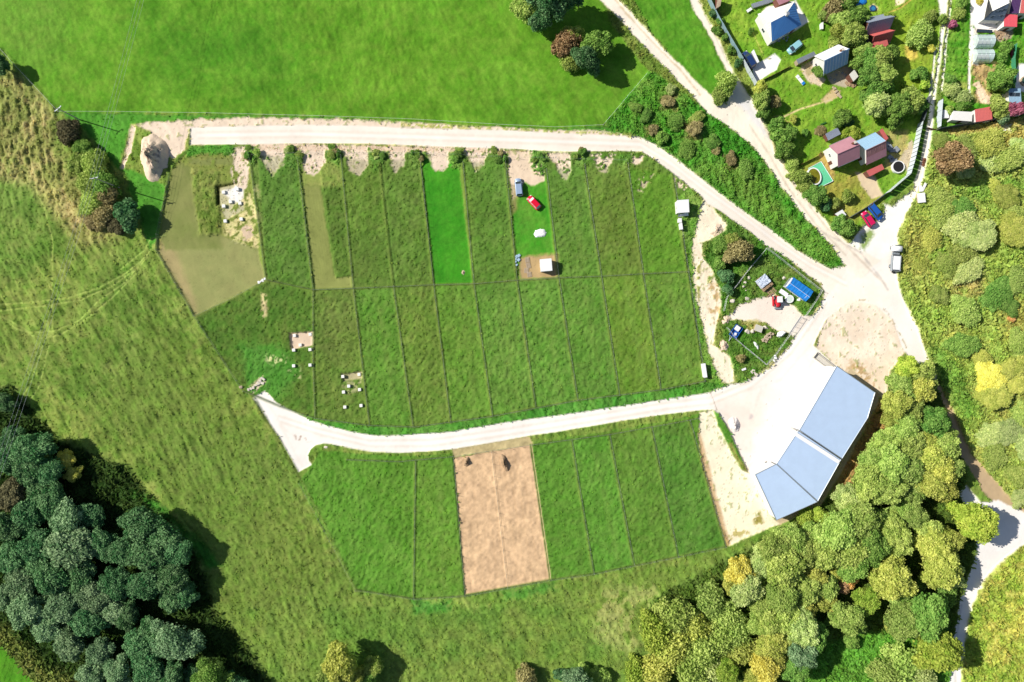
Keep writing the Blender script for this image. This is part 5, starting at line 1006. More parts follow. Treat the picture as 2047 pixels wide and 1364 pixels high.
lean_to('bright_red_shed', 'square bright red roofed shed near the upper right corner', 'shed', [(2007, 53), (2033, 54), (2034, 30), (2008, 28)], [2.7, 2.7, 2.9, 2.9], M_WHITE, M_REDR2, group='allotment sheds')
lean_to('purple_roofed_shed', 'dark purple roofed building behind the bright red shed', 'shed', [(2018, 27), (2036, 27), (2042, -6), (2024, -4)], [2.9, 2.9, 3.3, 3.3], M_WHITE, M('purple_roof', (84, 54, 104), rough=.6, var=.1), group='allotment sheds')
lean_to('brick_roofed_shed', 'salmon roofed building cut by the upper right corner', 'shed', [(2039, 26), (2062, 28), (2066, -10), (2044, -10)], [3.2, 3.2, 3.5, 3.5], M_WHITE, M_REDR, group='allotment sheds')
lean_to('blue_roofed_shed', 'shed with blue roof carrying panels at the right edge', 'shed', [(2018, 208), (2042, 207), (2040, 177), (2016, 177)], [2.2, 2.2, 2.7, 2.7], M_WHITE, M_LBLUE, group='allotment sheds')
lean_to('red_roofed_shed', 'red roofed shed under the pink shrub at the right edge', 'shed', [(2018, 231), (2044, 229), (2043, 209), (2018, 210)], [1.9, 1.9, 2.1, 2.1], M_WHITE, M_REDR2, group='allotment sheds')
lean_to('salmon_roofed_shed', 'salmon ribbed roof shed beside the white roofed shed above the fence', 'shed', [(1951, 245), (1984, 241), (1982, 213), (1949, 219)], [2.1, 2.1, 2.5, 2.5], M_WHITE, M_REDR, group='allotment sheds')
lean_to('white_roofed_shed', 'white roofed shed left of the salmon roofed one above the fence', 'shed', [(1902, 240), (1943, 243), (1944, 224), (1906, 222)], [2.1, 2.1, 2.4, 2.4], M_WHITE, M_WHITE, group='allotment sheds', rib=0)
lean_to('white_tool_box', 'small white lidded box left of the white roofed shed', 'box', [(1886, 236), (1897, 236), (1897, 220), (1886, 220)], [1.3, 1.3, 1.4, 1.4], M_WHITE, M_PLAST, rib=0, dr=False)
def solar(px, py):
    x, y = W(px, py, 2.6); rt = empty('solar_panel', x, y, 2.55, 0, label='pair of small solar panels on the blue shed roof at right', cat='solar panel'); rt.rotation_euler = (R(10), 0, 0)
    bm = NB(); box(bm, 0, 0, .02, 2.6, .9, .05, bev=.01); obj('frame', bm, M_GALV, rt)
    for s_ in (-1, 1):
        bm = NB(); box(bm, s_*.63, 0, .055, 1.15, .78, .02); obj('cell_panel', bm, M_GLASS, rt)
solar(2029, 189)
# greenhouses
def poly_mat():
    m = bpy.data.materials.new('polycarbonate'); m.use_nodes = True; N = m.node_tree.nodes; L = m.node_tree.links; N.clear()
    out = N.new('ShaderNodeOutputMaterial'); a = N.new('ShaderNodeBsdfTransparent'); a.inputs[0].default_value = (.85, .95, .92, 1); b = N.new('ShaderNodeBsdfPrincipled'); b.inputs['Base Color'].default_value = (.75, .86, .88, 1); b.inputs['Roughness'].default_value = .25
    ms = N.new('ShaderNodeMixShader'); ms.inputs[0].default_value = .55; L.new(a.outputs[0], ms.inputs[1]); L.new(b.outputs[0], ms.inputs[2]); L.new(ms.outputs[0], out.inputs[0]); return m
M_POLY = poly_mat()
def greenhouse(px, py, ln, wd, h, ang, label):
    x, y = W(px, py, h*.6); rt = empty('greenhouse', x, y, 0, ang, label=label, cat='greenhouse', group='barrel roofed greenhouses')
    n = 12; arc = [(wd/2*math.cos(math.pi*k/n), .6+(h-.6)*math.sin(math.pi*k/n)) for k in range(n+1)]; arc = [(wd/2, 0)]+arc+[(-wd/2, 0)]
    bm = NB(); A = [bm.verts.new((-ln/2, v, z)) for v, z in arc]; B = [bm.verts.new((ln/2, v, z)) for v, z in arc]
    for i in range(len(arc)-1): bm.faces.new((A[i], B[i], B[i+1], A[i+1]))
    obj('cover', bm, M_POLY, rt)
    for s_ in (-1, 1):
        bm = NB(); bm.faces.new([bm.verts.new((s_*(ln/2-.01), v*.99, z*.99)) for v, z in arc]); obj('end_panel', bm, M_POLY, rt)
    for k in range(5):
        xx = -ln/2+ln*k/4; bm = NB()
        for i in range(len(arc)-1): tube(bm, (xx, arc[i][0]*1.01, arc[i][1]*1.01), (xx, arc[i+1][0]*1.01, arc[i+1][1]*1.01), .035, 5)
        obj('hoop', bm, M_GALV, rt)
    for s_ in (-1, 0, 1):
        v = s_*wd*.36; z = .6+(h-.6)*math.sqrt(1-(2*v/wd)**2); bm = NB(); tube(bm, (-ln/2, v, z+.04), (ln/2, v, z+.04), .03, 5); obj('rail', bm, M_GALV, rt)
    bm = NB(); box(bm, 0, 0, .2, ln*.9, wd*.3, .5, bev=.1); bm2 = obj('planting_bed', bm, M_WOOD, rt)
greenhouse(1969, 81, 4.2, 3.2, 2.1, 0, 'upper barrel greenhouse of clear sheet in the right allotment')
greenhouse(1967, 110, 4.2, 3.2, 2.1, 0, 'lower barrel greenhouse with silvery roof in the right allotment')
lean_to('cold_frame', 'narrow dark glazed cold frame above the upper greenhouse', 'cold frame', [(1952, 64), (1984, 66), (1984, 60), (1954, 58)], [.5, .5, .7, .7], M_WOOD, M_GLASS, rib=0, dr=False)
# ---- pools, trampoline, garden things
def round_tub(name, label, cat, px, py, r, h, rim, fill, ry=1.0, fz=.9, rz=0, group=None, legs=0):
    x, y = W(px, py, h*.7); rt = empty(name, x, y, .02, rz, label=label, cat=cat, group=group); rt.scale = (1, ry, 1)
    bm = NB(); n = 32; ring = []
    for rr, z in ((r, 0), (r+.02, h*.5), (r, h), (r-.22, h), (r-.22, h*.6)):
        ring.append([bm.verts.new((rr*math.cos(2*math.pi*k/n), rr*math.sin(2*math.pi*k/n), z)) for k in range(n)])
    for a, b in zip(ring, ring[1:]):
        for k in range(n): bm.faces.new((a[k], a[(k+1) % n], b[(k+1) % n], b[k]))
    obj('rim', bm, rim, rt, smooth=False)
    bm = NB(); bm.faces.new([bm.verts.new(((r-.2)*math.cos(2*math.pi*k/n), (r-.2)*math.sin(2*math.pi*k/n), h*fz-.02)) for k in range(n)]); obj('mat' if legs else 'water', bm, fill, rt)
    for k in range(legs):
        a = 2*math.pi*k/legs; bm = NB(); tube(bm, (math.cos(a)*r, math.sin(a)*r, 0), (math.cos(a)*r, math.sin(a)*r, h), .03, 6); obj('leg', bm, M_GALV, rt)
    return rt
M_ALGAE = M('algae_water', (126, 124, 34), rough=.25, var=.35, scale=1.2); M_WATER = M('pool_water', (60, 134, 178), rough=.12, var=.2, scale=2)
round_tub('swimming_pool', 'oval above-ground pool of murky green water with white rim', 'pool', 1627, 353, 1.7, .9, M_PLAST, M_ALGAE, 1.3, rz=R(18))
def deck():
    x, y = W(1641, 350); rt = empty('pool_deck', x, y, 0, 0, label='mint green deck beside the murky garden pool', cat='deck'); q = [(1614, 338), (1640, 324), (1664, 363), (1637, 376)]
    bm = NB(); slab(bm, [((a-1641)/PXM, -(b-350)/PXM, .42) for a, b in q], .08); obj('deck_top', bm, M('mint_deck', (104, 206, 156), var=.08), rt)
    bm = NB(); P_ = [((a-1641)/PXM, -(b-350)/PXM) for a, b in q[:4]]
    for i in range(3):
        a, b = P_[i], P_[i+1]; tube(bm, (*a, .45), (*b, .45), .07, 4)
    obj('edge_board', bm, M_PLAST, rt)
    for a, b in P_: bm = NB(); box(bm, a*.95, b*.95, .2, .1, .1, .45); obj('leg', bm, M_WOOD, rt)
deck()
round_tub('trampoline', 'round trampoline with white padding beside the striped fence shadow', 'trampoline', 1795, 334, 1.55, .85, M_PLAST, M_DARK, fz=1.0, legs=6)
round_tub('paddling_pool', 'small round blue paddling pool on the lawn near the top edge', 'pool', 1745, 17, .75, .5, M_NAVY, M_WATER)
round_tub('round_pool', 'round dark green pool on white paving at the right edge', 'pool', 2050, 162, 1.2, .6, M_TAN, M('dark_pool', (60, 96, 80), rough=.2))
def tarp(name, label, cat, px, py, w, l, h, ang, m, seed=1, z0=.03, group=None):
    r = np.random.default_rng(seed); n = 14; bm = NB(); g = [[None]*(n+1) for _ in range(n+1)]
    x, y = W(px, py, h*.5)
    for i in range(n+1):
        for j in range(n+1):
            u, v = i/n*2-1, j/n*2-1; e = max(abs(u), abs(v)); z = h*(1-e**4)*(.75+.35*r.random())+z0
            k = 1+.06*r.normal() if e > .99 else 1+.02*r.normal()
            g[i][j] = bm.verts.new((u*w/2*k*math.sqrt(1-.28*v*v), v*l/2*k*math.sqrt(1-.28*u*u), z if e < .99 else z0))
    for i in range(n):
        for j in range(n): bm.faces.new((g[i][j], g[i+1][j], g[i+1][j+1], g[i][j+1]))
    o = obj(name, bm, m, None, smooth=True, loc=(x, y, ground_z(px, py)), rz=ang); return tag(o, label, cat, group)
tarp('blue_tarpaulin', 'crumpled bright blue tarpaulin on the lawn at the top edge', 'tarpaulin', 1720, 3, 3.2, 2.0, .35, .3, M_BLUET, 3)
tarp('white_tarpaulin', 'white rounded tarpaulin spread on the lawn plot below the cars', 'tarpaulin', 1080, 466.5, 3.0, 2.0, .35, .15, M_PLAST, 4)
def lounger(px, py, ang, label):
    x, y = W(px, py); rt = empty('air_mattress', x, y, .15, ang, label=label, cat='air mattress'); bm = NB(); box(bm, 0, 0, .12, 2.9, .8, .2, bev=.06); box(bm, 1.05, 0, .27, .7, .75, .12, bev=.04); obj('mattress', bm, M_PLAST, rt)
    bm = NB(); box(bm, -1.1, 0, .24, .7, .78, .05); obj('blue_end', bm, M_BLUET, rt)
lounger(1599, 161, apx(-20, -24), 'white and blue air mattress lying on the lawn')
def table(px, py, w, l, h, ang, label, cat='table', m=None):
    x, y = W(px, py, h); rt = empty('table', x, y, 0, ang, label=label, cat=cat); bm = NB(); box(bm, 0, 0, h, w, l, .06, bev=.015); obj('table_top', bm, m or M_WOOD, rt)
    for a in (-1, 1):
        for b in (-1, 1): bm = NB(); box(bm, a*(w/2-.1), b*(l/2-.1), h/2, .07, .07, h-.06); obj('leg', bm, M_WOOD, rt)
table(1498, 20, 1.4, .7, .7, apx(12, -8), 'small white table on the lawn near the top of the garden', m=M_PLAST)
table(1646, 247, 1.6, .35, .45, apx(12, -5), 'dark green bench on the lawn above the grey shed', 'bench', M('green_bench', (52, 104, 44)))
lean_to('white_bin', 'white box standing at the lawn edge in the top garden', 'box', [(1641, 58), (1646, 58), (1646, 44), (1641, 46)], [.9, .9, 1, 1], M_PLAST, M_PLAST, rib=0, dr=False)
lean_to('white_planter', 'long thin white planter on the strip beside the upper right path', 'planter', [(1998, 66), (2020, 67), (2020, 63), (1998, 62)], [.4, .4, .45, .45], M_PLAST, M_WOOD, rib=0, dr=False)

# ---- vehicles
def loft(bm, st, mi=0):
    """st: list of (x, half width, z low, z high, top half width)"""
    rings = []
    for x, w, z0, z1, wt in st:
        c = min(.16, (z1-z0)*.3)
        prof = [(w*.92, z0), (w, z0+c), (w, z1-c*1.6), (wt, z1), (-wt, z1), (-w, z1-c*1.6), (-w, z0+c), (-w*.92, z0)]
        rings.append([bm.verts.new((x, y, z)) for y, z in prof])
    n = 8
    for a, b in zip(rings, rings[1:]):
        for k in range(n):
            f = bm.faces.new((a[k], a[(k+1) % n], b[(k+1) % n], b[k])); f.material_index = mi; f.smooth = True
    bm.faces.new(rings[0][::-1]); bm.faces.new(rings[-1])
def wheel(parent, x, y, r=.32, w=.2):
    bm = NB(); tube(bm, (0, -w/2, 0), (0, w/2, 0), r, 18); o = obj('wheel', bm, M_DARK, parent, loc=(x, y, r))
    bm = NB(); tube(bm, (0, -w/2-.01, 0), (0, w/2+.01, 0), r*.62, 12); obj('rim', bm, M_GALV, o); return o
M_LAMP = M('lamp_glass', (236, 236, 230), rough=.15); M_TAIL = M('tail_lamp', (170, 20, 20), rough=.2)
def car(px, py, ang, paint_, label, kind='hatch', L=4.2, wd=1.76, group=None, name='car', glass=None, roof=None):
    x, y = W(px, py, .8); rt = empty(name, x, y, max(0, ground_z(px, py)-.1), ang, label=label, cat='car', group=group)
    h = {'hatch': 1.46, 'estate': 1.5, 'suv': 1.68, 'sedan': 1.43}[kind]; w = wd/2; f = L/2
    belt = .88 if kind != 'suv' else 1.0
    bm = NB(); rear = {'sedan': (belt+.02), 'hatch': belt+.02, 'estate': belt+.04, 'suv': belt+.04}[kind]
    loft(bm, [(-f, w*.78, .35, .72, w*.6), (-f+.10, w*.92, .25, rear-.06, w*.80), (-f+.5, w, .2, rear, w*.9), (-.3, w, .2, belt+.03, w*.92), (f*.32, w, .2, belt+.02, w*.9), (f*.62, w*.98, .2, belt-.08, w*.86), (f-.35, w*.93, .22, .76, w*.80), (f-.06, w*.80, .28, .62, w*.62), (f, w*.66, .34, .52, w*.5)])
    bo = obj('body', bm, paint_, rt)
    # glasshouse: dark glass body with the roof panel on top
    x0, x1, x2, x3 = {'hatch': (-f+.18, -f+.62, .28*f, .62*f), 'estate': (-f+.12, -f+.42, .26*f, .60*f), 'suv': (-f+.12, -f+.45, .26*f, .58*f), 'sedan': (-f+.62, -f+1.15, .22*f, .56*f)}[kind]
    bm = NB(); wb, wt = w*.90, w*.70; z0, z1 = belt, h-.05
    b = [bm.verts.new(p) for p in ((x0, -wb*.92, z0), (x3, -wb*.92, z0-.04), (x3, wb*.92, z0-.04), (x0, wb*.92, z0))]; t = [bm.verts.new(p) for p in ((x1, -wt, z1), (x2, -wt, z1), (x2, wt, z1), (x1, wt, z1))]
    for i in range(4): bm.faces.new((b[i], b[(i+1) % 4], t[(i+1) % 4], t[i]))
    bm.faces.new(t); obj('windows', bm, glass or M_GLASS, rt)
    bm = NB(); box(bm, (x1+x2)/2, 0, h-.04, (x2-x1)+.1, wt*2+.06, .07, bev=.03); obj('roof', bm, roof or paint_, rt)
    bm = NB()
    for s_ in (-1, 1):
        tube(bm, (x2, s_*wt, z1), (x3, s_*wb*.93, z0), .04, 5); tube(bm, (x1, s_*wt, z1), (x0, s_*wb*.93, z0), .05, 5); tube(bm, ((x1+x2)/2, s_*(wt+.01), z1), ((x1+x2)/2, s_*wb*.94, z0), .04, 5)
    obj('pillars', bm, paint_, rt)
    for s_ in (-1, 1):
        bm = NB(); box(bm, f*.42, s_*(w+.07), belt+.06, .14, .18, .12, bev=.03); obj('mirror', bm, paint_, rt)
        bm = NB(); box(bm, f-.24, s_*w*.66, .64, .32, .34, .13, bev=.03, ry=R(16)); obj('headlight', bm, M_LAMP, rt)
        bm = NB(); box(bm, -f+.07, s_*w*.74, .74, .12, .26, .2, bev=.02); obj('tail_light', bm, M_TAIL, rt)
        wheel(rt, f*.62, s_*(w-.12)); wheel(rt, -f*.60, s_*(w-.12))
    return rt
P_SILV = M('silver_paint', (176, 198, 228), rough=.3, metal=.3); P_RED = M('crimson_paint', (226, 24, 58), rough=.3); P_RED2 = M('pink_red_paint', (214, 30, 92), rough=.3)
P_BLUE = M('blue_paint', (38, 92, 176), rough=.3); P_CYAN = M('pale_cyan_paint', (150, 205, 214), rough=.3); P_NAVY = M('dark_navy_paint', (38, 62, 110), rough=.3)
GC = 'parked cars'
car(1037, 374, R(90)+apx(0, 1)*0+R(6), P_SILV, 'silver grey estate car parked on the bare entrance of a plot', 'estate', 4.5, group=GC)
car(1067.5, 405, apx(-21, -22), P_RED, 'bright red car with glaring windscreen parked on the lawn plot', 'hatch', 4.0, group=GC, glass=M('glare_glass', (214, 214, 214), rough=.1))
car(1735, 438, apx(-17, -26), P_RED2, 'pink red car parked at the gravel edge beside the blue car', 'estate', 4.2, group=GC)
car(1750.5, 424.5, apx(18, 22), P_BLUE, 'blue car parked right of the pink red car', 'estate', 4.7, group=GC)
car(1497, 119, apx(-13, -22), P_NAVY, 'dark navy car with roof rails parked inside the metal fence', 'suv', 4.6, group=GC)
car(1589.5, 94, apx(-16, 13), P_CYAN, 'pale turquoise car parked on the lawn below the blue roofed house', 'hatch', 4.1, group=GC)
lean_to('white_carport_sheet', 'flat white roof strip beside the dark navy car', 'carport', [(1502, 104), (1514, 126), (1518, 124), (1507, 99)], [2.0, 2.0, 2.0, 2.0], M_GALV, M_PLAST, rib=0, dr=False)
def truck():
    x, y = W(1791, 517, 1.2); rt = empty('tipper_truck', x, y, 0, R(90)-R(4), label='white light truck with an open box body parked on the gravel verge', cat='truck')
    bm = NB(); box(bm, -.2, 0, .55, 6.6, .9, .22, bev=.03); obj('chassis', bm, M_DARK, rt)
    bm = NB(); loft(bm, [(1.7, .98, .5, 2.2, .86), (2.4, 1.0, .45, 2.3, .88), (2.9, 1.0, .45, 2.2, .86), (3.3, .97, .45, 1.5, .85), (3.5, .9, .5, 1.1, .8)]); obj('cab', bm, M_PLAST, rt)
    bm = NB(); bm.faces.new([bm.verts.new(p) for p in ((2.93, -.82, 2.14), (3.32, -.86, 1.5), (3.32, .86, 1.5), (2.93, .82, 2.14))]); obj('windscreen', bm, M_GLASS, rt)
    for v in bm.verts if False else []: pass
    bm = NB()
    for cx_, cy_, sx, sy in ((-1.2, -1.02, 3.9, .06), (-1.2, 1.02, 3.9, .06), (-3.15, 0, .06, 2.1), (.75, 0, .06, 2.1)): box(bm, cx_, cy_, 1.25, sx, sy, .9, bev=.01)
    box(bm, -1.2, 0, .85, 3.9, 2.0, .08); obj('side_boards', bm, M_GALV, rt)
    bm = NB(); box(bm, -1.15, -.06, 1.62, 3.4, 1.72, .16, bev=.04); obj('cover', bm, M_PLAST, rt)
    bm = NB()
    for k in range(5): tube(bm, (1.0+.1*k, -.9+.4*k, .8), (1.5-.06*k, -.7+.38*k, 1.4), .05, 6)
    box(bm, 1.25, 0, .95, .5, 1.8, .5, bev=.05); obj('crane_gear', bm, M_GREY, rt)
    for s_ in (-1, 1):
        bm = NB(); box(bm, 3.1, s_*1.17, 1.5, .1, .2, .35, bev=.02); obj('mirror', bm, M_DARK, rt)
        bm = NB(); box(bm, 3.46, s_*.7, .75, .1, .25, .16, bev=.02); obj('headlight', bm, M_LAMP, rt)
        wheel(rt, 2.7, s_*.85, .42, .25); wheel(rt, -1.9, s_*.85, .42, .3)
truck()
def forklift():
    x, y = W(1556, 602, 1.0); rt = empty('tractor', x, y, 0, R(-88), label='small red tractor with a white cab roof in the storage yard', cat='tractor')
    bm = NB(); loft(bm, [(-1.3, .5, .5, .9, .4), (-.8, .62, .4, 1.15, .5), (.3, .62, .4, 1.2, .5), (1.2, .5, .45, 1.15, .4), (1.5, .42, .5, .95, .34)]); obj('body', bm, M_REDP, rt)
    bm = NB(); box(bm, -.35, 0, 2.1, 1.5, 1.35, .12, bev=.04); obj('cab_roof', bm, M_PLAST, rt)
    for a, b in ((-1, -1), (-1, 1), (1, -1), (1, 1)): bm = NB(); tube(bm, (-.35+a*.6, b*.55, 1.1), (-.35+a*.55, b*.52, 2.1), .04, 6); obj('cab_post', bm, M_DARK, rt)
    bm = NB(); box(bm, -.35, 0, 1.6, 1.1, 1.0, .9); obj('cab_glass', bm, M_GLASS, rt)
    bm = NB(); box(bm, 1.8, 0, .4, .35, 1.6, .5, bev=.05, ry=R(20)); tube(bm, (.9, -.5, .8), (1.8, -.5, .45), .05); tube(bm, (.9, .5, .8), (1.8, .5, .45), .05); obj('front_bucket', bm, M_GREY, rt)
    bm = NB(); box(bm, 0, -1.0, .3, 2.4, .5, .3, bev=.05); obj('side_step', bm, M_REDP, rt)
    for s_ in (-1, 1): wheel(rt, -.8, s_*.75, .55, .32); wheel(rt, 1.0, s_*.65, .36, .24)
forklift()
def trailer():
    x, y = W(1471, 663, .8); rt = empty('flatbed_trailer', x, y, 0, apx(19, -27)+0, label='blue open trailer with white boxes inside, at the storage yard fence', cat='trailer')
    bm = NB(); box(bm, 0, 0, .6, 3.1, 1.9, .1)
    for cx_, cy_, sx, sy in ((0, -.95, 3.1, .08), (0, .95, 3.1, .08), (-1.55, 0, .08, 1.9), (1.55, 0, .08, 1.9)): box(bm, cx_, cy_, .9, sx, sy, .6, bev=.02)
    obj('box_body', bm, P_BLUE, rt); bm = NB(); tube(bm, (-1.5, 0, .55), (-2.9, .0, .45), .06); tube(bm, (-1.5, .6, .55), (-2.5, 0, .45), .05); obj('drawbar', bm, M_GALV, rt)
    bm = NB(); box(bm, .8, .2, 1.0, 1.2, 1.2, .8, bev=.06); obj('load_crate', bm, M_PLAST, rt)
    bm = NB(); box(bm, -.6, -.3, .85, .7, .5, .4, bev=.05, rz=.4); obj('load_crate', bm, M_PLAST, rt)
    for s_ in (-1, 1): wheel(rt, 0, s_*.98, .34, .2)
trailer()
def blue_container():
    # long tarpaulin-covered store with a low ridge
    pts = [(1585, 553.5), (1625.5, 583), (1613, 602), (1569, 571)]
    cx_, cy_ = W(1598, 577.5, 2.3); ang = apx(42, 30); rt = empty('storage_container', cx_, cy_, 0, ang, label='long white store under a bright blue tarpaulin in the storage yard', cat='storage container')
    L, w = 6.3, 2.9
    bm = NB(); box(bm, 0, 0, 1.05, L-.3, w-.3, 2.1, bev=.04)
    for k in range(24): box(bm, -L/2+.3+k*(L-.6)/23, 0, 1.05, .08, w-.24, 1.9)
    obj('container_body', bm, M_PLAST, rt)
    bm = NB(); r = np.random.default_rng(5); n = 16; prof = [(-w/2-.06, 1.55), (-w/2-.04, 2.2), (-.35, 2.75), (w/2+.04, 2.3), (w/2+.08, 1.7)]; rings = []
    for i in range(n+1): rings.append([bm.verts.new((-L/2+.35+(L-.3)*i/n, y_+r.normal()*.02, z_+r.normal()*.035)) for y_, z_ in prof])
    for a, b in zip(rings, rings[1:]):
        for k in range(4): bm.faces.new((a[k], b[k], b[k+1], a[k+1]))
    bm.faces.new(rings[-1]); obj('tarpaulin', bm, M_BLUET, rt)
    bm = NB(); tube(bm, (-L/2+.3, -.35, 2.8), (L/2, -.35, 2.8), .035, 5); tube(bm, (L/2-.8, -w/2, 2.15), (L/2-.75, -.35, 2.8), .04, 5); obj('rope', bm, M_PLAST, rt)
    for s_ in (-.35, .35): bm = NB(); box(bm, -L/2+.12, s_*w*.62, 1.0, .06, w*.4, 1.9, bev=.02); obj('door', bm, M_GALV, rt)
blue_container()
def wood_pile():
    x, y = W(1529, 567, .8); rt = empty('timber_stack', x, y, 0, apx(14, 17), label='stack of sawn timber half covered by a silvery sheet in storage yard', cat='timber stack')
    r = random.Random(2)
    bm = NB()
    for lay in range(5):
        for k in range(9): box(bm, -.2+r.uniform(-.25, .25), -1.35+.33*k, .2+lay*.24, 3.6-.2*lay, .26, .18, bev=.02)
    obj('boards', bm, M_WOOD, rt)
    bm = NB()
    for k in range(6): box(bm, 2.3+r.uniform(-.2, .2), -1.1+.42*k, .2+.12*(k % 2), 2.0, .34, .3, bev=.03, rz=r.uniform(-.08, .08))
    obj('loose_boards', bm, M_WOOD, rt)
    n = 12; rr = np.random.default_rng(9); bm = NB(); g = [[bm.verts.new((-2.0+2.4*i/n, -1.6+3.2*j/n, (1.55 if 0 < j < n else .9)+rr.normal()*.08)) for j in range(n+1)] for i in range(n+1)]
    for i in range(n):
        for j in range(n): bm.faces.new((g[i][j], g[i+1][j], g[i+1][j+1], g[i][j+1]))
    obj('cover_sheet', bm, M('silver_sheet', (206, 216, 232), rough=.35), rt)
wood_pile()
# white box, huts on the plots
def cabin(name, px, py, w, l, h, ang, label, m=M_WHITE, rm=None, cat='cabin', rise=.0, dr=True, win=True, group=None):
    x, y = W(px, py, h); rt = empty(name, x, y, max(0, ground_z(px, py)-.15), ang, label=label, cat=cat, group=group)
    bm = NB(); box(bm, 0, 0, h/2-.05, w-.16, l-.16, h-.1, bev=.02)
    for k in range(int(w/.25)): box(bm, -w/2+.2+k*.25, 0, h/2, .04, l-.12, h-.3)
    obj('wall', bm, m, rt)
    bm = NB(); slab(bm, [(-w/2, -l/2, h), (w/2, -l/2, h), (w/2, l/2, h+rise), (-w/2, l/2, h+rise)], .1); obj('roof', bm, rm or M_PLAST, rt)
    if dr: door(rt, 0, -l/2+.03, 0, .8, h-.3, 0, M_GREY)
    if win: window(rt, -w/2+.03, 0, h*.6, .7, .7, R(90))
    return rt
cabin('white_hut', 1091.5, 530, 2.9, 3.0, 2.4, R(5), 'white flat roofed hut on bare soil at the lawn plot\'s end', rise=.25, cat='hut', group='white plot huts')
cabin('white_hut', 1365, 413, 2.9, 3.1, 2.4, R(4), 'white hut with open front at the right end of the plots', rise=.3, cat='hut', group='white plot huts')
def porch():
    x, y = W(1366, 429, 1.0); rt = empty('canvas_awning', x, y, 0, R(4), label='white awning panel in front of the right hut', cat='awning'); bm = NB(); slab(bm, [(-1.4, -.5, 1.0), (1.3, -.4, 1.0), (1.0, .3, 1.7), (-1.4, -.1, 1.7)], .04); obj('canopy', bm, M_PLAST, rt)
    for a, b in ((-1.3, -.4), (1.2, -.35)): bm = NB(); tube(bm, (a, b, 0), (a, b, 1.0), .03); obj('leg', bm, M_GALV, rt)
porch()
cabin('toilet_cabin', 1359, 441, .9, 1.1, 1.2, 0, 'small white box just below the right hut', cat='box', win=False, dr=False, group='white boxes by the hut')
cabin('upright_box', 1361, 453, .7, 1.6, 1.3, R(8), 'narrow white box standing lowest below the right hut', cat='box', win=False, dr=False, group='white boxes by the hut')
cabin('long_white_box', 1408.5, 741, .9, 3.5, 1.6, R(8), 'long narrow white container beside the lowest plot corner', cat='container', win=False, dr=False)
cabin('pallet_box', 1487, 738.5, 1.1, .5, .5, R(20), 'white plank box lying in grass below the storage yard', cat='box', win=False, dr=False)
# pallets, stones and small things
def pallet(px, py, ang, label, group):
    x, y = W(px, py); rt = empty('pallet', x, y, ground_z(px, py), ang, label=label, cat='pallet', group=group); bm = NB()
    for k in range(6): box(bm, 0, -.55+k*.22, .14, 1.1, .14, .03)
    obj('deck_boards', bm, M_TAN, rt); bm = NB()
    for k in (-1, 0, 1): box(bm, k*.48, 0, .06, .1, 1.2, .1)
    obj('bearers', bm, M_TAN, rt); return rt
for k, (a, b, g, w) in enumerate(((1054, 520, .1, 'uppermost'), (1056, 531, .2, 'second from top'), (1052, 541, -.1, 'third from top'), (1058, 549, .15, 'lowest'))):
    pallet(a, b, g, f'{w} pale wooden pallet on the soil left of the white hut', 'pallets left of the white hut')
def rag(name, label, cat, pts, m, group=None, seed=0, r0=.35):
    r = random.Random(seed); cx_ = sum(p[0] for p in pts)/len(pts); cy_ = sum(p[1] for p in pts)/len(pts); bm = NB()
    for px, py in pts:
        box(bm, (px-cx_)/PXM, -(py-cy_)/PXM, r0*.35, r0*(1+r.random()), r0*(.8+r.random()), r0*.7, rz=r.random()*3, bev=r0*.12)
    x, y = W(cx_, cy_); return tag(obj(name, bm, m, None, loc=(x, y, ground_z(cx_, cy_)-.03)), label, cat, group)
rag('debris_pile', 'heap of bluish bags and sheets against the lawn plot\'s left fence', 'debris', [(1031, 524), (1032, 518), (1034, 514), (1038, 511), (1033, 530), (1036, 519)], M('bluish_bags', (170, 200, 220)), seed=4, r0=.5)
rag('wall_stub', 'thin white folded sheet at the dry plot\'s lower right corner', 'sheet', [(518, 565), (522, 563), (526, 561), (530, 558)], M_PLAST, seed=8, r0=.42)
def rock(name, label, cat, px, py, sx, sy, sz, m=M_STONE2, group=None, seed=0, rz=0):
    r = np.random.default_rng(seed+int(px)); bm = NB(); bmesh.ops.create_icosphere(bm, subdivisions=2, radius=1)
    for v in bm.verts:
        n = .12*math.sin(v.co.x*4+px)+.1*math.sin(v.co.y*5+py)+.06*r.normal(); v.co *= 1+n; v.co.x *= sx/2; v.co.y *= sy/2; v.co.z = max(-.1, v.co.z*sz)
    x, y = W(px, py, sz*.4); return tag(obj(name, bm, m, None, loc=(x, y, max(0, ground_z(px, py)-.1)), rz=rz), label, cat, group)
GB = 'boulders and sacks in the storage yard'
for a, b, sx, sy, sz, w in ((1493.5, 663, 1.5, 1.1, .7, 'white boulder right of the blue trailer'), (1504, 663, 1.2, 1.1, .7, 'white boulder between the first boulder and the grey block'), (1530, 655, 1.3, 1.0, .9, 'white boulder beside the large flat stone block')):
    rock('boulder', w, 'boulder', a, b, sx, sy, sz, group=GB, rz=-.5)
cabin('stone_block', 1516.5, 657, 1.9, 1.6, 1.1, R(-20), 'large grey covered crate among the white boulders', M_TAN, M('grey_cover', (204, 200, 186), rough=.8), 'crate', win=False, dr=False)
rock('white_boat_cover', 'rounded white covered boat by the storage yard entrance fence', 'covered boat', 1562, 668, 2.1, 1.5, 1.2, M_PLAST, rz=R(25))
rock('white_sack', 'pale rock outside the north fence beside the blue store', 'rock', 1567.5, 555.5, 1.2, 1.1, .5, M_STONE2, GB)
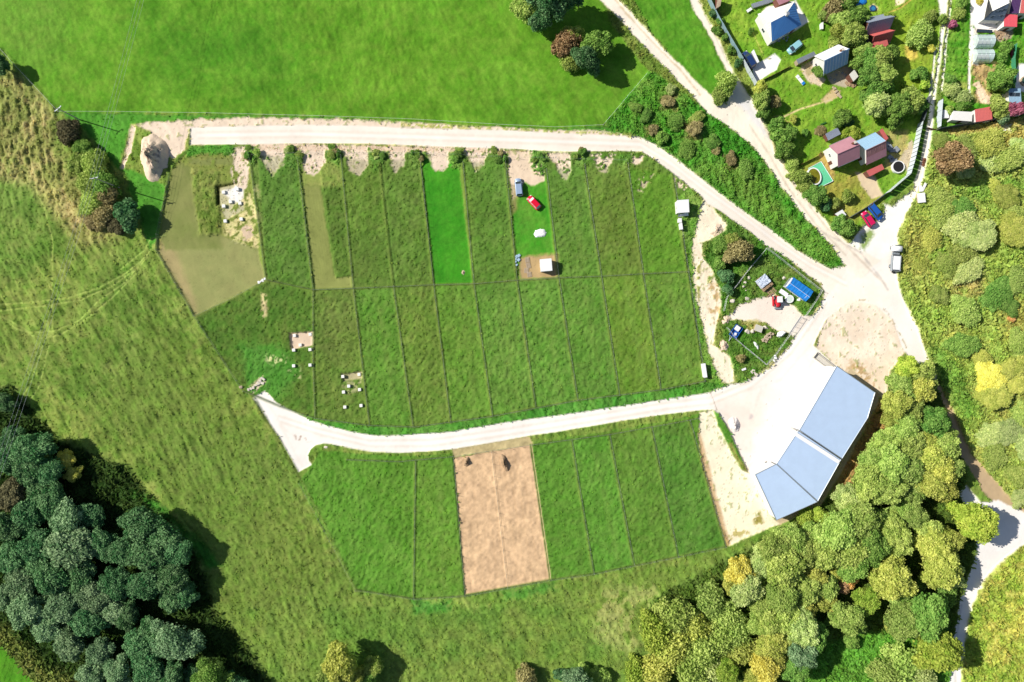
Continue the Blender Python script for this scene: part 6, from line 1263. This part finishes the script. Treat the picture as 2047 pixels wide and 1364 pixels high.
for k, (a, b, s_, w) in enumerate(((1497, 556, 1.1, 'uppermost white sack in grass left of the timber stack'), (1489, 565, .9, 'second white sack from top left of the timber stack'), (1486, 573, .8, 'third white sack from top left of the timber stack'), (1493, 597, 1.3, 'white heap of sacks at the left edge of the storage yard gravel'), (1464, 602, 1.3, 'flat pale stone in grass by the storage yard\'s west fence'), (1491, 581, .4, 'tiny white stone between the sacks and the gravel'))):
    rock('sack', w, 'sack' if 'sack' in w else 'stone', a, b, s_, s_*.8, .45, M_STONE2, GB)
rock('rubble_strip', 'white mound of lime on the grass below the boulders', 'mound', 1511, 690, .9, 2.2, .35, M_PLAST, rz=.5)
cabin('satellite_table', 1566, 586, 2.2, 1.1, .5, R(-35), 'white flat sheet stack between blue store and red tractor', M_GREY, M_PLAST, 'sheet stack', win=False, dr=False)
round_tub('water_tank', 'round whitish tank right of the red tractor', 'tank', 1578, 598, 1.0, .9, M_PLAST, M('tank_lid', (214, 226, 214), rough=.5), fz=.98)
rock('white_bag', 'white bag at the lower end of the blue store', 'bag', 1597, 600, 1.2, .7, .5, M_PLAST)
rag('plank_pile', 'long pile of pale planks running up to the gravel in the storage yard', 'plank pile', [(1524, 680), (1527, 676), (1530, 673), (1534, 670), (1538, 667), (1528, 682), (1531, 678), (1536, 673), (1541, 668)], M_TAN, seed=12, r0=.55)
rag('pipe_bundle', 'short white pipes at the storage yard\'s lower right corner', 'pipes', [(1548, 712), (1549, 716), (1546, 721)], M_PLAST, seed=3, r0=.4)
rag('stone_rubble', 'white rubble in the grass just above the middle road bend', 'rubble', [(1505, 742), (1508, 746), (1511, 749), (1502, 744)], M_STONE2, seed=6, r0=.45)
rag('field_stones', 'row of pale field stones above the tip of the turning place', 'field stones', [(498, 779), (503, 777), (508, 775), (513, 770), (518, 766), (521, 762), (526, 766), (528, 758), (524, 756)], M_STONE2, seed=7, r0=.55)
rock('manhole', 'small pale round stone at the meadow edge left of the turning place', 'stone', 482, 774, .9, .9, .3, M_TAN)
rock('verge_stone', 'white stone on the grass inside the turning place curve', 'stone', 652, 894, 1.0, .8, .3, M_STONE2)
def tyre(px, py):
    x, y = W(px, py); rt = empty('tyre', x, y, .02, 0, label='single black tyre lying on the white yard before the hall', cat='tyre')
    bm = NB(); n, m_ = 20, 8; g = [[bm.verts.new(((.42+.13*math.cos(6.283*j/m_))*math.cos(6.283*i/n), (.42+.13*math.cos(6.283*j/m_))*math.sin(6.283*i/n), .13+.13*math.sin(6.283*j/m_))) for j in range(m_)] for i in range(n)]
    for i in range(n):
        for j in range(m_): bm.faces.new((g[i][j], g[(i+1) % n][j], g[(i+1) % n][(j+1) % m_], g[i][(j+1) % m_]))
    obj('tread', bm, M_DARK, rt, smooth=True); bm = NB(); cyl(bm, 0, 0, .08, .16, .2, n=16); obj('rim', bm, M_GALV, rt)
tyre(1532, 927)
# footing blocks of the started foundations
def footing(px, py, label, group, w=.8, h=.55):
    x, y = W(px, py, h); rt = empty('footing_block', x, y, ground_z(px, py)-.05, R(4), label=label, cat='concrete block', group=group)
    bm = NB(); box(bm, 0, 0, h/2, w, w, h, bev=.04); obj('block', bm, M_BLOCK, rt); bm = NB(); tube(bm, (0, 0, h-.02), (0, 0, h+.05), .03, 8); obj('steel_pin', bm, M_CHIP, rt)
for grp, where, l in (('footing blocks in the first plot', 'in the dry first plot', [(450, 442), (482, 438), (447, 412), (479, 406), (460, 403), (446, 384), (474, 378)]),
                      ('footing blocks in the left lower plot', 'around the left dug square', [(587.5, 671), (619, 668.5), (599, 690), (587.5, 700), (620, 699), (587.5, 731.5), (620.5, 730)]),
                      ('footing blocks in the second lower plot', 'around the right dug square', [(685, 753), (717, 749), (697.5, 772), (687, 784), (719, 779), (689.5, 814), (722, 811)])):
    order = sorted(l, key=lambda q: (q[1]//12, q[0]))
    for i, (a, b) in enumerate(order):
        footing(a, b, f'{ORD[i]} white footing block counting down from the top {where}', grp, .75 if 'first' not in grp else .8)
# heaps
def heap(name, label, cat, px, py, rx_, ry_, h, m, seed=1, rz=0, ridge=0, group=None):
    bm = NB(); nr, na = 12, 40; r = np.random.default_rng(seed); ph = r.random(6)*6.28; rings = []
    for i in range(nr+1):
        t = i/nr; row = []
        for k in range(na):
            a = 2*math.pi*k/na; q = 1+.10*math.sin(2*a+ph[0])+.07*math.sin(3*a+ph[1])+.05*math.sin(7*a+ph[2])
            z = h*(1-t)**1.0*(1+.25*math.sin(3*a+5*t+ph[3])*t)*(1+.15*r.normal())+(.04*r.random() if t < 1 else -.15)
            row.append(bm.verts.new((rx_*t*q*math.cos(a), ry_*t*q*math.sin(a), z)))
        rings.append(row)
    for a, b in zip(rings, rings[1:]):
        for k in range(na): bm.faces.new((a[k], b[k], b[(k+1) % na], a[(k+1) % na]))
    bmesh.ops.remove_doubles(bm, verts=bm.verts, dist=.001)
    x, y = W(px, py, h*.4); return tag(obj(name, bm, m, None, smooth=True, loc=(x, y, 0), rz=rz), label, cat, group)
heap('spoil_heap', 'large heap of pale sand at the upper road\'s left end', 'sand heap', 302, 311, 3.6, 6.4, 3.8, M_SANDH, 3, R(12))
heap('earth_heap', 'small dark earth heap at the brown plot\'s upper left corner', 'earth heap', 933, 924, .8, 1.3, 1.0, M_EARTH, 4, R(-5), group='earth heaps on the brown plot')
heap('earth_heap', 'larger long earth heap on the brown plot\'s right half', 'earth heap', 1008, 926, .9, 2.2, 1.2, M_EARTH, 5, R(20), group='earth heaps on the brown plot')
heap('sand_heap', 'rounded sand heap left of the storage yard fence', 'sand heap', 1447, 690, 1.6, 1.7, .9, M_SANDH, 6)
heap('sand_heap', 'curved sand heap beside the upper road near the sandy path', 'sand heap', 1433, 460, 2.0, 1.7, 1.0, M_SANDH, 7, R(30))
heap('gravel_mound', 'low pale gravel mound in the lower left of the yard', 'gravel mound', 1469, 849, 1.3, 2.2, 1.0, mat('gravel_grey', alb(238, 228, 222), var=.1, bump=.03), 8, R(10))
heap('sand_mound', 'sand mound in the lower half of the sandy path', 'sand heap', 1452, 640, 1.5, 1.2, .7, M_SANDH, 9)
heap('compost_heap', 'little brown compost heap on the bright mown plot', 'compost heap', 926, 545, .6, .7, .35, M_TAN, 10)

# ---- fences
POST_ME = {}
def post_mesh(h, r=.04):
    k = (round(h, 2), r)
    if k not in POST_ME:
        bm = NB(); cyl(bm, 0, 0, -.3, h, r, n=6); cyl(bm, 0, 0, h, h+.03, r*1.25, n=6); me = bpy.data.meshes.new('post'); bm.to_mesh(me); bm.free(); me.materials.append(M_CHIP); POST_ME[k] = me
    return POST_ME[k]
def runs(pts, sp):
    out = []; 
    for a, b in zip(pts[:-1], pts[1:]):
        L = math.hypot(b[0]-a[0], b[1]-a[1])/PXM; n = max(1, round(L/sp))
        for k in range(n): out.append((a[0]+(b[0]-a[0])*k/n, a[1]+(b[1]-a[1])*k/n))
    out.append(pts[-1]); return out
def wire_fence(pts, label, h=1.2, sp=3.0, wires=3, group=None, name='wire_fence', r=.035, wr=.008, top=None):
    P0 = W(*pts[0]); rt = empty(name, P0[0], P0[1], 0, 0, label=label, cat='fence', group=group); q = runs(pts, sp); w = [Vector((*W(*p), ground_z(*p))) for p in q]
    for p in w: o = link('post', post_mesh(h, r), rt, loc=(p.x-P0[0], p.y-P0[1], p.z-.1))
    bm = NB()
    for a, b in zip(w, w[1:]):
        for k in range(wires):
            z = h*(1-k/wires)-.12; tube(bm, (a.x-P0[0], a.y-P0[1], a.z+z), (b.x-P0[0], b.y-P0[1], b.z+z), (top or wr) if k == 0 else wr, 4)
    obj('wires', bm, M_CHIP if not top else M_PLAST, rt); return rt
GF = 'wire fences between the grass plots'
for i, l in enumerate(UPL):
    if i in (3,): continue
    wire_fence(l, f'{ORD[i]} dividing wire fence from left in the upper row of plots', group=GF)
for i, l in enumerate(LOL): wire_fence(l, f'{ORD[i]} dividing wire fence from left in the middle row of plots', group=GF)
for i, l in enumerate(BOT): wire_fence(l, f'{ORD[i]} dividing wire fence from left in the lowest row of plots', group=GF)
wire_fence(MID, 'long wire fence between the upper and middle rows of plots', group=GF)
wire_fence(WEST, 'wire fence along the plots\' western boundary with the meadow', h=1.5, group=GF)
wire_fence([(392, 632), (460, 600), (534, 560)], 'wire fence closing the dry first plot on its lower side', h=1.3, group=GF)
wire_fence([(490, 782), (560, 812), (632, 836), (740, 850), (830, 853), (983, 832), (1155, 800), (1320, 779), (1408, 762)], 'long wire fence along the upper side of the middle road', group=GF)
wire_fence([(695, 918), (800, 922), (905, 912), (1062, 889), (1218, 868), (1302, 853), (1395, 836)], 'long wire fence along the lower side of the middle road', group=GF)
wire_fence([(600, 965), (650, 1060), (712, 1178), (830, 1196), (930, 1190), (1102, 1158), (1187, 1146), (1355, 1112), (1450, 1092)], 'wire fence closing the lowest row of plots towards the meadow', group=GF)
wire_fence([(508, 312), (590, 308), (680, 306), (840, 308), (930, 312), (1010, 316), (1092, 318), (1250, 322)], 'wire fence across the plot gates below the upper road', h=1.3, group=GF)
wire_fence([(0, 95), (60, 160), (120, 225), (240, 226), (420, 228), (640, 234), (820, 240), (1000, 251), (1110, 256), (1205, 252), (1245, 205), (1292, 150)], 'white rope fence along the lower edge of the bright green meadow', h=.9, sp=7, wires=1, top=.022, r=.03, name='rope_fence')
FY = [(1444, 622), (1451, 595), (1487, 548), (1530, 497), (1570, 528), (1600, 552), (1639, 582), (1604, 637)]
wire_fence(FY, 'green mesh fence round the upper part of the storage yard', h=1.5, sp=2.5, wires=6, top=.018, name='mesh_fence')
wire_fence([(1451, 655), (1470, 680), (1529, 729), (1545, 712), (1577, 668)], 'green mesh fence round the lower part of the storage yard', h=1.5, sp=2.5, wires=6, top=.018, name='mesh_fence')
def gate():
    a, b = Vector((*W(1600, 634), 0)), Vector((*W(1574, 672), 0)); rt = empty('sliding_gate', a.x, a.y, 0, math.atan2(b.y-a.y, b.x-a.x), label='thin metal sliding gate across the storage yard entrance', cat='gate'); L = (b-a).length
    bm = NB(); tube(bm, (0, 0, .15), (L, 0, .15), .04); tube(bm, (0, 0, 1.4), (L, 0, 1.4), .04)
    for k in range(5): tube(bm, (L*k/4, 0, .15), (L*k/4, 0, 1.4), .03)
    obj('gate_frame', bm, M_GALV, rt); bm = NB()
    for k in range(34): tube(bm, (L*k/33, 0, .15), (L*k/33, 0, 1.4), .01, 4)
    obj('bars', bm, M_GALV, rt); bm = NB(); box(bm, L/2, 0, .04, L*1.6, .12, .05); obj('track_rail', bm, M_GALV, rt)
gate()
M_SHEET = M('pale_sheet_metal', (214, 224, 230), rough=.5, var=.05); M_TEAL = M('teal_sheet_metal', (150, 180, 190), rough=.5, var=.08); M_DARKF = M('dark_fence_board', (96, 104, 110), rough=.7, var=.1)
def sheet_fence(pts, label, h, pw, gap, m, group=None, name='sheet_fence'):
    P0 = W(*pts[0]); rt = empty(name, P0[0], P0[1], 0, 0, label=label, cat='fence', group=group)
    for a, b in zip(pts[:-1], pts[1:]):
        A, B = Vector((*W(*a), 0)), Vector((*W(*b), 0)); L = (B-A).length; n = max(1, round(L/pw)); ang = math.atan2((B-A).y, (B-A).x); w = L/n-gap
        bm = NB(); box(bm, 0, 0, h/2, w, .03, h)
        for k in range(int(w/.2)): box(bm, -w/2+.1+k*.2, 0, h/2, .05, .06, h-.02)
        me = None
        for k in range(n):
            c = A.lerp(B, (k+.5)/n)
            if me is None: o = obj('panel', bm, m, rt, loc=(c.x-P0[0], c.y-P0[1], .1), rz=ang); me = o.data
            else: link('panel', me, rt, loc=(c.x-P0[0], c.y-P0[1], .1), rz=ang)
            if k % 2 == 0:
                p = A.lerp(B, k/n); link('post', post_mesh(h, .05), rt, loc=(p.x-P0[0], p.y-P0[1], 0), rz=0)
    return rt
sheet_fence([(1834, 248), (1826, 290), (1818, 325), (1810, 352), (1768, 388)], 'pale sheet metal fence beside the path, its shadow striped by gaps', 2.4, 1.02, .17, M_SHEET)
sheet_fence([(1768, 388), (1735, 412), (1696, 436)], 'low dark board fence behind the two cars on the gravel', 1.2, 2.0, .02, M_DARKF)
sheet_fence([(1852, 196), (1845, 220), (1837, 246)], 'dark sheet fence under the trees at the path\'s bend', 2.2, 1.5, .02, M_DARKF)
sheet_fence([(1408, -10), (1430, 36), (1456, 82), (1481, 124)], 'teal grey metal fence along the track by the top edge', 2.1, 2.0, .03, M_TEAL)
sheet_fence([(1482, 126), (1508, 172)], 'pale grey metal gate fence below the dark navy car', 2.1, 1.6, .03, M_SHEET)
sheet_fence([(1868, 262), (1900, 256), (1950, 249), (2005, 238), (2060, 226)], 'long dark fence closing the right allotments with a black shadow', 2.4, 2.0, .01, M_DARKF)
sheet_fence([(1874, 204), (1870, 258)], 'short pale green fence at the right allotments\' corner', 2.2, 1.5, .02, M_SHEET)
sheet_fence([(2024, 92), (2020, 120), (2022, 170)], 'green fence strip in the right allotment beside the red boards', 1.6, 1.8, .03, M('green_fence', (70, 150, 110), rough=.6))
sheet_fence([(1508, 170), (1545, 152), (1580, 134)], 'low wooden fence below the white paved drive', .9, 2.0, .02, M_DWOOD)
sheet_fence([(1592, 334), (1636, 312), (1640, 305)], 'low wooden fence left of the pink roofed house', .9, 2.0, .02, M_DWOOD)
sheet_fence([(1850, 258), (1872, 262)], 'short wooden fence across the side path by the corner', 1.0, 1.4, .02, M_DWOOD)
def red_bench(px, py, l, label):
    x, y = W(px, py, .5); rt = empty('bench', x, y, 0, R(84), label=label, cat='bench'); bm = NB(); box(bm, 0, 0, .5, l, .7, .08, bev=.02); obj('seat', bm, M_REDR, rt)
    for s_ in (-1, 1): bm = NB(); box(bm, s_*(l/2-.2), 0, .23, .1, .6, .46); obj('leg', bm, M_WOOD, rt)
red_bench(2022, 157, 3.0, 'long red topped bench beside the white paving at right')
rock('red_boat', 'dark red upturned boat in grass below the upper right shadow', 'boat', 2023, 107, .9, 2.9, .6, M('dark_red', (150, 60, 70), rough=.4))
rag('timber_offcuts', 'pale timber scraps on the garden ground below the grey roofed house', 'timber', [(1668, 178), (1671, 184), (1675, 190), (1679, 194), (1665, 176)], M_TAN, seed=14, r0=.5)
rag('board_stack', 'tan boards stacked below the small white roofed shed', 'boards', [(1692, 168), (1698, 170), (1703, 172), (1709, 170), (1700, 165)], M_WOOD, seed=15, r0=.6)
cabin('white_skip', 1838, 397, 1.9, 2.4, .7, R(6), 'white pallet stack on the verge right of the lower path', M_TAN, M_PLAST, 'pallet stack', win=False, dr=False)
cabin('pale_bench', 1844, 375, .6, 2.2, .4, R(-25), 'narrow white slab lying above the white pallet stack', M_TAN, M_PLAST, 'slab', win=False, dr=False)
cabin('board_bundle', 1838, 378, .8, 1.6, .5, R(6), 'short bundle of white boards touching the white pallet stack', M_TAN, M_PLAST, 'boards', win=False, dr=False)
rag('wood_log', 'brown logs lying on the verge beside the striped shadow', 'logs', [(1846, 324), (1845, 330), (1847, 320)], M_DWOOD, seed=16, r0=.55)
rag('garden_clutter', 'dark clutter in the shaded yard right of the rusty roofed house', 'clutter', [(1770, 290), (1776, 296), (1782, 302), (1790, 300), (1778, 316), (1784, 322)], M_GREY, seed=17, r0=.9)
rag('patio_clutter', 'garden chairs and clutter on the shaded patio below the grey roofed house', 'clutter', [(1660, 156), (1672, 150), (1684, 146), (1690, 150), (1668, 160)], M_GREY, seed=18, r0=.35)
rag('yard_clutter', 'chairs and pots in the shade below the blue roofed house', 'clutter', [(1556, 82), (1566, 78), (1572, 82), (1574, 76)], M_GREY, seed=19, r0=.4)
rag('allotment_clutter', 'jumble of poles and boards left of the bright red shed', 'clutter', [(1994, 68), (2000, 72), (2006, 70), (2012, 66), (1998, 78), (2004, 80), (1990, 74)], M_WOOD, seed=20, r0=.45)

# ---- power line
def power_pole(px, py, h, ang, label, group):
    x, y = W(px, py); rt = empty('power_pole', x, y, 0, 0, label=label, cat='power pole', group=group)
    bm = NB(); cyl(bm, 0, 0, -.3, h, .17, .11, 10); obj('pole', bm, M_WOOD if False else M('pole_grey', (186, 182, 172), var=.1), rt)
    bm = NB(); box(bm, 0, 0, h-.35, 2.0, .12, .12, rz=ang); ca = obj('cross_arm', bm, M_GALV, rt)
    for k in (-1, 0, 1):
        bm = NB(); u = k*.9; cyl(bm, u*math.cos(ang), u*math.sin(ang), h-.29, h-.05, .06, .04, 8); cyl(bm, u*math.cos(ang), u*math.sin(ang), h-.2, h-.16, .1, n=8); obj('insulator', bm, M_PLAST, rt)
    bm = NB(); tube(bm, (.6*math.cos(ang), .6*math.sin(ang), h-.4), (0, 0, h-1.2), .03, 5); tube(bm, (-.6*math.cos(ang), -.6*math.sin(ang), h-.4), (0, 0, h-1.2), .03, 5); obj('brace', bm, M_GALV, rt)
    return Vector((x, y, h))
ca_ = R(12)
PA = power_pole(240, 376, 10.8, ca_, 'tall pale power pole leaning over the hedge bushes with its cross arm', 'power poles')
PB = power_pole(160, 240, 8.6, ca_+.5, 'power pole beside the rope fence corner above the hedge', 'power poles')
def cable(a, b, sag, label, group='power cables'):
    bm = NB(); n = 24; pts = []
    for i in range(n+1):
        t = i/n; p = a.lerp(b, t); p.z -= sag*4*t*(1-t); pts.append(p)
    for p, q in zip(pts, pts[1:]): tube(bm, p, q, .022, 4)
    tag(obj('power_cable', bm, M('cable_grey', (220, 224, 220), rough=.4), None), label, 'power cable', group)
hp = 10.7; far = Vector((*W(-190, 1640), hp)); near = PA
for k, w in ((-1, 'left'), (0, 'middle'), (1, 'right')):
    o_ = Vector((math.cos(ca_)*.9*k, math.sin(ca_)*.9*k, 0))
    cable(near+o_, far+o_*1.6, 1.3, f'{w} one of three power cables crossing the left wood', 'power cables')
    cable(near+o_, Vector((*W(470, -560), 10.5))+o_, 1.0, f'{w} one of three thin power cables running up over the green meadow', 'power cables')
